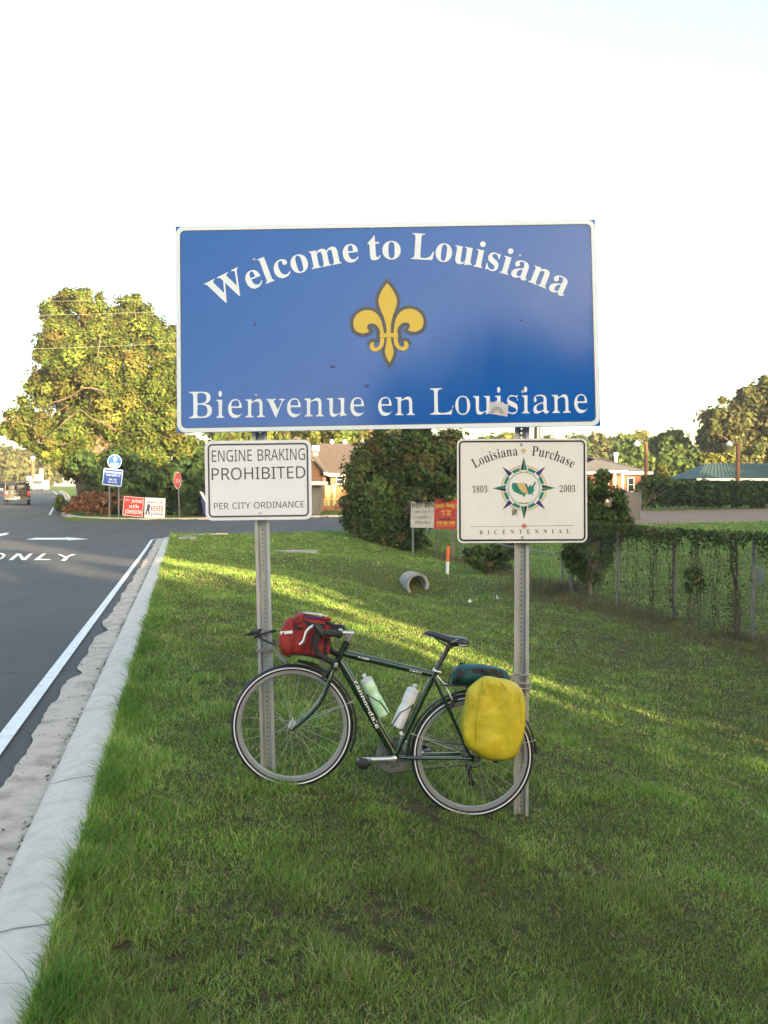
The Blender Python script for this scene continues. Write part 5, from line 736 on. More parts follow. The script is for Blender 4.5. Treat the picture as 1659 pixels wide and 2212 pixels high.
mb = MB(); ink(mb, W, [rrect(W.w - .004, W.h - .004, .045), rrect(W.w - .05, W.h - .05, .03)], .0012); mb.build('border', M['letter_white'], root, smooth_deg=0)
mb = MB(); ink(mb, W, ring_polys(W.w - .052, W.h - .052, .03, .004), .0014); mb.build('border_outline', M['slate'], root, smooth_deg=0)
def arc_text(face, s, **k):
    mb = MB(); text_arc(mb, face, s, 'tb', **k); return mb
kw = dict(centre=(864, 1355), top=(858, 559.5), cap=56, lift=.0018)
mb = MB()
for s_, a_, b_ in (('Welcome', (437.5, 614), (775, 552)), ('to', (795, 545), (866, 545)), ('Louisiana', (888, 545), (1235.5, 604))): text_arc(mb, W, s_, 'tb', u0=a_, u1=b_, **kw)
mb.build('welcome_lettering', M['letter_white'], root, smooth_deg=0)
mb = MB()
for s_, a_, b_ in (('Bienvenue', 409, 788), ('en', 817, 896), ('Louisiane', 930, 1270)): text_line(mb, W, s_, 'tb', (a_, 903.5 - (a_ - 409) * .0145), (b_, 903.5 - (b_ - 409) * .0145), 57, lift=.0018, thin=.023, track=-.015)
mb.build('bienvenue_lettering', M['letter_white'], root, smooth_deg=0)
# fleur de lis, traced on the right half and mirrored
fz = lambda x, y: (819.3 + .29836 * x, 460.8 + .29836 * y)
ctr_t, ctr_b = W.uv(*fz(57, 505)), W.uv(*fz(75, 1082))
axis = (ctr_t - ctr_b) / np.linalg.norm(ctr_t - ctr_b); side = np.array([axis[1], -axis[0]])
def half(pts): return [(*(W.uv(*fz(*p[:2]))), *p[2:]) for p in pts]
def axx(q): q = np.array(q[:2]); return float((q - ctr_b) @ side), float((q - ctr_b) @ axis)
def mir(q): x, y = axx(q); return ctr_b + axis * y - side * x
def sym(rightpts):
    R = half(rightpts); L = [(*mir(q), *q[2:]) for q in reversed(R[1:-1])]; c0, c1 = R[0], R[-1]
    ends = lambda q: (*(ctr_b + axis * axx(q)[1]), *q[2:])
    return bez([ends(c0)] + R[1:-1] + [ends(c1)] + L)
petals = [sym([(57, 505, 1), (100, 560), (127, 625), (118, 690), (98, 745), (84, 810), (83, 868, 1), (66, 868, 1)]),
          sym([(70, 900, 1), (82, 900, 1), (92, 945), (104, 1000), (94, 1045), (75, 1082, 1)])]
sideR = half([(104, 868, 1), (109, 815), (121, 765), (150, 718), (200, 693), (255, 698), (300, 730), (320, 780), (308, 832), (270, 856), (232, 856), (207, 845, 1), (222, 822), (214, 798), (184, 792), (154, 806), (134, 836), (128, 868, 1)])
lowR = half([(103, 900, 1), (110, 950), (138, 985), (178, 996), (206, 978), (211, 950), (196, 928), (176, 926, 1), (182, 950), (168, 968), (146, 955), (134, 925), (133, 900, 1)])
for hq in (sideR, lowR): petals.append(bez(hq)); petals.append(bez([(*mir(q), *q[2:]) for q in reversed(hq)]))
bd = half([(4, 870), (136, 868), (136, 898), (4, 900)]); petals.append(np.array([q[:2] for q in bd]))
mb = MB()
for i, p in enumerate(petals): ink(mb, W, [grow(p, .019)], .0018 + i * .00012)
mb.build('fleur_outline', M['slate'], root, smooth_deg=0)
mb = MB()
for i, p in enumerate(petals): ink(mb, W, [p], .0032 + i * .00012)
mb.build('fleur_de_lis', M['gold'], root, smooth_deg=0)
for u, v in ((643 / 1, 0),): pass
for q in ((578, 560.5), (1123, 552), (553, 853.5), (1129, 846)): bolt(W, W.uv(q[0] if q[0] != 578 else 549, q[1]), .008, 'bolt', root)
for q in ((550.5, 700.5), (1125.5, 692)):
    mb = MB(); mb.lathe(W.pt(W.uv(*q), .0006), W.n, [(0, .006), (.0007, .006)], 10); mb.build('bolt_hole', M['black'], root)
mb = MB(); mb.lathe(W.pt(W.uv(803.5, 490), .0008), W.n, [(0, .007), (.0009, .007)], 10); mb.build('bolt_hole', M['white_plastic'], root)
# scuffs: little dark scratches and dents
rs = np.random.default_rng(5); mb = MB()
for u, v, s in ((661, 817, 3), (719, 792, 5), (793, 833, 6), (955, 593, 3), (950, 641, 2), (912, 852, 3), (983, 696, 2)):
    c = W.uv(u, v); k = rs.uniform(.4, 1, 9) * s * .0022; a = np.linspace(0, 6.28, 10)[:-1]; ink(mb, W, [c + np.stack([np.cos(a) * k * 1.6, np.sin(a) * k], -1)], .0011)
mb.build('scuff_marks', M['navy_ink'], root, smooth_deg=0)
# torn sticker over the word Louisiane
st = [W.uv(*fz(*p)) for p in ((790, 1450), (800, 1365), (830, 1368), (852, 1355), (870, 1372), (895, 1366), (905, 1380), (935, 1384), (926, 1472))]
mb = MB(); ink(mb, W, [np.array(st)], .0042); sk = mb.build('sticker', M['grey_sticker'], root, smooth_deg=0)
mb = MB(); c0 = W.uv(*fz(852, 1446))
for a in (-78, -55, -30, -8, 15, 38, 62, 84):
    d = np.array([math.sin(math.radians(a)), math.cos(math.radians(a))]); e = np.array([d[1], -d[0]]); ink(mb, W, [np.array([c0 + d * .008, c0 + d * .036 + e * .004, c0 + d * .036 - e * .004])], .0046)
mb.build('ray_pattern', M['ink'], sk, smooth_deg=0)

# ---- engine braking sign
E_ = Face((443, 953), (673, 949.5), (673, 1122), (443, 1124.5), 5.655, 5.655, .002)
root = thing('road_sign', 'white sign reading ENGINE BRAKING PROHIBITED on the left post', 'road sign', tuple(E_.o - E_.ez * E_.h / 2))
mb = MB(); panel(mb, E_, rrect(E_.w, E_.h, .038)); mb.build('panel', M['sign_white'], root, smooth_deg=0)
mb = MB(); ink(mb, E_, ring_polys(E_.w - .034, E_.h - .034, .028, .0095), .001); mb.build('border', M['ink'], root, smooth_deg=0)
ez = lambda x, y: (426.7 + .16462 * x, 921.7 + .16462 * y)
mb = MB(); text_line(mb, E_, 'ENGINE BRAKING', 'sans', ez(190, 463), ez(1412, 434), 24.7, .001)
text_line(mb, E_, 'PROHIBITED', 'sans', ez(187, 703), ez(1417, 674), 25.8, .001)
text_line(mb, E_, 'PER CITY ORDINANCE', 'sans', ez(216, 1085), ez(1400, 1058), 13.6, .001); mb.build('lettering', M['ink'], root, smooth_deg=0)
bolt(E_, E_.uv(*ez(805, 290)), .007, 'bolt', root, 'white_plastic'); bolt(E_, E_.uv(*ez(825, 1130)), .007, 'bolt', root)

# ---- bicentennial sign
Bf = Face((987, 948), (1268, 947.5), (1268.5, 1171.5), (988, 1173.5), 5.66, 5.65, .002)
root = thing('road_sign', 'white Louisiana Purchase Bicentennial sign with a compass emblem on the right post', 'road sign', tuple(Bf.o - Bf.ez * Bf.h / 2))
bz = lambda x, y: (955.8 + .20576 * x, 921.7 + .20576 * y)
q = lambda x, y: Bf.uv(*bz(x, y))
mb = MB(); panel(mb, Bf, rrect(Bf.w, Bf.h, .032)); mb.build('panel', M['cream'], root, smooth_deg=0)
mb = MB(); ink(mb, Bf, ring_polys(Bf.w - .020, Bf.h - .020, .026, .010), .001); mb.build('border', M['black_ink'], root, smooth_deg=0)
mb = MB()
text_arc(mb, Bf, 'Louisiana', 'tb', bz(853, 1309), bz(853, 299), bz(312, 388), bz(790, 290), 20.5, .001, thin=.008)
text_arc(mb, Bf, 'Purchase', 'tb', bz(853, 1309), bz(853, 299), bz(936, 290), bz(1382, 400), 20.5, .001, thin=.008)
text_line(mb, Bf, '1803', 'tb', bz(314, 692), bz(471, 690), 14.0, .001, thin=.012); text_line(mb, Bf, '2003', 'tb', bz(1229, 687), bz(1393, 684), 14.0, .001, thin=.012)
text_line(mb, Bf, 'BICENTENNIAL', 'tb', bz(389, 1131), bz(1336, 1117), 8.8, .001, thin=.008, track=.55)
mb.build('lettering', M['black_ink'], root, smooth_deg=0)
mb = MB(); ink(mb, Bf, [np.array([q(295, 1048), q(833, 1043.5), q(833, 1046.5), q(295, 1052)])], .001); ink(mb, Bf, [np.array([q(882, 1041), q(1385, 1035), q(1385, 1039), q(882, 1044.5)])], .001); mb.build('ruled_line', M['ink'], root, smooth_deg=0)
C0 = q(855, 645); U = np.linalg.norm(q(955, 645) - C0) / 100
cir = lambda r, n=64: np.array([C0 + r * U * np.array([math.cos(2 * math.pi * k / n), math.sin(2 * math.pi * k / n)]) for k in range(n)])
em = thing('compass_emblem', None, None, (0, 0, 0)); em.parent = root
mb = MB(); ink(mb, Bf, [cir(241), cir(227)], .001); mb.build('gold_ring', M['gold_pale'], em, smooth_deg=0)
mb = MB(); ink(mb, Bf, [cir(217), cir(184)], .001); ink(mb, Bf, [cir(168), cir(162)], .001); mb.build('green_ring', M['teal_ink'], em, smooth_deg=0)
pol = lambda a, r, s=0.0: C0 + U * (r * np.array([math.sin(math.radians(a)), math.cos(math.radians(a))]) + s * np.array([math.cos(math.radians(a)), -math.sin(math.radians(a))]))
wh, bl, tl, nv = MB(), MB(), MB(), MB()
for a in (0, 90, 180, 270):
    ink(wh, Bf, [np.array([pol(a, 345), pol(a, 184, 48), pol(a, 184, -48)])], .0013)
    ink(tl, Bf, [np.array([pol(a, 328), pol(a, 190, 36), pol(a, 190, 1)])], .0016); ink(bl, Bf, [np.array([pol(a, 328), pol(a, 190, -1), pol(a, 190, -36)])], .0016)
for a in (45, 135, 225, 315):
    ink(wh, Bf, [np.array([pol(a, 345), pol(a, 184, 36), pol(a, 184, -36)])], .0013); ink(nv, Bf, [np.array([pol(a, 320), pol(a, 198, 27), pol(a, 198, -27)])], .0016)
rngd = np.random.default_rng(2)
for a in list(range(14, 46, 9)) + list(range(60, 84, 8)) + list(range(98, 122, 8)) + list(range(140, 166, 8)):
    for s in (1, -1): cc = pol(a * s, 176); k = np.array([[0, 5.5], [4.5, -3], [-4.5, -3]]) * U; ink(nv, Bf, [cc + k], .0016)
wh.build('white_points', M['cream'], em, smooth_deg=0); tl.build('teal_points', M['teal_ink'], em, smooth_deg=0); bl.build('black_points', M['black_ink'], em, smooth_deg=0); nv.build('navy_points', M['navy_ink'], em, smooth_deg=0)
us = [(735, 590), (775, 591), (866, 592), (880, 600), (892, 612), (893, 628), (906, 632), (916, 612), (928, 606), (930, 630), (950, 612), (962, 588), (968, 574), (978, 578), (978, 598), (962, 625), (956, 650), (964, 668), (955, 684), (944, 692), (950, 708), (955, 724), (946, 722), (936, 702), (918, 710), (905, 712), (893, 704), (868, 712), (862, 741), (848, 730), (836, 710), (815, 716), (800, 702), (772, 692), (748, 676), (732, 648), (728, 618)]
mb = MB(); ink(mb, Bf, [np.array([q(*p) for p in us])], .0013); mb.build('map_shape', M['teal_ink'], em, smooth_deg=0)
mb = MB(); ink(mb, Bf, [np.array([q(*p) for p in [(776, 593), (866, 594), (876, 630), (890, 660), (902, 706), (886, 700), (872, 700), (852, 692), (832, 690), (826, 672), (806, 652), (796, 628)]])], .0017); mb.build('purchase_territory', M['gold_pale'], em, smooth_deg=0)
mb = MB(); ink(mb, Bf, [np.array([q(*p) for p in [(866, 594), (876, 630), (891, 660), (904, 706), (909, 718), (906, 700), (898, 660), (884, 628), (876, 596)]])], .0021); mb.build('river', M['navy_ink'], em, smooth_deg=0)
mb = MB()
for y0 in (472, 795): ink(mb, Bf, [np.array([q(808, y0 - 5), q(855, y0 + 2), q(900, y0 - 5), q(900, y0 + 6), q(855, y0 + 12), q(808, y0 + 6)])], .0016)
f0 = q(850, 255)
for pl_ in ([(0, 34), (9, 12), (4, -6), (-4, -6), (-9, 12)], [(5, -6), (12, 12), (24, 14), (28, 2), (20, -6), (10, -4)], [(-5, -6), (-12, 12), (-24, 14), (-28, 2), (-20, -6), (-10, -4)], [(-14, -8), (14, -8), (14, -13), (-14, -13)], [(-5, -14), (5, -14), (8, -24), (0, -33), (-8, -24)]):
    ink(mb, Bf, [f0 + np.array(pl_) * U], .0016)
mb.build('gold_marks', M['gold_pale'], em, smooth_deg=0)
mb = MB(); f0 = q(857, 1043)
for a in (0, 90, 180, 270):
    R2 = np.array([[math.cos(math.radians(a)), -math.sin(math.radians(a))], [math.sin(math.radians(a)), math.cos(math.radians(a))]])
    ink(mb, Bf, [f0 + (np.array([(-4, 0), (-5, 12), (-13, 18), (-13, 24), (13, 24), (13, 18), (5, 12), (4, 0)]) @ R2.T) * U], .0016 + a * 2e-6)
mb.build('red_cross', M['red_ink'], em, smooth_deg=0)
mb = MB(); rs = np.random.default_rng(4); sp = q(765, 895)                      # squashed mud spot
for k in range(26):
    c = sp + rs.normal(0, 1, 2) * np.array([18, 20]) * U; d = rs.normal(0, 1, 2) * 14 * U; e = np.array([-d[1], d[0]]) * .25; ink(mb, Bf, [np.array([c - d, c + e, c + d, c - e])], .0019 + k * 2e-5)
mb.build('mud_spot', mat('mud', (.22, .19, .15), .9), root, smooth_deg=0)
bolt(Bf, q(828, 188), .0095, 'bolt', root, 'steel'); bolt(Bf, q(838, 1161), .0095, 'bolt', root, 'steel')

# ------------------------------------------------------------------ the touring bicycle, leaning against the posts
LEAN = 0.045
BEX = Vector((1, 0, 0)); BEZ = Vector((0, LEAN, 1)).normalized(); BEY = BEZ.cross(BEX).normalized()   # BEY points away from the viewer
if BEY.y < 0: BEY = -BEY
B0 = Vector((0, 5.44, -.1))
def B(u, v, off=0.0): return onplane(u, v, B0 + BEY * off, BEY)
fh, rh = B(631, 1567), B(1020, 1631)                    # hubs
R_T = .3365
bc = (fh + rh) / 2
bike = thing('bicycle', 'dark green touring bicycle leaning against the two sign posts', 'bicycle', (bc.x, bc.y, g1(bc.x, bc.y)))
z1 = lambda x, y, *k: (477.9 + .20576 * x, 1297.2 + .20576 * y, *k)
z2 = lambda x, y: (699.8 + .19547 * x, 1331.3 + .19547 * y)
z3 = lambda x, y: (853.4 + .20827 * x, 1331.3 + .20827 * y)
def wheel(c, n_sp, ph, rear):
    tw = .0185
    t = thing('wheel', None, None, tuple(c - bike.location)); t.parent = bike
    tyre = [(tw * math.cos(a), tw * math.sin(a)) for a in [2 * math.pi * k / 14 for k in range(14)]]
    mb = MB(); mb.ring(c, BEX, BEZ, BEY, R_T - tw, tyre, 96); mb.build('tyre', M['navy_rubber'], t)
    mb = MB(); s = R_T - tw
    for sgn in (-1, 1): mb.ring(c, BEX, BEZ, BEY, s, [(-.0045, sgn * .0170), (.0020, sgn * .0170), (.0020, sgn * .0194), (-.0045, sgn * .0194)], 96)
    mb.build('reflective_band', M['reflect'], t)
    mb = MB(); mb.ring(c, BEX, BEZ, BEY, R_T - .037, [(.006, -.011), (.006, .011), (-.014, .010), (-.020, .004), (-.020, -.004), (-.014, -.010)], 96); mb.build('rim', M['rim'], t)
    mb = MB(); w = .036; fl = .022
    mb.lathe(c - BEY * w, BEY, [(-.018, .007), (0, .008), (0.001, fl), (.005, fl), (.007, .013), (2 * w - .007, .013), (2 * w - .005, fl), (2 * w - .001, fl), (2 * w, .008), (2 * w + .018, .007)], 18)
    mb.build('hub', M['chrome'], t)
    mb = MB()
    for k in range(n_sp):
        a = 2 * math.pi * (k + ph) / n_sp; sgn = 1 if k % 2 else -1; cr = 1 if (k // 2) % 2 else -1
        h = a + cr * 1.15
        p0 = c + (BEX * math.cos(h) + BEZ * math.sin(h)) * .020 + BEY * sgn * .032; p1 = c + (BEX * math.cos(a) + BEZ * math.sin(a)) * (R_T - .052)
        mb.tube([p0, p1], .00085, 5, caps=False)
    mb.build('spokes', M['spoke'], t)
    return t
wheel(fh, 28, .3, False); wheel(rh, 28, .1, True)

# frame
mb = MB()
ht, hb = B(*z2(236, 322)), B(722, 1441); bbk = B(853, 1633); st = B(*z2(1228, 618))
dt0, dt1 = B(*z2(182, 500)), B(*z2(772, 1520))
def ovtube(a, b, r, n=14, k=5):
    mb.tube([a.lerp(b, i / k) for i in range(k + 1)], r, n)
mb.tube([ht, ht.lerp(hb, .15), ht.lerp(hb, .5), ht.lerp(hb, .85), hb], [.0185, .0190, .0185, .0195, .0195], 16)
tt0, tt1 = B(*z2(190, 402)), B(*z2(1222, 648))
mb.tube([tt0, tt0.lerp(tt1, .08), tt0.lerp(tt1, .5), tt0.lerp(tt1, .92), tt1], [.015, .0195, .0195, .0180, .0145], 14)
mb.tube([dt0, dt0.lerp(dt1, .1), dt0.lerp(dt1, .5), dt0.lerp(dt1, .9), dt1], [.019, .0235, .0245, .0235, .020], 16)
mb.tube([st, st.lerp(bbk, .5), bbk], [.0165, .0165, .0165], 14)
mb.lathe(bbk - BEY * .036, BEY, [(0, .021), (.072, .021)], 18)
dr = B(1016, 1633)
for s in (-1, 1):
    a = B(*z2(1215, 668)) + BEY * s * .016; m = a.lerp(dr, .35) + BEY * s * .026; e = dr + BEY * s * .066 + Vector((-.004, 0, .006))
    mb.tube([a, a.lerp(m, .5), m, m.lerp(e, .5), e], [.0100, .0100, .0098, .0088, .0072], 10)
    a = B(858, 1634) + BEY * s * .022; m = a.lerp(dr, .3) + BEY * s * .026; e = dr + BEY * s * .066
    mb.tube([a, m, m.lerp(e, .5), e], [.0100, .0098, .0090, .0075], 10)
    mb.prism([e + Vector((-.018, 0, .010)), e + Vector((-.018, 0, -.010)), e + Vector((.012, 0, -.020)), e + Vector((.020, 0, .012)), e + Vector((.0, 0, .022))], BEY * .006)
frame = mb.build('frame', M['green_paint'], bike)
# writing on the tubes: raised a hair off the round tube, facing the rider's left side
def tube_text(s, font, pa, pb_, rad, cap, name, thin=0, slant=0.0, track=0.0):
    a, b = B(*pa, -rad - .0005), B(*pb_, -rad - .0005); f = type('F', (), {})(); f.o = (a + b) / 2; f.n = -BEY; t = (b - a).normalized(); f.ex = t; f.ez = t.cross(BEY)
    if f.ez.z < 0: f.ez = -f.ez
    L = (b - a).length; gs, W_ = glyphs(s, font, track=track); lo = min(c[:, 0].min() + x for x, _, cs in gs for c in cs); hi = max(c[:, 0].max() + x for x, _, cs in gs for c in cs)
    sx = L / (hi - lo); sy = cap / CAPH[font]; mb = MB()
    for x, adv, cs in gs:
        V, F = fill([np.c_[(c[:, 0] + x - lo + slant * c[:, 1]) * sx - L / 2, (c[:, 1] * sy - cap / 2)] for c in cs])
        vs = []
        for q in V:                                    # wrap round the tube
            w = q[1] / rad; vs.append(f.o + BEY * rad + f.ex * q[0] + f.ez * (math.sin(w) * (rad + .0006)) - BEY * (math.cos(w) * (rad + .0006)))
        mb.add(vs, F)
    return mb.build(name, M['reflect'], frame, smooth_deg=0)
tube_text('cannondale', 'sb', z2(345, 712), z2(596, 1236), .0245, .0215, 'maker_lettering')
tube_text('T1000', 'sb', z2(378, 452), z2(497, 476), .0195, .0095, 'model_lettering')
tube_text('CAD2', 'sb', z2(948, 596), z2(1082, 626), .0190, .0090, 'tubing_lettering')

# fork
mb = MB(); cr = B(719, 1444); fe = B(634, 1571)
pts_f = [(716, 1452), (711, 1470), (701, 1498), (690, 1518), (672, 1539), (650, 1559), (634, 1571)]
for s in (-1, 1):
    ps = [B(*p) + BEY * s * (.030 + .020 * min(1, i / 4)) for i, p in enumerate(pts_f)]
    mb.tube([cr + BEY * s * .012] + ps, [.0145, .0145, .0142, .0132, .0122, .0108, .0092, .0082], 12)
    e = ps[-1]; mb.prism([e + Vector((-.012, 0, .008)), e + Vector((-.012, 0, -.012)), e + Vector((.012, 0, -.010)), e + Vector((.012, 0, .012))], BEY * .006)
mb.tube([hb.lerp(ht, .1), cr], [.0170, .0150], 14); mb.build('fork', M['green_paint'], bike)
mb = MB(); e = fh - BEY * .050; mb.lathe(e, -BEY, [(0, .011), (.008, .013), (.016, .009)], 14); mb.tube([e - BEY * .012, e - BEY * .024 + Vector((.004, 0, .012)), e - BEY * .02 + Vector((.010, 0, .055))], [.006, .0062, .0050], 8); mb.build('quick_release', M['chrome'], bike)
mb = MB(); p = B(*z1(1205, 680), -.030); mb.bevel_box(p, (.020, .02, .026), .005); mb.lathe(p, -BEY, [(0, .008), (.02, .007)], 10); mb.build('cable_stop', M['chrome'], bike)
# headset and stem
mb = MB(); ax = (ht - hb).normalized(); mb.lathe(ht - ax * .004, ax, [(0, .0195), (.004, .024), (.010, .024), (.012, .018), (.018, .0215), (.025, .0215), (.027, .015), (.032, .015)], 18); mb.lathe(hb + ax * .004, -ax, [(0, .0195), (.006, .023), (.016, .023), (.02, .018)], 18); mb.build('headset', M['dark_metal'], bike)
mb = MB(); s0, s1, s2 = ht + ax * .025, B(761, 1368), B(*z1(1245, 338)); mb.tube([s0, s0.lerp(s1, .6), s1], [.0112, .0112, .0112], 12); mb.tube([s1 + (s1 - s2).normalized() * .010, s1.lerp(s2, .5), s2], [.0125, .0115, .0120], 12); mb.lathe(s2 - BEY * .022, BEY, [(0, .019), (.044, .019)], 16); mb.build('stem', M['chrome'], bike)
# drop bar with tape, levers
hbar = thing('handlebar', None, None, tuple(s2 - bike.location)); hbar.parent = bike
for s in (-1, 1):
    off = -.200
    k = [B(*z1(1245, 350), off), B(*z1(1170, 352), off), B(*z1(1090, 345), off), B(*z1(1035, 350), off), B(*z1(1000, 400), off), B(*z1(990, 475), off), B(*z1(1018, 560), off), B(*z1(1095, 610), off), B(*z1(1185, 655), off)]
    if s > 0: k = [p + BEY * .40 for p in k]
    inner = s2 + BEY * s * .02
    mb = MB(); curve = [inner, inner.lerp(s2 + BEY * s * .1, .9), s2 + BEY * s * .165, k[0] + (s2 - k[0]) * .12] + k[1:]
    sm = []
    for i in range(len(curve) - 1):
        p0, p1, p2, p3 = curve[max(i - 1, 0)], curve[i], curve[i + 1], curve[min(i + 2, len(curve) - 1)]
        for j in range(4):
            t = j / 4; sm.append(p1 * (2 * t**3 - 3 * t**2 + 1) + (p2 - p0) / 2 * (t**3 - 2 * t**2 + t) + p2 * (-2 * t**3 + 3 * t**2) + (p3 - p1) / 2 * (t**3 - t**2))
    sm.append(curve[-1]); mb.tube(sm, .0168, 12); mb.build('bar_tape', M['black_soft'], hbar)
    sh = BEY * (.40 if s > 0 else 0)
    H = lambda x, y, o=0.0: B(*z1(x, y), off + o) + sh
    mb = MB(); mb.tube([H(1075, 372), H(1040, 335), H(1010, 290), H(990, 255), H(985, 240)], [.015, .021, .021, .018, .010], 12); mb.tube([H(1080, 380), H(1030, 352), H(1000, 320)], [.012, .017, .015], 10); mb.build('lever_hood', M['black'], hbar)
    mb = MB(); mb.tube([H(968, 262), H(925, 290), H(893, 330), H(880, 370), H(872, 405), H(852, 440), H(820, 464)], [.008, .0085, .0080, .0075, .0072, .0075, .0065], 10); mb.build('brake_lever', M['chrome'], hbar)
mb = MB(); mb.tube([B(*z1(1140, 430), -.12), B(*z1(1165, 520), -.06), B(*z1(1215, 552), -.03), B(*z1(1270, 570), -.022)], .0028, 6)
mb.tube([B(*z1(1120, 290), -.10), B(*z1(1180, 292), -.06), B(*z1(1245, 320), -.02)], .004, 6); mb.build('cables', M['black'], bike)

# fenders
def fender(name, c, a0, a1, R, w=.021):
    mb = MB(); sec = [(-.006, -w), (.000, -w * .96), (.005, -w * .6), (.007, 0), (.005, w * .6), (0, w * .96), (-.006, w), (-.0045, w * .9), (.0035, w * .5), (.0055, 0), (.0035, -w * .5), (-.0045, -w * .9)]
    mb.ring(c, BEX, BEZ, BEY, R, sec, 48, a0, a1); return mb.build(name, M['black'], bike)
A = math.radians
fender('front_fender', fh, A(-24), A(62), .351)
mb = MB(); mb.tube([B(*z1(805, 632)), B(*z1(900, 655)), B(*z1(1000, 690)), B(*z1(1080, 735))], [.008, .011, .012, .010], 8); mb.build('front_fender_tip', M['black'], bike)
fender('rear_fender', rh, A(1), A(181), .352)
mb = MB()
for s in (-1, 1):
    for c, a in ((fh, 22), (rh, 14), (rh, 160)):
        e = c + (BEX * math.cos(A(a)) + BEZ * math.sin(A(a))) * .353 + BEY * s * .022; mb.tube([c + BEY * s * .055, e], .0018, 6); mb.lathe(e, BEY * s, [(0, .006), (.006, .005)], 8)
mb.build('fender_stays', M['spoke'], bike)
# brakes
def canti(name, p, up, along, arm):
    mb = MB()
    for s in (-1, 1):
        b_ = p + BEY * s * .040; t_ = b_ + up * arm + BEY * s * .012
        mb.tube([b_ - up * .012, b_ + up * .02, t_], [.009, .0085, .006], 8); mb.lathe(b_ - along * .012, along, [(0, .009), (.024, .009)], 10)
        mb.bevel_box(b_ + up * .022 - BEY * s * .018 + along * .004, (.045, .012, .014), .003); mb.lathe(b_ + up * .025 + BEY * s * .004, BEY * s, [(0, .007), (.014, .006)], 8)
    mb.tube([p + BEY * -.052 + up * arm, p + up * (arm + .03), p + BEY * .052 + up * arm], .0014, 5); return mb.build(name, M['dark_metal'], bike)
fa = (fh - B(716, 1452)).normalized()
canti('front_brake', B(699, 1462), -fa, fa.cross(BEY), .045)
canti('rear_brake', B(*z3(590, 900)), Vector((.25, 0, .95)), Vector((.95, 0, -.25)), .05)
mb = MB(); mb.tube([B(*z3(435, 615), -.02), B(*z3(500, 690), -.02), B(*z3(560, 790), -.03), B(*z3(600, 880), -.045)], .0030, 6); mb.lathe(B(*z3(495, 700), -.025), Vector((1, 0, -.3)), [(0, .007), (.024, .008), (.036, .005)], 10); mb.build('brake_cable', M['chrome'], bike)
# crank, chainrings, pedals
bb = B(851, 1635)
mb = MB(); pe = B(*z2(440, 1588), -.062); c0 = bb - BEY * .050
mb.tube([c0, c0.lerp(pe, .15), c0.lerp(pe, .55), pe], [.0165, .0140, .0125, .0135], 12); mb.lathe(c0 - BEY * .012, BEY, [(0, .010), (.003, .016), (.024, .016)], 16)
mb.lathe(pe - BEY * .008, BEY, [(0, .013), (.016, .013)], 14)
ca = (c0 - pe); c2 = bb + BEY * .060; mb.tube([c2, c2 + ca * .5, c2 + ca], [.014, .010, .011], 10); mb.build('crank', M['chrome'], bike)
for s, p in ((-1, pe), (1, c2 + ca)):
    mb = MB(); q = p + BEY * s * .055; mb.bevel_box(q, (.085, .07, .022), .006); mb.lathe(p, BEY * s, [(0, .009), (.03, .008)], 10); mb.lathe(q + BEY * s * .034, BEY * s, [(0, .030), (.004, .032), (.012, .026), (.016, .012)], 18); mb.build('pedal', M['black'], bike)
mb = MB()
for R, o in ((.098, .046), (.081, .040), (.056, .034)):
    teeth = []
    n = int(R * 2 * math.pi / .0127)
    mb.ring(bb + BEY * o, BEX, BEZ, BEY, R, [(-.012, -.0012), (0, -.0012), (0, .0012), (-.012, .0012)], 72)
    for k in range(n):
        a = 2 * math.pi * k / n; d = BEX * math.cos(a) + BEZ * math.sin(a); mb.bevel_box(bb + BEY * o + d * (R + .001), (.005, .0022, .005), .001)
for k in range(5):
    a = 2 * math.pi * k / 5 + .3; d = BEX * math.cos(a) + BEZ * math.sin(a); mb.tube([bb + BEY * .042 + d * .012, bb + BEY * .044 + d * .088], [.009, .006], 6)
mb.build('chainrings', M['steel_dull'], bike)
mb = MB(); cs = rh + BEY * .042
for k, R in enumerate((.060, .053, .046, .040, .034, .029)): mb.ring(cs + BEY * (k * .0042 - .012), BEX, BEZ, BEY, R, [(-.018, -.001), (0, -.001), (0, .001), (-.018, .001)], 40)
mb.build('cassette', M['steel_dull'], bike)
mb = MB()
for dz, o in ((.092, .0), (-.095, 0)):
    a, e = bb + BEZ * dz + BEY * .042, rh + BEZ * (.046 if dz > 0 else -.06) + BEY * .042
    for k in range(60):
        t = k / 60; p = a.lerp(e, t); mb.bevel_box(p, (.0085, .006, .0075), .0015)
mb.build('chain', M['dark_metal'], bike)
mb = MB(); d0 = rh + BEY * .052; d1 = B(*z3(760, 1570), .05); d2 = B(*z3(795, 1725), .05)
mb.tube([d0, d1], [.012, .010], 8); mb.tube([d1, d2], [.012, .009], 8); mb.lathe(d1 - BEY * .012, BEY, [(0, .019), (.01, .019)], 14); mb.lathe(d2 - BEY * .012, BEY, [(0, .019), (.01, .019)], 14); mb.tube([d1, B(*z3(860, 1560), .05), B(*z3(935, 1515), .05)], .003, 6); mb.build('rear_derailleur', M['black'], bike)
mb = MB(); p = B(*z2(870, 1300)); ax = (st - bbk).normalized(); mb.lathe(p - ax * .006, ax, [(0, .0185), (.012, .0185)], 16); mb.bevel_box(B(*z2(890, 1420), .03), (.03, .03, .05), .006); mb.tube([B(*z2(880, 1330), .03), B(*z2(895, 1490), .035)], .007, 8); mb.build('front_derailleur', M['chrome'], bike)
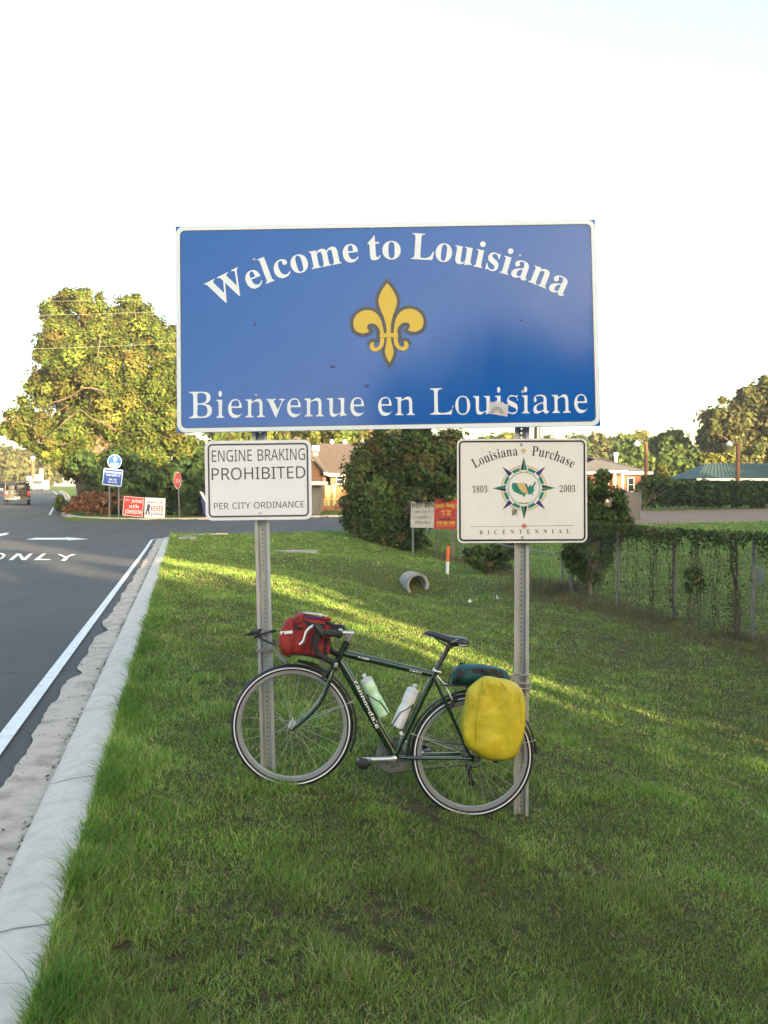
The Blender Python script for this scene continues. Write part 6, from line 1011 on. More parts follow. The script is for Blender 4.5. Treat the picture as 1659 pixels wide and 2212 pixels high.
# seat post and saddle
mb = MB(); sp = B(*z2(1370, 350)); mb.tube([st, st.lerp(sp, .5), sp], .0135, 14); mb.build('seat_post', M['dark_metal'], bike)
mb = MB(); ax = (sp - st).normalized(); mb.lathe(st + ax * .004, ax, [(0, .0190), (.012, .0190)], 18); mb.tube([st + ax * .010 - BEY * .02, st + ax * .006 - BEY * .022 + Vector((.03, 0, -.004))], .0055, 8); mb.build('seat_clamp', M['chrome'], bike)
sd = thing('saddle', None, None, tuple(sp - bike.location)); sd.parent = bike
stt = [(296, 172, 190, .014), (315, 156, 200, .019), (350, 149, 212, .021), (400, 154, 226, .023), (450, 168, 240, .027), (500, 187, 262, .036), (560, 200, 285, .050), (620, 207, 305, .062), (680, 211, 315, .071), (720, 217, 318, .073), (745, 232, 314, .066), (753, 262, 300, .045)]
V = []; F = []; nk = 16
for x, yt, yb, hw in stt:
    pt_, pb_ = B(*z3(x, yt)), B(*z3(x, yb)); 
    for k in range(nk):
        a = 2 * math.pi * k / nk; cz, cy = math.cos(a), math.sin(a)
        zz = .5 + .5 * (abs(cz) ** .8) * (1 if cz > 0 else -1); yk = hw * (abs(cy) ** .75) * (1 if cy > 0 else -1)
        V.append(pb_.lerp(pt_, zz) + BEY * yk)
for i in range(len(stt) - 1):
    for k in range(nk): F.append((i * nk + k, i * nk + (k + 1) % nk, (i + 1) * nk + (k + 1) % nk, (i + 1) * nk + k))
F += [tuple(range(nk))[::-1], tuple((len(stt) - 1) * nk + k for k in range(nk))]
mesh_obj('cover', [tuple(v) for v in V], F, mat('saddle_vinyl', (.022, .023, .027), .42), sd, 60)
mb = MB()
for s in (-1, 1): mb.tube([B(*z3(400, 215)) + BEY * s * .012, B(*z3(470, 265)) + BEY * s * .02, B(*z3(540, 300)) + BEY * s * .022, B(*z3(620, 305)) + BEY * s * .022, B(*z3(700, 280)) + BEY * s * .04], .0038, 8)
mb.bevel_box(B(*z3(560, 310)), (.04, .052, .024), .006); mb.build('rails', M['dark_metal'], sd)
mb = MB()
for s in (-1,):
    mb.tube([B(*z3(575, 275), -.0515), B(*z3(610, 262), -.060), B(*z3(640, 242), -.067), B(*z3(665, 228), -.070)], [.002, .0045, .0045, .002], 6)
    mb.tube([B(*z3(298, 192), -.018), B(*z3(350, 208), -.023), B(*z3(405, 222), -.026)], .0032, 6); mb.tube([B(*z3(662, 300), -.071), B(*z3(700, 306), -.074), B(*z3(748, 300), -.060)], .0065, 6)
mb.build('grey_trim', mat('saddle_trim', (.30, .31, .32), .4), sd)
# rear rack
mb = MB(); r0, r1 = B(*z3(580, 700)), B(*z3(1170, 720))
for o in (-.055, -.02, .02, .055): mb.tube([r0 + BEY * o, r1 + BEY * o], .0048, 8)
for t in (0, .3, .6, .95): p = r0.lerp(r1, t); mb.tube([p - BEY * .055, p + BEY * .055], .0045, 8)
for s in (-1, 1):
    for x in (745, 900, 1060): mb.tube([B(*z3(x, 712)) + BEY * s * .058, rh + BEY * s * .075 + Vector((.02, 0, .03))], .005, 8)
    mb.tube([r0 + BEY * s * .05, B(*z3(480, 705)) + BEY * s * .022], .0042, 8)
mb.build('rear_rack', M['black'], bike)
# bottle cages
def cage(pts, ax0, ax1, rad):
    d = (ax1 - ax0).normalized(); mb = MB(); n = d.cross(BEY).normalized()
    for s in (-1, 1):
        mb.tube([ax1 - d * .150 + BEY * s * rad * .55 + n * rad * .9 * pts, ax1 - d * .105 + BEY * s * rad * 1.05 , ax1 - d * .085 + BEY * s * rad * 1.05 - n * rad * .5 * pts, ax1 - d * .03 + BEY * s * rad * .85 - n * rad * .75 * pts, ax1 + d * .004 + BEY * s * rad * .6 - n * rad * .8 * pts], .0028, 8)
        mb.tube([ax1 - d * .150 + BEY * s * rad * .55 + n * rad * .9 * pts, ax1 + d * .006 + BEY * s * rad * .5 + n * rad * 1.0 * pts], .0030, 8)
    mb.tube([ax1 + d * .005 + BEY * rad * .6 - n * rad * .8 * pts, ax1 + d * .005 - BEY * rad * .6 - n * rad * .8 * pts], .0028, 8); mb.tube([ax1 + d * .006 + BEY * rad * .5 + n * rad * pts, ax1 + d * .006 - BEY * rad * .5 + n * rad * pts], .0028, 8)
    mb.tube([ax1 - d * .150 + n * rad * .95 * pts - BEY * .02, ax1 - d * .150 + n * rad * .95 * pts + BEY * .02], .003, 8)
    return mb.build('bottle_cage', M['black'], bike)
def bottle(b_, t_, label, m):
    d = (t_ - b_); L = d.length; d.normalize()
    root = thing('water_bottle', label, 'bottle', tuple(b_), 'water bottles on the bicycle'); r = .036
    mb = MB(); mb.lathe(b_, d, [(0, r * .86), (.004, r * .97), (.012, r), (L * .40, r), (L * .47, r * .90), (L * .53, r * .88), (L * .58, r * .95), (L * .63, r), (L * .80, r * .98), (L * .825, r * .90)], 26); mb.build('body', m, root)
    mb = MB(); mb.lathe(b_, d, [(L * .82, r * .90), (L * .825, r * .99), (L * .86, r * .98), (L * .895, r * .78), (L * .915, r * .38), (L * .92, r * .30), (L * .965, r * .30), (L * .97, r * .38), (L, r * .34), (L * 1.001, r * .1)], 24); mb.build('cap', M['grey_plastic'], root)
    return root
g0, g1_ = B(*z2(662, 1098)), B(*z2(436, 640)); w0, w1 = B(*z2(808, 1220)), B(*z2(1013, 752))
bottle(g0, g1_, 'pale green water bottle in the cage on the lower frame tube', M['bottle_green'])
bottle(w0, w1, 'milky white water bottle in the cage on the seat tube', M['bottle_white'])
cage(1 if ((g0 - g1_).cross(BEY)).dot(dt0.lerp(dt1, .6) - g0) > 0 else -1, g1_, g0, .037); cage(1 if ((w0 - w1).cross(BEY)).dot(st.lerp(bbk, .5) - w0) > 0 else -1, w1, w0, .037)

# ---- bags
def pillow(outline, o0, o1, rs, rings=((1, 0), (1.0, .25), (.985, .62), (.93, .85), (.80, .97), (.55, 1.02), (.25, 1.03)), wob=.004, n=8):
    """closed outline (picture points) stuffed between two depths; both faces are rounded"""
    o = bez(outline, n); c = o.mean(0); V = []; m = len(o); F = []
    lay = [(s, .5 - t / 2) for s, t in reversed(rings[1:])] + [(s, .5 + t / 2) for s, t in rings]
    for i, (s, t) in enumerate(lay):
        off = o0 + (o1 - o0) * t
        for k, q in enumerate(o):
            p = c + (q - c) * s; g_ = .0055 * (math.sin(.045 * p[0] + .021 * p[1] + 1.3 * i) + .8 * math.sin(.031 * p[1] - .083 * p[0] + 2) + .6 * math.sin(.11 * p[0] + .05 * p[1])) * (wob < .0025); wv_ = .5 * wob * min(1.0, max(0.0, (s - .35) * 1.6)); V.append(B(p[0], p[1], off + g_ * (1 if t > .5 else -.9)) + Vector(rs.normal(0, wv_, 3)))
    L = len(lay)
    for i in range(L - 1):
        for k in range(m): F.append((i * m + k, i * m + (k + 1) % m, (i + 1) * m + (k + 1) % m, (i + 1) * m + k))
    F += [tuple(range(m)), tuple((L - 1) * m + k for k in range(m))[::-1]]
    return V, F
def soft(o):
    m = o.modifiers.new('soft', 'SUBSURF'); m.levels = 2; m.render_levels = 2; return o
rs = np.random.default_rng(31)
yo = [(745, 770), (800, 705), (905, 628), (985, 622), (1080, 640), (1185, 662), (1285, 725), (1332, 800), (1356, 905), (1355, 1080), (1335, 1240), (1285, 1400), (1240, 1470), (1160, 1498), (1040, 1500), (930, 1480), (820, 1420), (735, 1345), (700, 1235), (696, 1100), (715, 950)]
p = B(*z3(1040, 1500), -.16)
pan = thing('pannier', 'yellow rain covered pannier on the near side of the rear wheel', 'pannier', tuple(p), 'yellow panniers on the rear rack')
V, F = pillow([z3(*q) for q in yo], -.245, -.075, rs, wob=.0022, n=4); soft(mesh_obj('cover', V, F, M['yellow_cloth'], pan, 80))
mb = MB()
for a_, b__ in (((905, 640), (830, 1390)), ((935, 640), (905, 820)), ((1080, 660), (1180, 800)), ((790, 800), (745, 1100)), ((1290, 800), (1310, 1150))):
    qa, qb = np.array(a_), np.array(b__); pts_ = []
    for t in np.linspace(0, 1, 7): q = qa + (qb - qa) * t + rs.normal(0, 6, 2); pts_.append(B(*z3(*q), -.2525 + .03 * (abs(q[0] - 1030) / 330) ** 3 + .04 * max(0, abs(q[1] - 1060) / 440 - .55)))
    mb.tube(pts_, [.001, .005, .007, .007, .006, .004, .001], 6)
mb.build('fold', M['yellow_cloth'], pan)
mb = MB(); mb.bevel_box(B(*z3(1040, 1497), -.16), (.03, .05, .012), .003); mb.build('drain_tab', M['black'], pan)
yo2 = [(q[0] - 40, q[1]) for q in yo]
pan2 = thing('pannier', 'yellow pannier edge showing behind the rear stays on the far side', 'pannier', tuple(B(*z3(1000, 1400), .16)), 'yellow panniers on the rear rack')
V, F = pillow([z3(1020 + (q[0] - 1020) * .93, 1060 + (q[1] - 1060) * .86) for q in yo2], .09, .21, rs, wob=.002, n=3); soft(mesh_obj('cover', V, F, M['yellow_cloth'], pan2, 80))
# teal stuff sack on the rack
root = thing('stuff_sack', 'teal and black stuff sack strapped on the rear rack', 'bag', tuple(B(*z3(880, 700))))
so_ = [(583, 625), (600, 560), (650, 508), (740, 492), (860, 492), (980, 508), (1080, 535), (1150, 565), (1180, 615), (1175, 670), (1080, 712), (900, 716), (740, 716), (630, 700), (590, 672)]
V, F = pillow([z3(*q) for q in so_], -.105, .105, rs, rings=((1, 0), (1, .3), (.93, .62), (.78, .85), (.5, .98), (.2, 1.0)), wob=.002, n=4); soft(mesh_obj('sack', V, F, M['teal_cloth'], root, 80))
mb = MB()
def band(x0, x1, wob_):                                # a black webbing band lying on the near side of the sack
    top = lambda x: float(np.interp(x, [583, 600, 650, 740, 860, 980, 1080, 1150, 1180], [625, 560, 508, 492, 492, 508, 535, 565, 615])); bot = lambda x: float(np.interp(x, [583, 630, 740, 1080, 1180], [640, 700, 716, 712, 660]))
    V = []; n_ = 9
    for i in range(n_):
        t = i / (n_ - 1)
        for x in (x0(t), x1(t)):
            yv = top(x) + (bot(x) - top(x)) * t; zt = abs(2 * t - 1); off = -.107 * math.sqrt(max(0, 1 - zt ** 2.6)) - .002
            V.append(B(*z3(x, yv), off))
    mb.add(V, [(2 * i, 2 * i + 1, 2 * i + 3, 2 * i + 2) for i in range(n_ - 1)])
band(lambda t: 640 - 10 * t, lambda t: 735 - 10 * t - 60 * max(0, t - .6), 0); band(lambda t: 1045 + 20 * t, lambda t: 1118 + 15 * t, 0)
V = []
for i, x in enumerate(np.linspace(720, 1060, 9)):
    for yv in (555 - 18 * math.sin(i / 8 * 3.1), 610 - 22 * math.sin(i / 8 * 3.1)): V.append(B(*z3(x, yv), -.1095))
mb.add(V, [(2 * i, 2 * i + 1, 2 * i + 3, 2 * i + 2) for i in range(8)])
mb.build('webbing', M['black_soft'], root)
mb = MB(); mb.bevel_box(B(*z3(955, 572), -.113), (.045, .012, .03), .004); mb.build('buckle', M['black'], root)
mb = MB(); mb.tube([B(*z3(585, 600), -.03), B(*z3(565, 640), -.04), B(*z3(555, 690), -.02), B(*z3(590, 700), .0)], .003, 6); mb.tube([B(*z3(665, 498), -.02), B(*z3(690, 484), -.03), B(*z3(715, 496), -.02)], .005, 6); mb.build('cord', M['black'], root)

# red handlebar bag
root = thing('handlebar_bag', 'red handlebar bag with clear map pocket and reflective strip', 'bag', tuple(B(*z1(900, 600))))
V, F = pillow([z1(*q) for q in [(775, 185), (860, 150), (1000, 165), (1120, 195), (1140, 300), (1146, 440), (1138, 555, 1), (1050, 612), (960, 590), (860, 570), (745, 562), (730, 440), (745, 300)]], -.125, .125, rs, rings=((1, 0), (1, .6), (.98, .85), (.92, .97), (.7, 1.0), (.3, 1.0)), wob=.002, n=4); soft(mesh_obj('body', V, F, M['red_cloth'], root, 80))
V, F = pillow([z1(*q) for q in [(700, 178), (770, 190), (800, 270), (815, 400), (775, 520), (745, 575), (705, 598), (660, 575), (622, 540), (600, 455), (608, 360), (640, 270)]], -.120, .120, rs, wob=.002, n=4); fp = soft(mesh_obj('front_pocket', V, F, M['red_cloth'], root, 80))
mb = MB()
V = [B(*z1(*q), o) for q, o in (((618, 326), -.117), ((620, 359), -.117), ((690, 352), -.126), ((748, 345), -.128), ((748, 315), -.128), ((690, 320), -.126))]
mb.add(V, [(0, 1, 2, 5), (5, 2, 3, 4)]); V = [B(*z1(*q), o - .003) for q, o in (((620, 325), -.092), ((622, 358), -.092))] + [B(*z1(606, 325 + k), .092) for k in (0, 33)]
mb.build('reflective_strip', M['reflect'], fp, smooth_deg=0)
V, F = pillow([z1(*q) for q in [(770, 165), (800, 132), (870, 128), (880, 180), (860, 240), (830, 268), (790, 262), (775, 215)]], -.130, .130, rs, wob=.002, n=4); soft(mesh_obj('lid_roll', V, F, M['red_cloth'], root, 80))
mb = MB(); a_, b__ = (850, 133), (1065, 158); mb.add([B(*z1(*a_), -.115), B(*z1(*b__), -.115), B(*z1(1130, 180), -.10), B(*z1(1120, 170), .10), B(*z1(1050, 140), .115), B(*z1(850, 112), .115)], [(0, 1, 2, 3, 4, 5)]); mb.build('map_window', M['clear'], root, smooth_deg=0)
mb = MB(); mb.tube([B(*z1(848, 138), -.122), B(*z1(862, 172), -.128), B(*z1(960, 178), -.130), B(*z1(1060, 183), -.128), B(*z1(1078, 165), -.120)], .0060, 6); mb.build('purple_piping', M['purple'], root)
mb = MB(); mb.tube([B(*z1(1060, 185), -.125), B(*z1(1110, 192), -.12), B(*z1(1142, 200), -.10)], .010, 8); mb.build('lid_edge', M['red_cloth'], root)
mb = MB(); V = [B(*z1(*q), -.131) for q in [(865, 200), (960, 232), (1090, 245), (1095, 285), (1000, 290), (900, 262)]]; mb.prism(V, -BEY * .012)
mb.tube([B(*z1(1100, 225), -.12), B(*z1(1150, 250), -.11), B(*z1(1195, 272), -.10)], .010, 8); mb.tube([B(*z1(960, 350), -.135), B(*z1(955, 450), -.136), B(*z1(935, 590), -.13)], .0032, 6); mb.tube([B(*z1(1105, 400), -.125), B(*z1(1080, 600), -.12)], .009, 6); mb.tube([B(*z1(770, 250), -.13), B(*z1(800, 290), -.135), B(*z1(850, 290), -.135)], .007, 6)
mb.tube([B(*z1(700, 590), -.1), B(*z1(760, 566), -.118), B(*z1(900, 578), -.122), B(*z1(1050, 616), -.118)], .0045, 6); mb.build('straps', M['black_soft'], root)
mb = MB(); mb.tube([B(*z1(1055, 610)), B(*z1(1050, 660)), B(*z1(1060, 700))], .005, 6); mb.tube([B(*z1(1090, 600)), B(*z1(1060, 700))], .004, 6); mb.build('bag_bracket', M['steel_dull'], bike)

# ---- cords round the posts
postx = lambda root, z, t: None
def post_c(zv, left=True):
    a, c = (pb, pt) if left else (pb2, pt2); t = (zv - a.z) / (c.z - a.z); return Vector((a.x + (c.x - a.x) * t, a.y + .012, zv))
def loop(mb, c, rx, ry, tilt, r, n=24, ph=0.0, turns=1.0):
    mb.tube([c + Vector((rx * math.cos(a), ry * math.sin(a), tilt * math.cos(a + ph))) for a in np.linspace(0, 2 * math.pi * turns, int(n * turns) + 1)], r, 8)
zc = P(560, 1370, YP).z
mb = MB(); c = post_c(zc); loop(mb, c, .062, .038, .022, .0055, ph=.4); loop(mb, c - Vector((-.004, 0, .028)), .060, .036, -.03, .005, ph=.2)
mb.tube([P(565, 1360, YP - .03), P(550, 1362, YP - .05), P(540, 1368, YP - .05), P(527, 1372, YP - .06)], [.006, .008, .007, .004], 8); mb.tube([P(562, 1364, YP - .03), P(550, 1369, YP - .05), P(535, 1372, YP - .05)], .006, 8); mb.bevel_box(P(551, 1366, YP - .055), (.05, .03, .025), .006)
tag(mb.build('cable_lock', M['black']), 'black looped cable wrapped round the left sign post', 'cable')
mb = MB(); zc = P(572, 1403, YP).z; loop(mb, post_c(zc), .052, .034, .004, .0042); loop(mb, post_c(zc - .008), .052, .034, .003, .0038)
mb.tube([P(587, 1399, YP - .04), P(594, 1404, YP - .08), P(602, 1414, YP - .14), P(615, 1424, YP - .2)], .0048, 8); 
mb.tube([P(598, 1414, YP - .12), P(608, 1421, YP - .18), P(619, 1430, YP - .22), P(617, 1436, YP - .22)], [.005, .010, .011, .006], 8)
tag(mb.build('tie_strap', M['rope']), 'thin grey strap tying the red bag to the left post', 'strap')
mb = MB()
for v, rx in ((1455, .050), (1476, .056), (1484, .050), (1488, .052)): zc = P(1128, v, YP).z; loop(mb, post_c(zc, False), rx, .036, .007 if v < 1470 else -.006, .0048, ph=v)
mb.tube([P(1112, 1456, YP - .05), P(1106, 1463, YP - .06), P(1110, 1474, YP - .06), P(1118, 1480, YP - .05)], .006, 8); mb.tube([P(1110, 1462, YP - .05), P(1104, 1470, YP - .08), P(1100, 1478, YP - .12)], .0045, 8)
tag(mb.build('tie_rope', M['rope']), 'grey rope wound round the right post above the yellow pannier', 'rope')

# ------------------------------------------------------------------ culvert, marker, litter
c = P(903, 1264, 29.0); d = Vector((-.42, 1, .02)).normalized()
mb = MB(); R, r = .36, .275; a = d.cross(Vector((0, 0, 1))).normalized(); b_ = a.cross(d); n = 32; V = []
for s, rad in ((0, R), (.6, R), (.6, r), (0.02, r)):
    V += [c + d * s + (a * math.cos(2 * math.pi * k / n) + b_ * math.sin(2 * math.pi * k / n)) * rad for k in range(n)]
mb.add(V, [(i * n + k, i * n + (k + 1) % n, ((i + 1) % 4) * n + (k + 1) % n, ((i + 1) % 4) * n + k) for i in range(4) for k in range(n)])
o = mb.build('culvert_pipe', M['pipe'], smooth_deg=30); tag(o, 'round concrete culvert pipe opening into the grassy ditch', 'culvert')
mk = P(966, 1240, 30.2); mb = MB(); top = P(968.5, 1180, 30.2)
root = thing('marker_post', 'orange and white marker post standing above the culvert', 'marker', (mk.x, mk.y, g1(mk.x, mk.y)))
base = Vector((mk.x, mk.y, g1(mk.x, mk.y) - .1)); mid = mk.lerp(top, .45)
mb.tube([base, mid], .050, 14); mb.build('lower_half', M['white_plastic'], root)
mb = MB(); mb.tube([mid, mid.lerp(top, .96), top], [.051, .051, .042], 14); mb.build('upper_half', M['orange'], root)
for u, v, s, lb in ((1077, 1296, .05, 'small white scrap of litter in the ditch right of the culvert'), (1016, 1305, .05, 'small white scrap of litter in the ditch below the culvert')):
    q = ground_hit(u, v, 8, 60); rs = np.random.default_rng(int(u)); mb = MB(); V = [Vector((q.x, q.y, q.z + .05)) + Vector(rs.normal(0, s, 3)) for _ in range(7)]
    mb.add(V, [(0, 1, 2), (0, 2, 3), (0, 3, 4), (0, 4, 5), (0, 5, 6)]); tag(mb.build('paper_scrap', M['white_plastic']), lb, 'litter')

# ------------------------------------------------------------------ chain link fences with their vines
def fence(name, label, posts, tops, ext0, mesh_p, postr=.032, rail=True, group=None):
    """posts: list of (x, y); tops: rail heights there"""
    root = thing(name, label, 'fence', (posts[0][0], posts[0][1], g1(*posts[0])), group)
    gz = [g1(*p) for p in posts]
    for (x, y), z, t in zip(posts, gz, tops):
        mb = MB(); mb.tube([(x, y, z - .1), (x + .008 * (t - z), y, t + .03)], postr, 10); mb.lathe((x + .008 * (t - z), y, t + .03), (0, 0, 1), [(0, postr * 1.15), (.02, postr * 1.1), (.05, postr * .4)], 10); mb.build('post', M['steel_dull'], root)
    mb = MB(); mb.tube([(x, y - .01, t) for (x, y), t in zip(posts, tops)], .019, 8); mb.build('top_rail', M['steel_dull'], root)
    mb = MB(); S = [0]
    for i in range(1, len(posts)): S.append(S[-1] + math.dist(posts[i], posts[i - 1]))
    px, py = [p[0] for p in posts], [p[1] for p in posts]
    def pt(s, h): return Vector((np.interp(s, S, px), np.interp(s, S, py), np.interp(s, S, gz) + (np.interp(s, S, tops) - np.interp(s, S, gz)) * h))
    pitch = mesh_p; H = float(np.mean(np.array(tops) - np.array(gz))); w = .0021
    dirv = Vector((px[-1] - px[0], py[-1] - py[0], 0)).normalized()
    for s0 in np.arange(-H, S[-1], pitch):
        for sg in (1, -1):
            pts = []
            for h in np.linspace(0, 1, 6):
                s = s0 + (H * h if sg > 0 else H * (1 - h))
                if 0 <= s <= S[-1]: pts.append(pt(s, h))
            if len(pts) > 1:
                a_, b2 = pts[0], pts[-1]
                for p, q in zip(pts[:-1], pts[1:]): mb.add([p + dirv * w, q + dirv * w, q - dirv * w, p - dirv * w], [(0, 1, 2, 3)])
    mb.build('wire_mesh', M['wire'], root, smooth_deg=0)
    return root, pt, S
FX = lambda y: 4.66 + (25.5 - y) * .194
ys_ = [25.1, 22.4, 19.8, 17.0, 14.3, 11.5]
tp = [g1(FX(y), y) + 1.80 for y in ys_]
near_fence, fpt, fS = fence('chain_link_fence', 'tall chain link fence hung with dry vines on the right', [(FX(y), y) for y in ys_], tp, 0, .075)
# a small metal plate hung on the fence at the right edge
mb = MB(); q = P(1645, 1243, 16.6); mb.bevel_box(q, (.16, .02, .26), .004, rz=-1.3); tag(mb.build('fence_plate', M['steel_dull']), 'small grey plate hung on the vine covered fence', 'plate')
lp = [(1232, 25.3), (1215, 26.2), (1143, 28.5), (1064, 34), (1000, 38.5), (943, 43)]; lv = [1196, 1198, 1189, 1172.5, 1159.5, 1149.5]
posts2 = [(XU(u, Y), Y) for u, Y in lp]; tops2 = [P(u, v, Y).z for (u, Y), v in zip(lp, lv)]
fence('chain_link_fence', 'low sagging chain link fence running back behind the bicentennial sign', posts2, tops2, 0, .10, postr=.026)

def stems(mb, rs, p0, p1, n, r):
    for _ in range(n):
        o = Vector(rs.normal(0, .05, 3)); pts = [p0 + o]
        for t in np.linspace(.15, 1, 7): pts.append(p0.lerp(p1, t) + Vector((rs.normal(0, .035), rs.normal(0, .05), 0)) + o * (1 - t))
        mb.tube(pts, [r * rs.uniform(.7, 1.3)] * 8, 5)
rs = np.random.default_rng(77)
root = thing('climbing_vine', 'leafy vine draped along the top rail of the tall fence', 'vine', (FX(18), 18, g1(FX(18), 18)))
L = fS[-1]; n = 6000; s = rs.uniform(.2, L - .2, n)
dens = .55 + .45 * np.sin(s * 2.1 + 1) * np.sin(s * .9) ; hang = np.abs(rs.normal(0, 1, n)) * (.07 + .09 * np.clip(dens, 0, 1)); ok = rs.random(n) < np.clip(dens + .35, .15, 1); s, hang = s[ok], hang[ok]
pts = np.array([tuple(fpt(a_, 1.0)) for a_ in s]) + np.c_[rs.normal(0, .07, len(s)), rs.normal(0, .10, len(s)), .07 - hang * 1.35]
drop = rs.random(len(s)) < .05; pts[drop, 2] -= rs.uniform(0, 1.3, drop.sum()) ** 1.5
cid = (s * 3).astype(int); leaf_cloud('leaves', pts, .048, tints(rs, cid, int(cid.max()) + 1, 'vine'), rs, root)
mb = MB()
for u, Y, k, r, lean in ((1360, 21.8, 3, .006, .3), (1380, 21.4, 4, .006, -.2), (1420, 20.6, 8, .009, .1), (1500, 18.9, 8, .008, .4), (1508, 18.8, 5, .006, -.3), (1560, 18.1, 5, .006, .1), (1590, 17.55, 12, .011, -.35), (1585, 17.6, 6, .008, -.6), (1338, 22.3, 4, .006, 0), (1460, 19.75, 6, .008, 0), (1290, 24.0, 7, .008, .1), (1310, 23.3, 4, .006, .2), (1270, 24.5, 6, .009, 0)):
    y = Y; x = FX(y); z = g1(x, y); stems(mb, rs, Vector((x - .03, y, z + 1.78)), Vector((x - .05 + lean * .1, y + lean, z)), max(2, int(k * .6)), r * .9)
# fine hanging tendrils all along the mesh
for _ in range(80):
    s0 = rs.uniform(.3, L - .3); p = fpt(s0, 1.0) + Vector((-.04, 0, -.05)); l = rs.uniform(.3, 1.6); e = Vector((p.x + rs.normal(0, .06), p.y + rs.normal(0, .12), max(p.z - l, g1(p.x, p.y)))); stems(mb, rs, p, e, 1, .0035)
mb.build('stems', M['vine_stem'], root)
n = 1300; k = rs.integers(0, 9, n); ux = np.array([1420, 1500, 1590, 1380, 1460, 1560, 1500, 1590, 1420])[k]; Yv = np.array([20.6, 18.9, 17.55, 21.4, 19.75, 18.1, 18.9, 17.55, 20.6])[k]
xx = FX(Yv) - .05 + rs.normal(0, .07, n); zz = G(xx, Yv) + rs.uniform(.1, 1.75, n) ; pts = np.c_[xx, Yv + rs.normal(0, .12, n), zz]
leaf_cloud('trailing_leaves', pts, .032, tints(rs, k, 9, 'vine'), rs, root)
def bush(name, label, cat, blobs, pal, leaf, n, Y, base_u, group=None, **k): return tree(name, label, cat, Y, base_u, blobs, pal, leaf, n, k.pop('tr', .05), group, trunk_to=.3, **k)
bush('shrub', 'tall vine smothered shrub at the corner of the fence', 'shrub', [(1268, 1225, 42), (1250, 1195, 40), (1300, 1180, 38), (1295, 1120, 38), (1320, 1085, 34), (1285, 1060, 30), (1260, 1150, 42), (1318, 1140, 34), (1300, 1030, 20), (1345, 1120, 22)], 'mid', .06, 15000, 24.6, 1275, depth=.8)
bush('shrub', 'small leafy shrub growing at the foot of the fence', 'shrub', [(1500, 1240, 22), (1488, 1270, 14), (1512, 1265, 14)], 'vine', .035, 650, 18.6, 1500, tr=.01)
bush('shrub', 'dark bush growing below the red sign beside the low fence', 'shrub', [(1045, 1205, 26), (1075, 1195, 26), (1020, 1200, 20), (1060, 1225, 20), (1090, 1215, 18), (1105, 1180, 22)], 'vine', .09, 3000, 33, 1055)
# weeds along the fence foot
rs = np.random.default_rng(41); n = 5200; y = rs.uniform(11.5, 26, n); x = FX(y) - .05 + rs.normal(-.12, .22, n); cl = wav(x, y, 3, 50); ok = cl > -.2; x, y = x[ok], y[ok]; n = len(x)
o = blades('dry_weeds', n, rs, (x, y), rs.uniform(.06, .26, n), rs.uniform(.006, .011, n), np.array([[.15, .10, .065]]) * rs.uniform(.5, 1.3, (n, 1)) + np.array([[0, .03, 0]]) * rs.random((n, 1)), lean=.5); tag(o, 'browned weeds along the foot of the tall fence', 'weeds', kind='stuff')
n = 2600; s = rs.random(n); x = np.interp(s, np.linspace(0, 1, 6), [p[0] for p in posts2]) + rs.normal(0, .3, n); y = np.interp(s, np.linspace(0, 1, 6), [p[1] for p in posts2])
o = blades('dry_weeds', n, rs, (x, y), rs.uniform(.1, .32, n), rs.uniform(.012, .02, n), np.array([[.14, .105, .06]]) * rs.uniform(.5, 1.3, (n, 1)) + np.array([[0, .035, 0]]) * rs.random((n, 1)), lean=.5); tag(o, 'browned weeds along the foot of the low fence', 'weeds', kind='stuff')

# ------------------------------------------------------------------ the big bush at the side road and the billboards in it
bush('bush', 'huge rounded bush with reddish leaf tips beside the side road', 'bush',
     [(860, 1010, 78), (810, 1040, 62), (905, 985, 62), (945, 1000, 55), (850, 965, 42), (800, 1090, 55), (775, 1120, 30), (760, 1135, 18), (860, 1100, 70), (840, 1150, 52), (880, 1165, 40), (820, 1165, 32), (925, 1060, 45), (780, 1010, 30), (900, 950, 32), (965, 960, 34), (950, 1040, 40), (760, 1080, 22), (820, 970, 34), (790, 990, 30), (850, 1190, 26), (905, 1185, 22), (915, 1074, 9, -2.7), (932, 1078, 7, -2.7), (968, 1074, 7, -2.7), (900, 1070, 14, -2.4)], 'vine', .115, 80000, 43.0, 850, tr=.16, depth=.8, sub=22, spread=.26)
def sign(name, label, corners, Y, face_m, thick=.03, group=None, yr=None):
    tl, tr, br, bl = corners; f = Face(tl, tr, br, bl, Y, Y, thick)
    root = thing(name, label, 'sign', (f.o.x, f.o.y, g1(f.o.x, f.o.y)), group); mb = MB(); panel(mb, f, rrect(f.w, f.h, .01, 2)); mb.build('panel', face_m, root, smooth_deg=0); return root, f
def legs(root, f, us, Y, r=.03, m='steel_dull', dy=.06, v_top=0.5, vm=1070):
    for u in us:
        p = f.pt((f.uv(u, CV if False else vm)[0], f.h * v_top)); x, y = p.x, p.y + dy; mb = MB(); mb.tube([(x, y, g1(x, y) - .15), (x, y, p.z)], r, 8); mb.build('leg', M[m], root)
z7 = lambda x, y: ((760 + x / 3.95) * .8534, (1080 + y / 3.95) * .8534)
root, f = sign('roadside_sign', 'white directional sign half hidden in the big bush', (z7(1098, 720), z7(1336, 718), z7(1342, 1016), z7(1112, 1005)), 40.6, M['weathered_white'])
mb = MB(); text_line(mb, f, 'WEST BAN', 'sb', z7(1112, 812), z7(1332, 808), 11, .012); text_line(mb, f, 'CHIMAS DAY REST', 'sans', z7(1125, 866), z7(1332, 862), 5.5, .012); text_line(mb, f, 'TURN RIGHT', 'sans', z7(1130, 922), z7(1300, 920), 6.5, .012); text_line(mb, f, 'TURN RIGHT', 'sans', z7(1142, 974), z7(1310, 972), 6.5, .012)
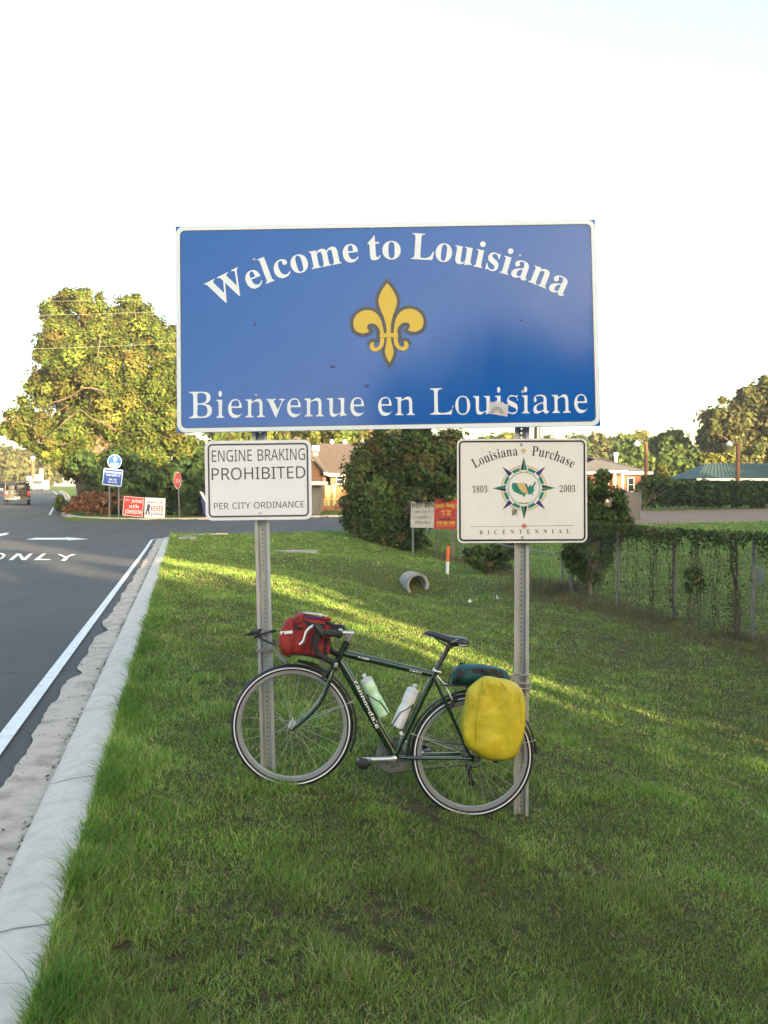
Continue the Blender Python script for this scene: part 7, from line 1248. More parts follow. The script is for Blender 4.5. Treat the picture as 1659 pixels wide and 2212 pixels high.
mb.build('lettering', M['ink'], root, smooth_deg=0); legs(root, f, (z7(1125, 0)[0],), 40.6, r=.04, v_top=0, vm=1120)
root, f = sign('roadside_sign', 'red and yellow bar and grill sign with an arrow beside the big bush', (z7(1338, 722), z7(1562, 722), z7(1566, 1028), z7(1344, 1018)), 40.6, mat('faded_red_board', (.36, .018, .016), .6, c2=(.30, .02, .018), scale=3))
mb = MB(); text_arc(mb, f, "Slough Daddy's", 'sb', z7(1460, 1150), z7(1460, 800), z7(1360, 830), z7(1556, 830), 9, .012)
text_line(mb, f, 'River Bar', 'tb', z7(1410, 856), z7(1508, 856), 5.5, .012); text_line(mb, f, '& Grill', 'tb', z7(1424, 886), z7(1500, 886), 5.5, .012)
text_line(mb, f, '318-336-7400', 'sb', z7(1366, 978), z7(1548, 978), 6.5, .012); ink(mb, f, [np.array([f.uv(*z7(x, y)) for x, y in ((1370, 990), (1548, 990), (1548, 993), (1370, 993))])], .012); mb.build('lettering', M['gold'], root, smooth_deg=0)
mb = MB(); ink(mb, f, [np.array([f.uv(*z7(x, y)) for x, y in ((1386, 918), (1478, 918), (1474, 908), (1512, 925), (1474, 940), (1478, 931), (1386, 931))])], .012)
for x in (1376, 1533): ink(mb, f, [np.array([f.uv(*z7(*q)) for q in ((x - 2, 840), (x + 2, 840), (x + 2, 884), (x + 10, 894), (x - 10, 894), (x - 2, 884))])], .012)
mb.build('arrow', M['black_ink'], root, smooth_deg=0)
x = f.pt((f.uv(z7(1530, 0)[0], 1120)[0], 0)); mb = MB(); mb.box((x.x, x.y + .08, (g1(x.x, x.y) - .2 + f.o.z) / 2), (.11, .09, f.o.z - g1(x.x, x.y) + .2)); mb.build('leg', M['old_wood'], root)

# ------------------------------------------------------------------ signs across the side road
z6 = lambda x, y: (x / 3.456 * .8534, (1100 + y / 3.456) * .8534)
YS = 62.0
root, f = sign('information_sign', 'blue evacuation route sign, a disc above a square panel', (z6(908, 292), z6(1079, 310), z6(1062, 458), z6(893, 438)), YS, M['blue_sheet'])
mb = MB(); ink(mb, f, ring_polys(f.w - .02, f.h - .02, .06, .04), .008)
text_line(mb, f, 'FOR INFORMATION', 'sb', z6(920, 332), z6(1066, 347), 3.7, .008); text_line(mb, f, 'TUNE RADIO TO', 'sb', z6(928, 358), z6(1050, 370), 3.7, .008); text_line(mb, f, '540 AM', 'sb', z6(952, 398), z6(1018, 404), 3.7, .008); text_line(mb, f, '101.9 FM', 'sb', z6(945, 420), z6(1022, 428), 3.7, .008); mb.build('lettering', M['letter_white'], root, smooth_deg=0)
cc = f.uv(*z6(1004, 237)); rad = np.linalg.norm(f.uv(*z6(1066, 237)) - cc); ci = lambda r: np.array([cc + r * np.array([math.cos(2 * math.pi * k / 40), math.sin(2 * math.pi * k / 40)]) for k in range(40)])
mb = MB(); panel(mb, f, ci(rad), .03); dk = mb.build('disc', M['blue_sheet'], root, smooth_deg=0)
mb = MB(); ink(mb, f, [ci(rad * .98), ci(rad * .94)], .036)
ar = [z6(1000, 235), z6(1001, 214), z6(990, 214), z6(1009, 190), z6(1028, 216), z6(1016, 216), z6(1015, 237)]; ink(mb, f, [np.array([f.uv(*q) for q in ar])], .036)
text_line(mb, f, 'HURRICANE', 'sans', z6(964, 257), z6(1040, 261), 2.4, .036); text_line(mb, f, 'EVACUATION', 'sans', z6(964, 271), z6(1040, 275), 2.4, .036); text_line(mb, f, 'ROUTE', 'sans', z6(982, 285), z6(1022, 288), 2.4, .036); mb.build('arrow_and_lettering', M['letter_white'], root, smooth_deg=0)
legs(root, f, (z6(928, 0)[0], z6(1010, 0)[0]), YS, r=.045)
root, f = sign('lawn_sign', 'red square campaign lawn sign for a judge', (z6(1085, 537), z6(1262, 551), z6(1246, 724), z6(1070, 706)), 62.3, M['red_ink'])
mb = MB(); ink(mb, f, ring_polys(f.w - .01, f.h - .01, .02, .03), .01); text_line(mb, f, 'Elect', 'sb', z6(1098, 578), z6(1135, 581), 3.6, .01); text_line(mb, f, 'JUDGE', 'sb', z6(1150, 593), z6(1245, 600), 6.6, .01); text_line(mb, f, 'Kathy', 'tb', z6(1128, 638), z6(1216, 644), 7.2, .01); text_line(mb, f, 'JOHNSON', 'sb', z6(1092, 688), z6(1236, 698), 8.6, .01); mb.build('lettering', M['letter_white'], root, smooth_deg=0); legs(root, f, (z6(1090, 0)[0], z6(1235, 0)[0]), 62.3, r=.03, v_top=.1)
root, f = sign('lawn_sign', 'white campaign lawn sign with red and blue lettering beside the red one', (z6(1268, 550), z6(1447, 558), z6(1440, 734), z6(1262, 726)), 62.5, M['sign_white'])
mb = MB(); text_line(mb, f, 'EEVES', 'sb', z6(1322, 668), z6(1427, 672), 11.5, .01); mb.build('red_lettering', M['red_ink'], root, smooth_deg=0)
mb = MB(); text_line(mb, f, 'John', 'sb', z6(1284, 600), z6(1334, 603), 5, .01); text_line(mb, f, 'JUDGE', 'sb', z6(1318, 704), z6(1425, 709), 6.2, .01)
ink(mb, f, [np.array([f.uv(*z6(x, y)) for x, y in ((1290, 612), (1302, 608), (1314, 614), (1312, 640), (1306, 652), (1308, 676), (1312, 700), (1298, 700), (1296, 672), (1288, 668), (1284, 700), (1270, 698), (1280, 660), (1286, 640))])], .01); mb.build('blue_lettering', M['navy_ink'], root, smooth_deg=0)
mb = MB(); text_line(mb, f, 'Phillip', 'sb', z6(1340, 603), z6(1428, 607), 5, .01); mb.build('pale_red_lettering', mat('pale_red_ink', (.6, .22, .2), .5), root, smooth_deg=0); legs(root, f, (z6(1280, 0)[0], z6(1425, 0)[0]), 62.5, r=.03, v_top=.1)
# stop sign, turned away from us
sc_ = P(*z6(1555, 400), 62.2); oct_h = .48; th = math.radians(77); ex_ = Vector((math.cos(th), math.sin(th), 0)); ez_ = Vector((.03, 0, 1)).normalized()
root = thing('stop_sign', 'red octagonal stop sign turned towards the side road', 'stop sign', (P(388, 1122, 62.2).x, 62.2, g1(P(388, 1122, 62.2).x, 62.2)))
f = type('F', (), {})(); f.o = sc_; f.ex = ex_; f.ez = ez_; f.n = Vector((math.sin(th), -math.cos(th), 0)); f.t = .01; f.pt = lambda q, l=0.0: f.o + f.ex * float(q[0]) + f.ez * float(q[1]) + f.n * l
oc = lambda r: np.array([[r * math.cos(math.radians(22.5 + 45 * k)), r * math.sin(math.radians(22.5 + 45 * k))] for k in range(8)])
mb = MB(); panel(mb, f, oc(.56)); mb.build('panel', M['red_ink'], root, smooth_deg=0)
mb = MB(); ink(mb, f, [oc(.55), oc(.51)], .004)
gs, Wd = glyphs('STOP', 'sb')
for x, adv, cs in gs: ink(mb, f, [np.c_[(c_[:, 0] + x - Wd / 2) * .36, (c_[:, 1] - .357) * .50] for c_ in cs], .005)
mb.build('lettering', M['letter_white'], root, smooth_deg=0)
e = P(*z6(1570, 740), 62.2); mb = MB(); mb.tube([(e.x, e.y + .04, g1(e.x, e.y) - .15), tuple(sc_ + Vector((0, .05, .4)))], .038, 8); mb.build('post', M['steel_dull'], root)

# ------------------------------------------------------------------ trees on the left
tree('broadleaf_tree', 'huge golden green broadleaf tree spreading over the road verge', 'tree', 74, 215,
     [(60, 905, 48), (120, 850, 62), (190, 800, 70), (265, 800, 70), (335, 835, 62), (90, 945, 46), (170, 920, 75), (250, 890, 75), (320, 920, 70), (375, 890, 50), (40, 930, 26), (230, 985, 60), (300, 1000, 60), (370, 980, 55), (165, 1000, 40), (345, 1050, 45), (14, 925, 18), (115, 790, 35), (420, 985, 45)], 'oak', .17, 120000, .5, depth=.75, sub=30, spread=.18, trunk_to=.5)
tree('broadleaf_tree', 'taller tree rising behind the golden green one, nearest the road', 'tree', 84, 180,
     [(160, 690, 62), (190, 655, 38), (140, 735, 50), (205, 735, 52), (120, 690, 28), (165, 640, 26), (225, 690, 28), (110, 760, 34), (185, 790, 50)], 'oak', .18, 46000, .4, depth=.8, sub=26, spread=.19)
tree('broadleaf_tree', 'taller tree rising behind the golden green one, against the welcome sign', 'tree', 86, 320,
     [(300, 700, 50), (275, 665, 30), (335, 735, 48), (285, 750, 45), (360, 790, 48), (255, 710, 22), (375, 730, 30), (320, 800, 45), (420, 800, 45), (290, 655, 20), (450, 860, 45)], 'oak', .18, 46000, .4, depth=.8, sub=26, spread=.19)
# sunlit bare limbs reaching left out of the big tree
bt = [o for o in COL.objects if o.name == 'broadleaf_tree'][0]
for pts_, r_ in (([(228, 850), (214, 842), (196, 838), (180, 838), (160, 852), (140, 862), (118, 868), (100, 877)], .15), ([(175, 885), (157, 897), (142, 908), (130, 920), (116, 934), (104, 950)], .11), ([(140, 880), (124, 889), (98, 900), (73, 909)], .08), ([(196, 838), (205, 822), (212, 800)], .07), ([(250, 930), (225, 915), (200, 905), (175, 885)], .14)):
    mb = MB(); n_ = len(pts_); mb.tube([P(u_, v_, 71.2 + .35 * math.sin(i_ * 1.7)) for i_, (u_, v_) in enumerate(pts_)], [.6 * r_ * (1 - .65 * i_ / (n_ - 1)) for i_ in range(n_)], 7); mb.build('limb', M['limb_bark'], bt)
bush('shrub', 'dark ivy covered shrub behind the blue information sign', 'shrub', [(255, 1010, 40), (240, 1050, 40), (280, 1060, 40), (215, 1030, 30), (310, 1040, 38), (205, 1065, 26), (265, 1090, 30), (175, 1000, 26)], 'dark', .28, 7000, 67, 250, tr=.12)
bush('shrub', 'dead brown shrub beside the road kerb', 'shrub', [(175, 1084, 20), (205, 1080, 22), (240, 1080, 20), (160, 1094, 14), (225, 1092, 18), (268, 1084, 16), (185, 1098, 13), (145, 1100, 9)], 'dead', .14, 6000, 65.0, 205, tr=.05)
bush('shrub', 'dense green shrub behind the stop sign', 'shrub', [(340, 1060, 40), (380, 1040, 42), (420, 1050, 40), (350, 1095, 28), (400, 1095, 30), (440, 1085, 34), (430, 1010, 40), (310, 1100, 22), (285, 1100, 18)], 'dark', .28, 7000, 68, 380, tr=.1)
bush('shrub', 'low green shrubs on the verge beside the far road', 'shrub', [(130, 1080, 11), (124, 1092, 9), (140, 1090, 9), (133, 1100, 8)], 'mid', .14, 700, 69, 132, tr=.04)
tree('broadleaf_tree', 'sunlit tree behind the house roof, just right of the engine braking sign', 'tree', 100, 640, [(560, 940, 45), (620, 930, 45), (690, 935, 45), (740, 930, 40), (520, 960, 40), (650, 965, 35), (720, 960, 30), (480, 950, 40)], 'oak', .34, 12000, .4, depth=.5, sub=34)
tree('broadleaf_tree', 'sunlit tree between the tall pole and the huge bush', 'tree', 104, 800, [(790, 945, 30), (830, 935, 30), (770, 960, 25), (860, 940, 28)], 'gold', .34, 4000, .35, depth=.6)
# far trees down the road
tree('broadleaf_tree', 'hazy distant tree over the far end of the road, at the left edge', 'tree', 230, 5, [(0, 990, 34), (25, 1000, 30), (10, 1025, 26), (-30, 1000, 40)], 'bronze', .8, 3000, .5)
tree('broadleaf_tree', 'hazy distant tree behind the parked cars at the road end', 'tree', 235, 80, [(60, 1005, 32), (90, 1000, 32), (75, 1030, 26), (110, 1020, 28), (45, 1032, 18)], 'bronze', .8, 3600, .5)

# ------------------------------------------------------------------ trees on the right
tree('broadleaf_tree', 'tall bronze tree at the right edge above the green roof', 'tree', 108, 1640,
     [(1560, 900, 42), (1600, 930, 48), (1640, 890, 46), (1655, 850, 34), (1620, 860, 30), (1580, 960, 45), (1640, 970, 45), (1590, 885, 26), (1680, 930, 55), (1690, 860, 45), (1655, 828, 20), (1545, 930, 24), (1700, 980, 50), (1575, 920, 20), (1610, 1000, 34)], 'bronze', .30, 34000, .5, depth=.8, sub=26, spread=.19)
tree('broadleaf_tree', 'dark green tree left of the tall bronze tree', 'tree', 118, 1535, [(1535, 945, 26), (1525, 970, 26), (1550, 985, 30), (1515, 985, 18), (1535, 925, 14), (1560, 1000, 24)], 'dark', .42, 5000, .4)
tree('conifer_tree', 'pointed bright green tree in the middle of the right hand tree line', 'tree', 112, 1455,
     [(1452, 940, 12), (1465, 938, 10), (1450, 960, 22), (1470, 965, 22), (1445, 985, 28), (1475, 990, 28), (1460, 1010, 34), (1435, 1005, 24), (1488, 1008, 24)], 'mid', .38, 6500, .35, sub=40, spread=.3)
tree('broadleaf_tree', 'dark rounded tree left of the pointed one', 'tree', 116, 1422, [(1422, 955, 18), (1415, 975, 22), (1425, 995, 22), (1410, 1000, 20), (1432, 945, 10)], 'dark', .4, 3000, .3)
tree('broadleaf_tree', 'green tree behind the brick house chimney', 'tree', 112, 1362, [(1350, 975, 24), (1375, 985, 26), (1340, 1000, 24), (1395, 1000, 22), (1365, 965, 18), (1385, 1015, 20)], 'mid', .4, 5000, .35)
tree('broadleaf_tree', 'small gold tree beside the green metal roof', 'tree', 100, 1530, [(1525, 1000, 20), (1545, 995, 18), (1540, 1010, 16), (1580, 1000, 16), (1565, 1008, 16)], 'gold', .32, 2600, .2)
tree('broadleaf_tree', 'small yellow tree in front of the grey roofed house', 'tree', 93, 1430, [(1430, 1015, 10), (1428, 1025, 9), (1436, 1024, 8), (1425, 1006, 6)], 'gold', .25, 900, .1)
for i, (u, rr_, v, pal, lb) in enumerate(((1055, 22, 958, 'mid', 'far pale tree first right of the right post top'), (1095, 20, 952, 'gold', 'far yellowish tree behind the right post top'), (1185, 24, 960, 'mid', 'far rounded tree above the middle of the bicentennial sign'), (1245, 26, 960, 'mid', 'far tree above the right end of the bicentennial sign'), (1290, 28, 962, 'bronze', 'far bronze tree above the brick house'), (1335, 24, 958, 'mid', 'far tree on the skyline left of the light pole'), (1385, 26, 955, 'gold', 'far yellowish tree on the skyline behind the light pole'))):
    tree('broadleaf_tree', lb, 'tree', 165, u, [(u, v, rr_), (u - 14, v + 16, rr_), (u + 15, v + 17, rr_), (u, v + 36, rr_ * 1.1), (u + 22, v + 40, rr_), (u - 20, v + 42, rr_)], pal, .5, 3200, .3, group='trees on the right skyline')

# hedge across the lot, one row of clipped shrubs
HU = np.arange(1392, 1720, 14.5)
for i, u in enumerate(HU):
    Y = 72 + (u - 1392) * .006; rs = np.random.default_rng(900 + i); t_ = rs.normal(0, 1.5)
    hb_ = 1100 + (u - 1392) * .012; zb = P(u, hb_ + 2, Y).z
    lab = 'dark hedge shrub in the row across the lot'
    tree('hedge_shrub', lab, 'hedge shrub', Y, u, [(u, 1052 + t_, 15.5), (u - 5, 1070, 15), (u + 5, 1068, 15), (u + 1, 1083, 13)], 'hedge', .12, 1500, .05, group='hedge shrubs across the lot', limbs=False, trunk_to=.4, depth=1.2, sub=30, zbase=zb)
for u, v, rr_ in ((1396, 1042, 14), (1425, 1040, 12), (1380, 1062, 14), (1385, 1088, 12)):
    pass
bush('shrub', 'sunlit untrimmed shrub at the left end of the hedge', 'shrub', [(1395, 1040, 12), (1420, 1038, 11), (1445, 1040, 10), (1385, 1060, 14), (1380, 1085, 13), (1470, 1042, 8)], 'mid', .15, 1800, 71, 1390, zbase=P(1390, 1100, 71).z)
# weathered board fence
YF = 58.0; x0, x1 = XU(1315, YF), XU(1381, YF); zt = P(1350, 1068, YF).z; zb = P(1350, 1120, YF).z
root = thing('board_fence', 'weathered grey board fence behind the vine smothered shrub', 'fence', ((x0 + x1) / 2, YF, zb))
mb = MB(); rs = np.random.default_rng(6); nb = 14; wv = (x1 - x0) / nb
for k in range(nb): mb.box((x0 + wv * (k + .5), YF + rs.normal(0, .008), (zt + zb) / 2 + rs.normal(0, .02)), (wv - .012, .025, zt - zb + .3))
mb.build('boards', M['old_wood'], root, smooth_deg=0)
mb = MB(); mb.tube([(x1 + .05, YF, zb - .2), (x1 + .05, YF, zt + .15)], .05, 10); mb.build('end_post', M['steel_dull'], root)

# ------------------------------------------------------------------ houses
def wbox(u0, u1, v0, v1, Y, d, m, name, root, dv=.0):
    a_, c_ = P(u0, v0, Y), P(u1, v1, Y); mb = MB(); mb.box(((a_.x + c_.x) / 2, Y + d / 2, (a_.z + c_.z) / 2), (abs(c_.x - a_.x), d, abs(a_.z - c_.z))); return mb.build(name, M[m], root, smooth_deg=0)
def slabq(pts, t, m, name, root): mb = MB(); mb.prism(pts, Vector((0, 0, -t))); return mb.build(name, M[m], root, smooth_deg=0)
def window(u0, u1, v0, v1, Y, root, frame='trim', m=.06):
    a_, c_ = P(u0, v0, Y), P(u1, v1, Y); w_, h_ = c_.x - a_.x, a_.z - c_.z; cx_, cz_ = (a_.x + c_.x) / 2, (a_.z + c_.z) / 2
    mb = MB(); fw = .07
    for dx, dz, sx_, sz_ in ((-w_ / 2, 0, fw, h_ + fw), (w_ / 2, 0, fw, h_ + fw), (0, h_ / 2, w_ - fw, fw), (0, -h_ / 2, w_ - fw, fw), (0, 0, w_ - fw, .035)): mb.box((cx_ + dx, Y - m, cz_ + dz), (sx_, .06, sz_))
    wd = mb.build('window', M[frame], root, smooth_deg=0); mb = MB(); mb.box((cx_, Y - m + .02, cz_), (w_ - fw, .02, h_ - fw)); mb.build('pane', M['glass'], wd, smooth_deg=0); return wd
# wooden house behind the engine braking sign
YH = 80.0
hz = g1(P(740, 1100, YH).x, YH); root = thing('wooden_house', 'cedar sided house with a brown shingle roof behind the engine braking sign', 'house', (P(740, 1100, YH).x, YH, hz))
xr = P(860, 0, YH).x; xl = P(713, 0, YH).x; ze = P(750, 1020, YH).z; zrg = P(750, 958, YH + 6).z
mb = MB(); mb.box(((xl + xr) / 2, YH + 5, (ze + hz) / 2 - .1), (xr - xl, 10, ze - hz + .2)); mb.build('wall', M['siding'], root, smooth_deg=0)
mb = MB()
for k in range(14): z = hz + .25 + k * (ze - hz - .3) / 14; mb.box(((xl + xr) / 2, YH - .012, z), (xr - xl - .02, .03, .02))
mb.build('siding_laps', M['bark'], root, smooth_deg=0)
yw = 73.5; xw0, xw1 = P(600, 0, yw).x, P(672, 0, yw).x + .2
mb = MB(); mb.box(((xw0 + xl) / 2 - .2, (yw + YH + 8) / 2, (ze + hz) / 2 - .1), (xl - xw0 - .4, YH + 8 - yw, ze - hz + .2)); mb.build('wing_wall', M['siding'], root, smooth_deg=0)
def gable(x0_, x1_, y0_, y1_, zE, zR, axis, ov=.5, t=.16):
    if axis == 'x': ym = (y0_ + y1_) / 2; return [[(x0_ - ov, y0_ - ov, zE - .1), (x1_ + ov, y0_ - ov, zE - .1), (x1_ + ov, ym, zR), (x0_ - ov, ym, zR)], [(x0_ - ov, ym + .001, zR), (x1_ + ov, ym + .001, zR), (x1_ + ov, y1_ + ov, zE - .1), (x0_ - ov, y1_ + ov, zE - .1)]]
    xm = (x0_ + x1_) / 2; return [[(x0_ - ov, y0_ - ov, zE - .1), (xm, y0_ - ov, zR), (xm, y1_ + ov, zR), (x0_ - ov, y1_ + ov, zE - .1)], [(xm + .001, y0_ - ov, zR), (x1_ + ov, y0_ - ov, zE - .1), (x1_ + ov, y1_ + ov, zE - .1), (xm + .001, y1_ + ov, zR)]]
mb = MB()
for q in gable(xl - 1, xr, YH, YH + 12, ze, zrg, 'x') + [[(x, y, z + .06) for x, y, z in g] for g in gable(xw0 - .4, xl - .5, yw, YH + 10, ze, zrg - .15, 'y', ov=.35)]: mb.prism([Vector(p) for p in q], Vector((0, 0, -.16)))
rf = mb.build('roof', M['shingle'], root, smooth_deg=0)
mb = MB(); mb.prism([Vector((xw0 - .6, yw + .02, ze - .15)), Vector((xl - .3, yw + .02, ze - .15)), Vector(((xw0 + xl) / 2 - .45, yw + .02, zrg - .3))], Vector((0, .2, 0))); mb.build('gable_wall', M['siding'], root, smooth_deg=0)
mb = MB(); mb.box(((xl + xr) / 2 + .2, YH - .52, ze - .22), (xr - xl + .6, .05, .24)); mb.box((xl - .12, (yw + YH) / 2 - .5, ze - .22), (.05, YH - yw, .24)); mb.build('fascia', M['trim'], root, smooth_deg=0)
window(727, 744, 1026, 1046, YH, root)
for (u0, u1, v0, v1) in ((674, 689, 962, 974), (676, 686, 977, 985)):
    a_, c_ = P(u0, v0, YH - 2.5), P(u1, v1, YH - 2.5); mb = MB(); mb.bevel_box(((a_.x + c_.x) / 2, YH - 2.0, (a_.z + c_.z) / 2), (c_.x - a_.x, .6, a_.z - c_.z), .04); mb.build('cooling_unit', M['cream_paint'] if v0 > 970 else M['trim'], rf)
mb = MB(); p = P(763, 1006, YH + 1.2); mb.tube([p - Vector((0, 0, .5)), p], .09, 8); mb.build('vent_pipe', M['dark_metal'], rf)
for u in (717, 782, 745): mb = MB(); p = P(u, 957, YH + 6); mb.lathe(p - Vector((0, 0, .1)), (0, 0, 1), [(0, .1), (.15, .22), (.3, .18), (.4, .05)], 12); mb.build('roof_vent', M['white_plastic'], rf)
# porch: pale panel, railing and posts
wbox(689, 716, 1049, 1098, YH - .6, .06, 'pale_green', 'porch_panel', root)
mb = MB(); a_, c_ = P(684, 1078, YH - 2.0), P(737, 1080, YH - 2.0); mb.box(((a_.x + c_.x) / 2, YH - 2, a_.z), (c_.x - a_.x, .1, .12))
for u in (700, 710, 735): q = P(u, 1078, YH - 2); mb.box((q.x, YH - 2.01, (q.z + hz) / 2 - .1), (.16, .09, q.z - hz + .2))
q = P(722, 1045, YH - .7); mb.box((q.x, YH - .7, (q.z + hz) / 2), (.25, .2, q.z - hz)); mb.build('porch_railing', M['cream_paint'], root, smooth_deg=0)
mb = MB(); a_ = P(700, 1104, YH - 1); mb.box((a_.x + .8, YH - 1.2, hz + .18), (3.4, 1.8, .36)); mb.build('porch_deck', M['siding'], root, smooth_deg=0)
# shed by the road
YD = 68.5; zd = g1(P(680, 1118, YD).x, YD); root = thing('shed', 'dark boarded shed with a flat white edged roof beside the engine braking sign', 'shed', (P(660, 1118, YD).x, YD, zd))
a_, c_ = P(610, 1049, YD), P(688, 1049, YD); mb = MB(); mb.box(((a_.x + c_.x) / 2, YD + 1.5, (a_.z + zd) / 2 - .1), (c_.x - a_.x, 3, a_.z - zd + .2)); mb.build('wall', M['old_wood'], root, smooth_deg=0)
e = P(703, 1040, YD - .3); f0 = P(605, 1040, YD - .3); mb = MB(); mb.box(((e.x + f0.x) / 2, YD + 1.2, e.z - .12), (e.x - f0.x, 4.0, .26)); mb.build('roof', M['trim'], root, smooth_deg=0)
mb = MB(); mb.tube([P(700, 1052, YD), P(684, 1118, YD)], .06, 6); mb.build('brace', M['old_wood'], root)
# a parked blue truck tail half hidden at the left edge of the engine braking sign
YB_ = 66.0; q = P(440, 1085, YB_); zq = g1(q.x, YB_)
root = thing('utility_trailer', 'dark blue trailer half hidden behind the engine braking sign', 'trailer', (P(470, 1100, YB_).x, YB_, zq))
def side_poly(pix, Y, d, m, name): mb = MB(); mb.prism([P(u, v, Y) for u, v in pix], Vector((0, d, 0))); return mb.build(name, M[m], root, smooth_deg=0)
side_poly([(432, 1063), (446, 1083), (520, 1083), (520, 1112), (440, 1112), (436, 1085)], YB_, 2.0, 'navy_ink', 'body')
side_poly([(431, 1062), (436, 1062), (452, 1088), (446, 1090)], YB_ - .1, .1, 'trim', 'white_stripe')
mb = MB(); q = P(462, 1112, YB_); mb.ring(Vector((q.x, YB_ - .05, zq + .36)), Vector((1, 0, 0)), Vector((0, 0, 1)), Vector((0, 1, 0)), .26, [(-.12, -.1), (.1, -.1), (.1, .1), (-.12, .1)], 24); mb.build('wheel', M['rubber'], root)
# brick house on the right
YK = 92.0; zk = P(1340, 1085, YK).z; root = thing('brick_house', 'red brick house with a grey hipped roof behind the board fence', 'house', (P(1335, 1085, YK).x, YK, zk))
a_, c_ = P(1230, 1020, YK), P(1396, 1020, YK); ze = a_.z
mb = MB(); mb.box(((a_.x + c_.x) / 2, YK + 4, (ze + zk) / 2 - .3), (c_.x - a_.x, 8, ze - zk + .6)); mb.build('wall', M['brick'], root, smooth_deg=0)
x0, x1 = a_.x - .4, c_.x + .5; zr_ = P(1320, 988, YK + 3.5).z; r0_, r1_ = x0 + 4, x1 - 5.0
mb = MB(); mb.add([(x0, YK - .5, ze), (x1, YK - .5, ze), (x1, YK + 8.5, ze), (x0, YK + 8.5, ze), (r0_, YK + 4, zr_), (r1_, YK + 4, zr_)], [(0, 1, 5, 4), (1, 2, 5), (2, 3, 4, 5), (3, 0, 4), (3, 2, 1, 0)]); rf = mb.build('roof', M['grey_shingle'], root, smooth_deg=0)
mb = MB(); p = P(1330, 985, YK + 3); mb.lathe(p - Vector((0, 0, .6)), (0, 0, 1), [(0, .16), (.6, .16), (.62, .26), (.9, .26), (.95, .05)], 12); mb.build('roof_vent', M['trim'], rf)
mb = MB(); mb.box(((x0 + x1) / 2, YK - .53, ze - .1), (x1 - x0, .05, .22)); mb.build('fascia', M['trim'], root, smooth_deg=0)
window(1356, 1369, 1032, 1062, YK, root)
mb = MB(); q = P(1345, 1022, YK - .8); 
for u in (1312, 1328, 1345): q = P(u, 1022, YK - 1.2); mb.box((q.x, YK - 1.2, (ze + zk) / 2), (.18, .18, ze - zk))
q0, q1 = P(1308, 1022, YK), P(1347, 1022, YK); mb.box(((q0.x + q1.x) / 2, YK - .8, ze + .02), (q1.x - q0.x, 1.5, .22)); mb.build('porch', M['trim'], root, smooth_deg=0)
# grey roofed house with white gable
YG = 118.0; zg = P(1470, 1080, YG).z; root = thing('gabled_house', 'grey roofed house with a white gable edge behind the hedge', 'house', (P(1475, 1080, YG).x, YG, zg))
a_, c_ = P(1435, 1030, YG), P(1530, 1030, YG); mb = MB(); mb.box(((a_.x + c_.x) / 2, YG + 4, (a_.z + zg) / 2), (c_.x - a_.x, 8, a_.z - zg)); mb.build('wall', M['old_wood'], root, smooth_deg=0)
mb = MB()
for q in gable(a_.x, c_.x, YG, YG + 8, a_.z, P(1450, 1013, YG + 4).z, 'x'): mb.prism([Vector(p) for p in q], Vector((0, 0, -.15)))
rf = mb.build('roof', M['grey_shingle'], root, smooth_deg=0)
g0_, gm_, g2_ = P(1464, 1028, YG - 2.2), P(1490, 1016, YG - 2.2), P(1508, 1024, YG - 2.2)
mb = MB(); mb.prism([g0_, gm_, gm_ + Vector((0, 0, -.35)), g0_ + Vector((0, 0, -.35))], Vector((0, .1, 0))); mb.prism([gm_, g2_, g2_ + Vector((0, 0, -.35)), gm_ + Vector((0, 0, -.35))], Vector((0, .1, 0))); q = P(1464, 1018, YG - 2.2); mb.box((q.x, q.y, q.z - .3), (.5, .1, 1.2)); mb.build('gable_trim', M['trim'], root, smooth_deg=0)
mb = MB(); mb.prism([g0_ + Vector((0, .02, -.1)), gm_ + Vector((0, .02, -.1)), g2_ + Vector((0, .02, -.1)), g2_ + Vector((0, .02, -1)), g0_ + Vector((0, .02, -1))], Vector((0, 2.4, 0))); mb.build('gable_wall', M['old_wood'], root, smooth_deg=0)
mb = MB(); p = P(1449, 1012, YG + 1); mb.lathe(p - Vector((0, 0, .5)), (0, 0, 1), [(0, .16), (.4, .16), (.45, .3), (.75, .3), (.8, .05)], 12); mb.build('roof_vent', M['trim'], rf)
# green roofed building
YR = 88.0; zr2 = P(1600, 1085, YR).z; root = thing('green_roofed_building', 'low building with a green metal roof and pale eaves behind the hedge', 'building', (P(1620, 1085, YR).x, YR, zr2))
a_ = P(1500, 1034, YR); x0, x1 = a_.x, P(1790, 0, YR).x; ze = a_.z; zt = P(1600, 1001, YR + 5).z
mb = MB(); mb.add([(x0, YR - .6, ze), (x1, YR - .6, ze), (x1, YR + 10, ze), (x0, YR + 10, ze), (x0 + 2.6, YR + 5, zt), (x1 - 2, YR + 5, zt)], [(0, 1, 5, 4), (1, 2, 5), (2, 3, 4, 5), (3, 0, 4), (3, 2, 1, 0)])
rf = mb.build('roof', M['green_roof'], root, smooth_deg=0)
mb = MB()
for k in range(1, 30):
    t = k / 30; xa = x0 + (x1 - x0) * t; xb = x0 + 2.6 + (x1 - x0 - 4.6) * t; mb.tube([(xa, YR - .6, ze + .02), (xb, YR + 5, zt + .02)], .025, 4)
mb.build('roof_ribs', M['green_roof'], rf, smooth_deg=0)
mb = MB(); mb.box(((x0 + x1) / 2, YR - .64, ze - .08), (x1 - x0, .06, .2)); mb.build('eaves_trim', M['trim'], root, smooth_deg=0)
mb = MB(); mb.box(((x0 + x1) / 2, YR + 5, (ze + zr2) / 2 - .1), (x1 - x0 - 1.2, 9, ze - zr2 - .1)); mb.build('wall', M['glass'], root, smooth_deg=0)

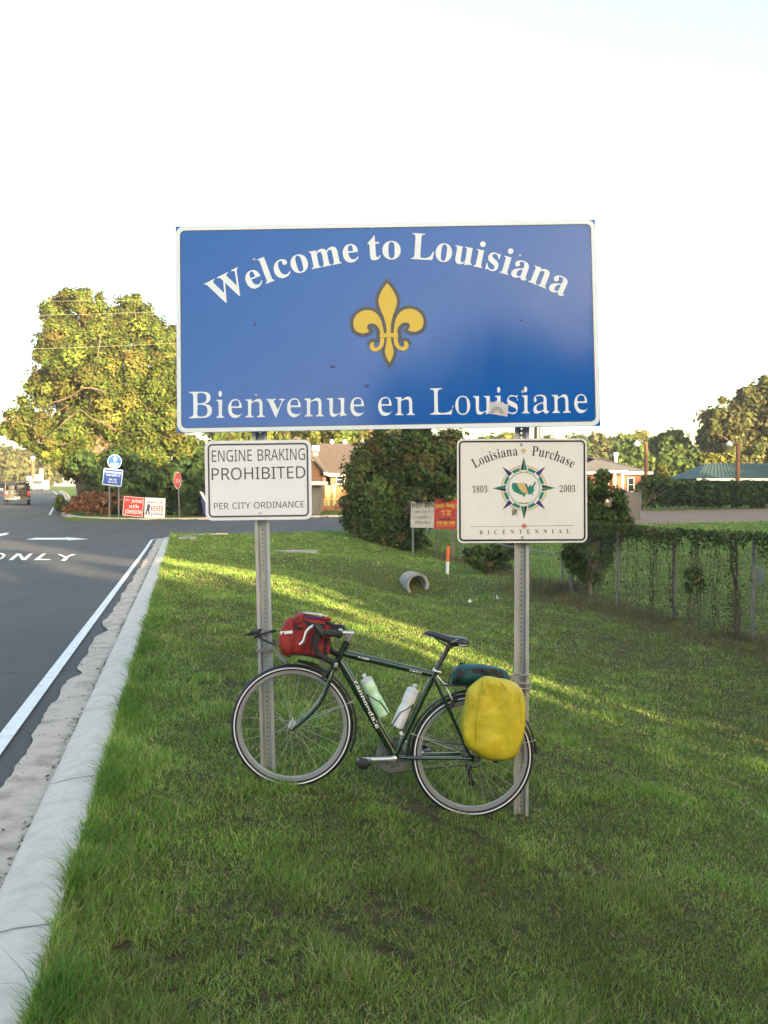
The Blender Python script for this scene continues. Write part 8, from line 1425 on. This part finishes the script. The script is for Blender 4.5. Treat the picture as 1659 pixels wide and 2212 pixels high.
# ------------------------------------------------------------------ poles and wires
def pole(u, v_top, Y, label, r=.13, lamp=None, m='wood_pole', vb=None, arm=False):
    x = XU(u, Y); z0 = g1(x, Y) if vb is None else P(u, vb, Y).z; zt = P(u, v_top, Y).z
    root = thing('light_pole' if lamp else 'utility_pole', label, 'pole', (x, Y, z0)); mb = MB(); mb.tube([(x, Y, z0 - .2), (x, Y, zt)], [r * 1.15, r * .85], 12); mb.build('shaft', M[m], root)
    if lamp:
        mb = MB(); mb.tube([(x, Y - .05, zt - .15), (x - .35, Y - .2, zt + .05), (x - .75, Y - .35, zt - .02)], .03, 8); mb.build('arm', M['steel_dull'], root)
        mb = MB(); mb.lathe((x - .80, Y - .37, zt + .08), (0, 0, -1), [(0, .06), (.12, .14), (.18, .26), (.24, .26), (.40, .2), (.46, .06)], 16); mb.build('lamp_head', M['white_plastic'], root)
    if arm:
        mb = MB(); mb.box((x, Y - .15, zt - .6), (2.4, .1, .12)); mb.build('crossarm', M['wood_pole'], root)
    return Vector((x, Y, zt))
pole(1395, 955, 77, 'plain wooden yard light pole above the brick house', .16, True, vb=1095)
pole(1593, 955, 78, 'reddish wooden yard light pole in front of the green roof', .17, True, vb=1098)
PA = pole(801, 600, 90, 'tall pale utility pole behind the wooden house', .17, None, 'wood_pole', arm=True)
PR = pole(1160, 640, 70, 'dark utility pole half hidden behind the right sign post', .21, None, 'dark_metal')
PL = pole(-105, 600, 58, 'utility pole standing left of the far road', .16, None, 'wood_pole', arm=True)
def wire(a, b, label, sag=.4, r=.006, m='wire_tan'):
    mb = MB(); pts = [a.lerp(b, t) - Vector((0, 0, sag * 4 * t * (1 - t))) for t in np.linspace(0, 1, 17)]; mb.tube(pts, r, 6); return tag(mb.build('power_line', M[m]), label, 'power line', 'power lines')
for (vl, vr, lb) in ((650, 620, 'topmost of the three power lines crossing the big trees'), (683, 640, 'middle of the three power lines crossing the big trees'), (757, 705, 'lowest of the three power lines crossing the big trees')):
    wire(P(-105, vl, 58 - .2), P(801, vr, 89.8), lb)
wire(P(1160, 985, 70), P(1593, 962, 78), 'power line running from the dark pole to the reddish light pole', .5, .010, 'cable')
wire(P(1593, 960, 78), P(1760, 950, 80), 'power line leaving the reddish light pole to the right', .2, .010, 'cable')

# ------------------------------------------------------------------ traffic
def wheel_at(mb, c, r, w, ax): mb.ring(c, Vector((-ax.y, ax.x, 0)), Vector((0, 0, 1)), ax, r - .10, [(-.02, -w / 2), (.08, -w / 2), (.10, -w / 3), (.10, w / 3), (.08, w / 2), (-.02, w / 2)], 24); mb.lathe(c - ax * w * .3, ax, [(0, r - .10), (w * .6, r - .10)], 18)
def vehicle(u, Y, label, cat, name, paint, L, Wd, prof, gl, head=-.30, lights=True, zoff=0):
    """prof: side outline (along, height) from the tail forwards; seen from behind"""
    x = XU(u, Y); z = float(ZR(x, Y)); d = Vector((head, 1, 0)).normalized(); s = Vector((d.y, -d.x, 0)); o = Vector((x, Y, z))
    root = thing(name, label, cat, tuple(o)); f = lambda a_, y_, h_: o + d * a_ + s * y_ + Vector((0, 0, h_))
    mb = MB(); n = len(prof); V = []; 
    for sx_, ins in ((-1, 0), (1, 0)):
        for a_, h_ in prof: V.append(f(a_, sx_ * (Wd / 2 - max(0, h_ - 1.0) * .16), h_))
    mb.add(V, [tuple(range(n))[::-1], tuple(range(n, 2 * n))] + [(i, (i + 1) % n, n + (i + 1) % n, n + i) for i in range(n)]); body = mb.build('body', M[paint], root, smooth_deg=0)
    mb = MB()
    for (a0, h0), (a1, h1) in gl:
        w0, w1 = Wd / 2 - .1 - max(0, h0 - 1.0) * .16, Wd / 2 - .1 - max(0, h1 - 1.0) * .16; nrm = Vector((0, 0, 0)) - d * .02
        mb.add([f(a0, -w0, h0) + nrm, f(a0, w0, h0) + nrm, f(a1, w1, h1) + nrm, f(a1, -w1, h1) + nrm], [(0, 1, 2, 3)])
    mb.build('rear_window', M['glass'], root, smooth_deg=0)
    for a_ in (L * .2, L * .8):
        for sx_ in (-1, 1): mb = MB(); wheel_at(mb, f(a_, sx_ * (Wd / 2 - .12), .36), .36, .24, s); mb.build('wheel', M['rubber'], root)
    for sx_ in (-1, 1): mb = MB(); mb.bevel_box(f(-.02, sx_ * (Wd / 2 - .12), .95), (.22, .08, .34), .02, rz=math.atan2(d.y, d.x) - math.pi / 2); mb.build('tail_light', M['tail_red'], root)
    mb = MB(); mb.bevel_box(f(-.08, 0, .52), (Wd - .05, .16, .18), .03, rz=math.atan2(d.y, d.x) - math.pi / 2); mb.build('bumper', M['dark_metal'], root)
    mb = MB(); mb.bevel_box(f(-.17, 0, .60), (.42, .02, .2), .01, rz=math.atan2(d.y, d.x) - math.pi / 2); mb.build('number_plate', M['sign_white'], root)
    return root, f, d, s
car = [(0, .35), (0, .95), (.25, 1.02), (.75, 1.45), (1.9, 1.50), (2.7, 1.05), (4.2, .92), (4.4, .6), (4.4, .35)]
van = [(0, .35), (0, 1.0), (.12, 1.75), (.4, 1.88), (3.0, 1.85), (3.9, 1.2), (4.7, 1.05), (4.8, .6), (4.8, .35)]
tk = [(0, .55), (0, 1.22), (1.95, 1.22), (2.0, 1.28), (2.2, 1.82), (3.6, 1.82), (4.2, 1.2), (5.3, 1.1), (5.4, .7), (5.4, .5)]
root, f, d, s = vehicle(37.5, 79, 'dark pickup truck with a pipe rack driving away on the left', 'pickup truck', 'pickup_truck', 'car_dark', 5.4, 1.95, tk, [((2.02, 1.30), (2.18, 1.76))], head=-.362)
mb = MB()
for a_ in (.1, 1.9):
    mb.tube([f(a_, -.9, 1.2), f(a_, -.88, 1.8), f(a_, -.78, 1.92), f(a_, .78, 1.92), f(a_, .88, 1.8), f(a_, .9, 1.2)], .035, 8)
for y_ in (-.88, .88): mb.tube([f(.1, y_, 1.8), f(1.9, y_, 1.8)], .03, 8)
mb.build('pipe_rack', M['dark_metal'], root)
mb = MB(); rz_ = math.atan2(d.y, d.x) - math.pi / 2
for h_ in (.72, .98, 1.16): mb.bevel_box(f(-.03, 0, h_), (1.35, .05, .05), .01, rz=rz_)
for y_ in (-.4, 0, .4): mb.bevel_box(f(-.03, y_, .95), (.05, .05, .46), .01, rz=rz_)
mb.build('tailgate_bars', M['dark_metal'], root)
mb = MB(); mb.bevel_box(f(.9, .3, 1.4), (.7, .8, .5), .05, rz=rz_); mb.bevel_box(f(1.2, -.45, 1.38), (.5, .7, .45), .05, rz=rz_); mb.build('cargo', M['car_dark'], root)
vehicle(80.5, 168, 'white van driving away behind the pickup truck', 'van', 'van', 'car_white', 4.8, 1.95, van, [((.03, 1.1), (.12, 1.7))], head=-.352)
vehicle(49, 210, 'silver car far ahead on the road, above the pickup truck', 'car', 'car', 'car_silver', 4.4, 1.9, car, [((.27, 1.03), (.73, 1.42))], head=-.368)
vehicle(3, 135, 'dark car cut off by the left edge of the photo', 'car', 'car', 'car_dark', 4.4, 1.85, car, [((.27, 1.03), (.73, 1.42))], head=-.35)
# far roadside things: signboards, a lit post, a white building
def far_board(x0_, x1_, y0_, y1_, Y, label):
    (u0, v0), (u1, v1) = z6(x0_, y0_), z6(x1_, y1_); a_, c_ = P(u0, v0, Y), P(u1, v1, Y); z0 = g1(a_.x, Y)
    root = thing('signboard', label, 'signboard', ((a_.x + c_.x) / 2, Y, z0)); mb = MB(); mb.bevel_box(((a_.x + c_.x) / 2, Y, (a_.z + c_.z) / 2), (c_.x - a_.x, .2, a_.z - c_.z), .06); mb.build('board', M['white_plastic'], root)
    mb = MB()
    for t in (.25, .75): x = a_.x + (c_.x - a_.x) * t; mb.tube([(x, Y + .1, z0 - .3), (x, Y + .1, c_.z + .2)], .12, 6)
    mb.build('legs', M['steel_dull'], root)
far_board(230, 275, 365, 402, 215, 'small white signboard left of the white van'); far_board(303, 355, 350, 386, 200, 'white signboard on two legs above the white van'); far_board(230, 272, 416, 448, 212, 'lower white signboard left of the white van')
Yp = 180; (u, v) = z6(290, 226); x = XU(u, Yp); zt = P(u, v, Yp).z; root = thing('street_lamp', 'orange lit post with a white globe beside the far road', 'street lamp', (x, Yp, g1(x, Yp))); mb = MB(); mb.tube([(x, Yp, g1(x, Yp) - .2), (x, Yp, zt)], .28, 10); mb.build('post', M['wood_pole'], root); mb = MB(); mb.lathe((x, Yp, zt), (0, 0, 1), [(0, .2), (.15, .35), (.4, .45), (.65, .35), (.8, .1)], 14); mb.build('globe', M['white_plastic'], root)
Yp = 205; a_, c_ = P(*z6(362, 300), Yp), P(*z6(412, 450), Yp); z0 = g1(a_.x, Yp); root = thing('white_building', 'narrow white building beside the far end of the road', 'building', ((a_.x + c_.x) / 2, Yp, z0)); mb = MB(); mb.box(((a_.x + c_.x) / 2, Yp + .6, (c_.z + 1.2 + z0) / 2 - .2), (c_.x - a_.x, 1.2, c_.z + 1.2 - z0 + .4)); mb.build('wall', M['trim'], root, smooth_deg=0); q = P(*z6(366, 300), Yp); mb = MB(); mb.box((q.x, Yp - .2, (a_.z + z0) / 2), (.6, .3, a_.z - z0)); mb.build('sign_pylon', M['trim'], root, smooth_deg=0)

# ------------------------------------------------------------------ the trees behind the photographer that shade the verge (they show as reflections and shadows)
hd = Vector((SDIR.x, SDIR.y, 0)).normalized(); hn = Vector((-hd.y, hd.x, 0))
def S(p_, dist): q = hd * dist + hn * p_; return q
def shade_tree(p_, dist, h, r, seed, low=.05, n=7000, group='trees behind the photographer', leaf=.62, label='dense dark tree in the row behind the photographer', name='shade_tree'):
    q = S(p_, dist); z0 = g1(q.x, q.y); rs = np.random.default_rng(seed)
    root = thing(name, label, name.split('_')[-1], (q.x, q.y, z0), group); B_ = []
    for k in range(15):
        a_ = rs.uniform(0, 6.28); t = rs.uniform(low, .9); rr_ = r * rs.uniform(.45, .7) * (1 - .35 * max(0, t - .5)); B_.append((q.x + math.cos(a_) * r * .45, q.y + math.sin(a_) * r * .45, z0 + h * t, rr_, rr_, rr_ * .9))
    B_.append((q.x, q.y, z0 + h - r * .5, r * .55, r * .55, r * .5))
    pts, cid, nc = crown_points(rs, B_, n, 24, .25); pts[:, 2] = np.maximum(pts[:, 2], z0 + .05); leaf_cloud('crown', pts, leaf, tints(rs, cid, nc, 'dark'), rs, root)
    mb = MB(); mb.tube([(q.x, q.y, z0 - .2), (q.x + .1, q.y, z0 + h * .35), (q.x, q.y, z0 + h * .7)], [min(.35, h * .025), min(.28, h * .02), min(.12, h * .01)], 8); mb.build('trunk', M['bark'], root)

def row(dist, p0, p1, hs, seed, n=7000, r=3.0):
    for i, p_ in enumerate(np.arange(p0, p1, 3.5 if p1 > p0 else -3.5)): shade_tree(p_, dist, hs[i % len(hs)] * (1 if p_ > -15.5 else .55), r, seed + i, n=n)
row(27, 2.3, -36, (12.5, 11.0, 13, 10.5), 500); row(32, 1.0, -36, (10.5, 12, 11.5), 700)
row(27, 12.4, 80, (15.5, 17.0, 16, 17.5), 600, 8000, 3.2); row(32, 13.2, 80, (16, 17, 15), 800, 8000, 3.2)
shade_tree(6.2, 29, 9, 1.2, 901, n=420); shade_tree(7.9, 29, 9, .5, 902, n=170)  # two sparse unseen trees added to streak and part-shade the sunlit band
shade_tree(9.0, 2.5, 1.7, 1.0, 903, n=420, group=None, leaf=.16, label='loose low shrub on the verge, outside the photo to the right', name='shade_shrub')  # unseen shrub added so the sunlit band fades towards the right

# ------------------------------------------------------------------ the evening haze in the air
hm = bpy.data.materials.new('haze'); hm.use_nodes = True; nt = hm.node_tree
nt.nodes.remove(nt.nodes['Principled BSDF']); pv = nt.nodes.new('ShaderNodeVolumePrincipled')
pv.inputs['Color'].default_value = (.96, .97, 1.0, 1); pv.inputs['Density'].default_value = .00036; pv.inputs['Anisotropy'].default_value = 0.0
nt.links.new(pv.outputs[0], nt.nodes['Material Output'].inputs['Volume'])
mb = MB(); mb.box((0, 650, 9), (2200, 2300, 34)); hz_ = mb.build('haze', hm, smooth_deg=0); tag(hz_, 'thin pale evening haze', 'haze', kind='stuff')
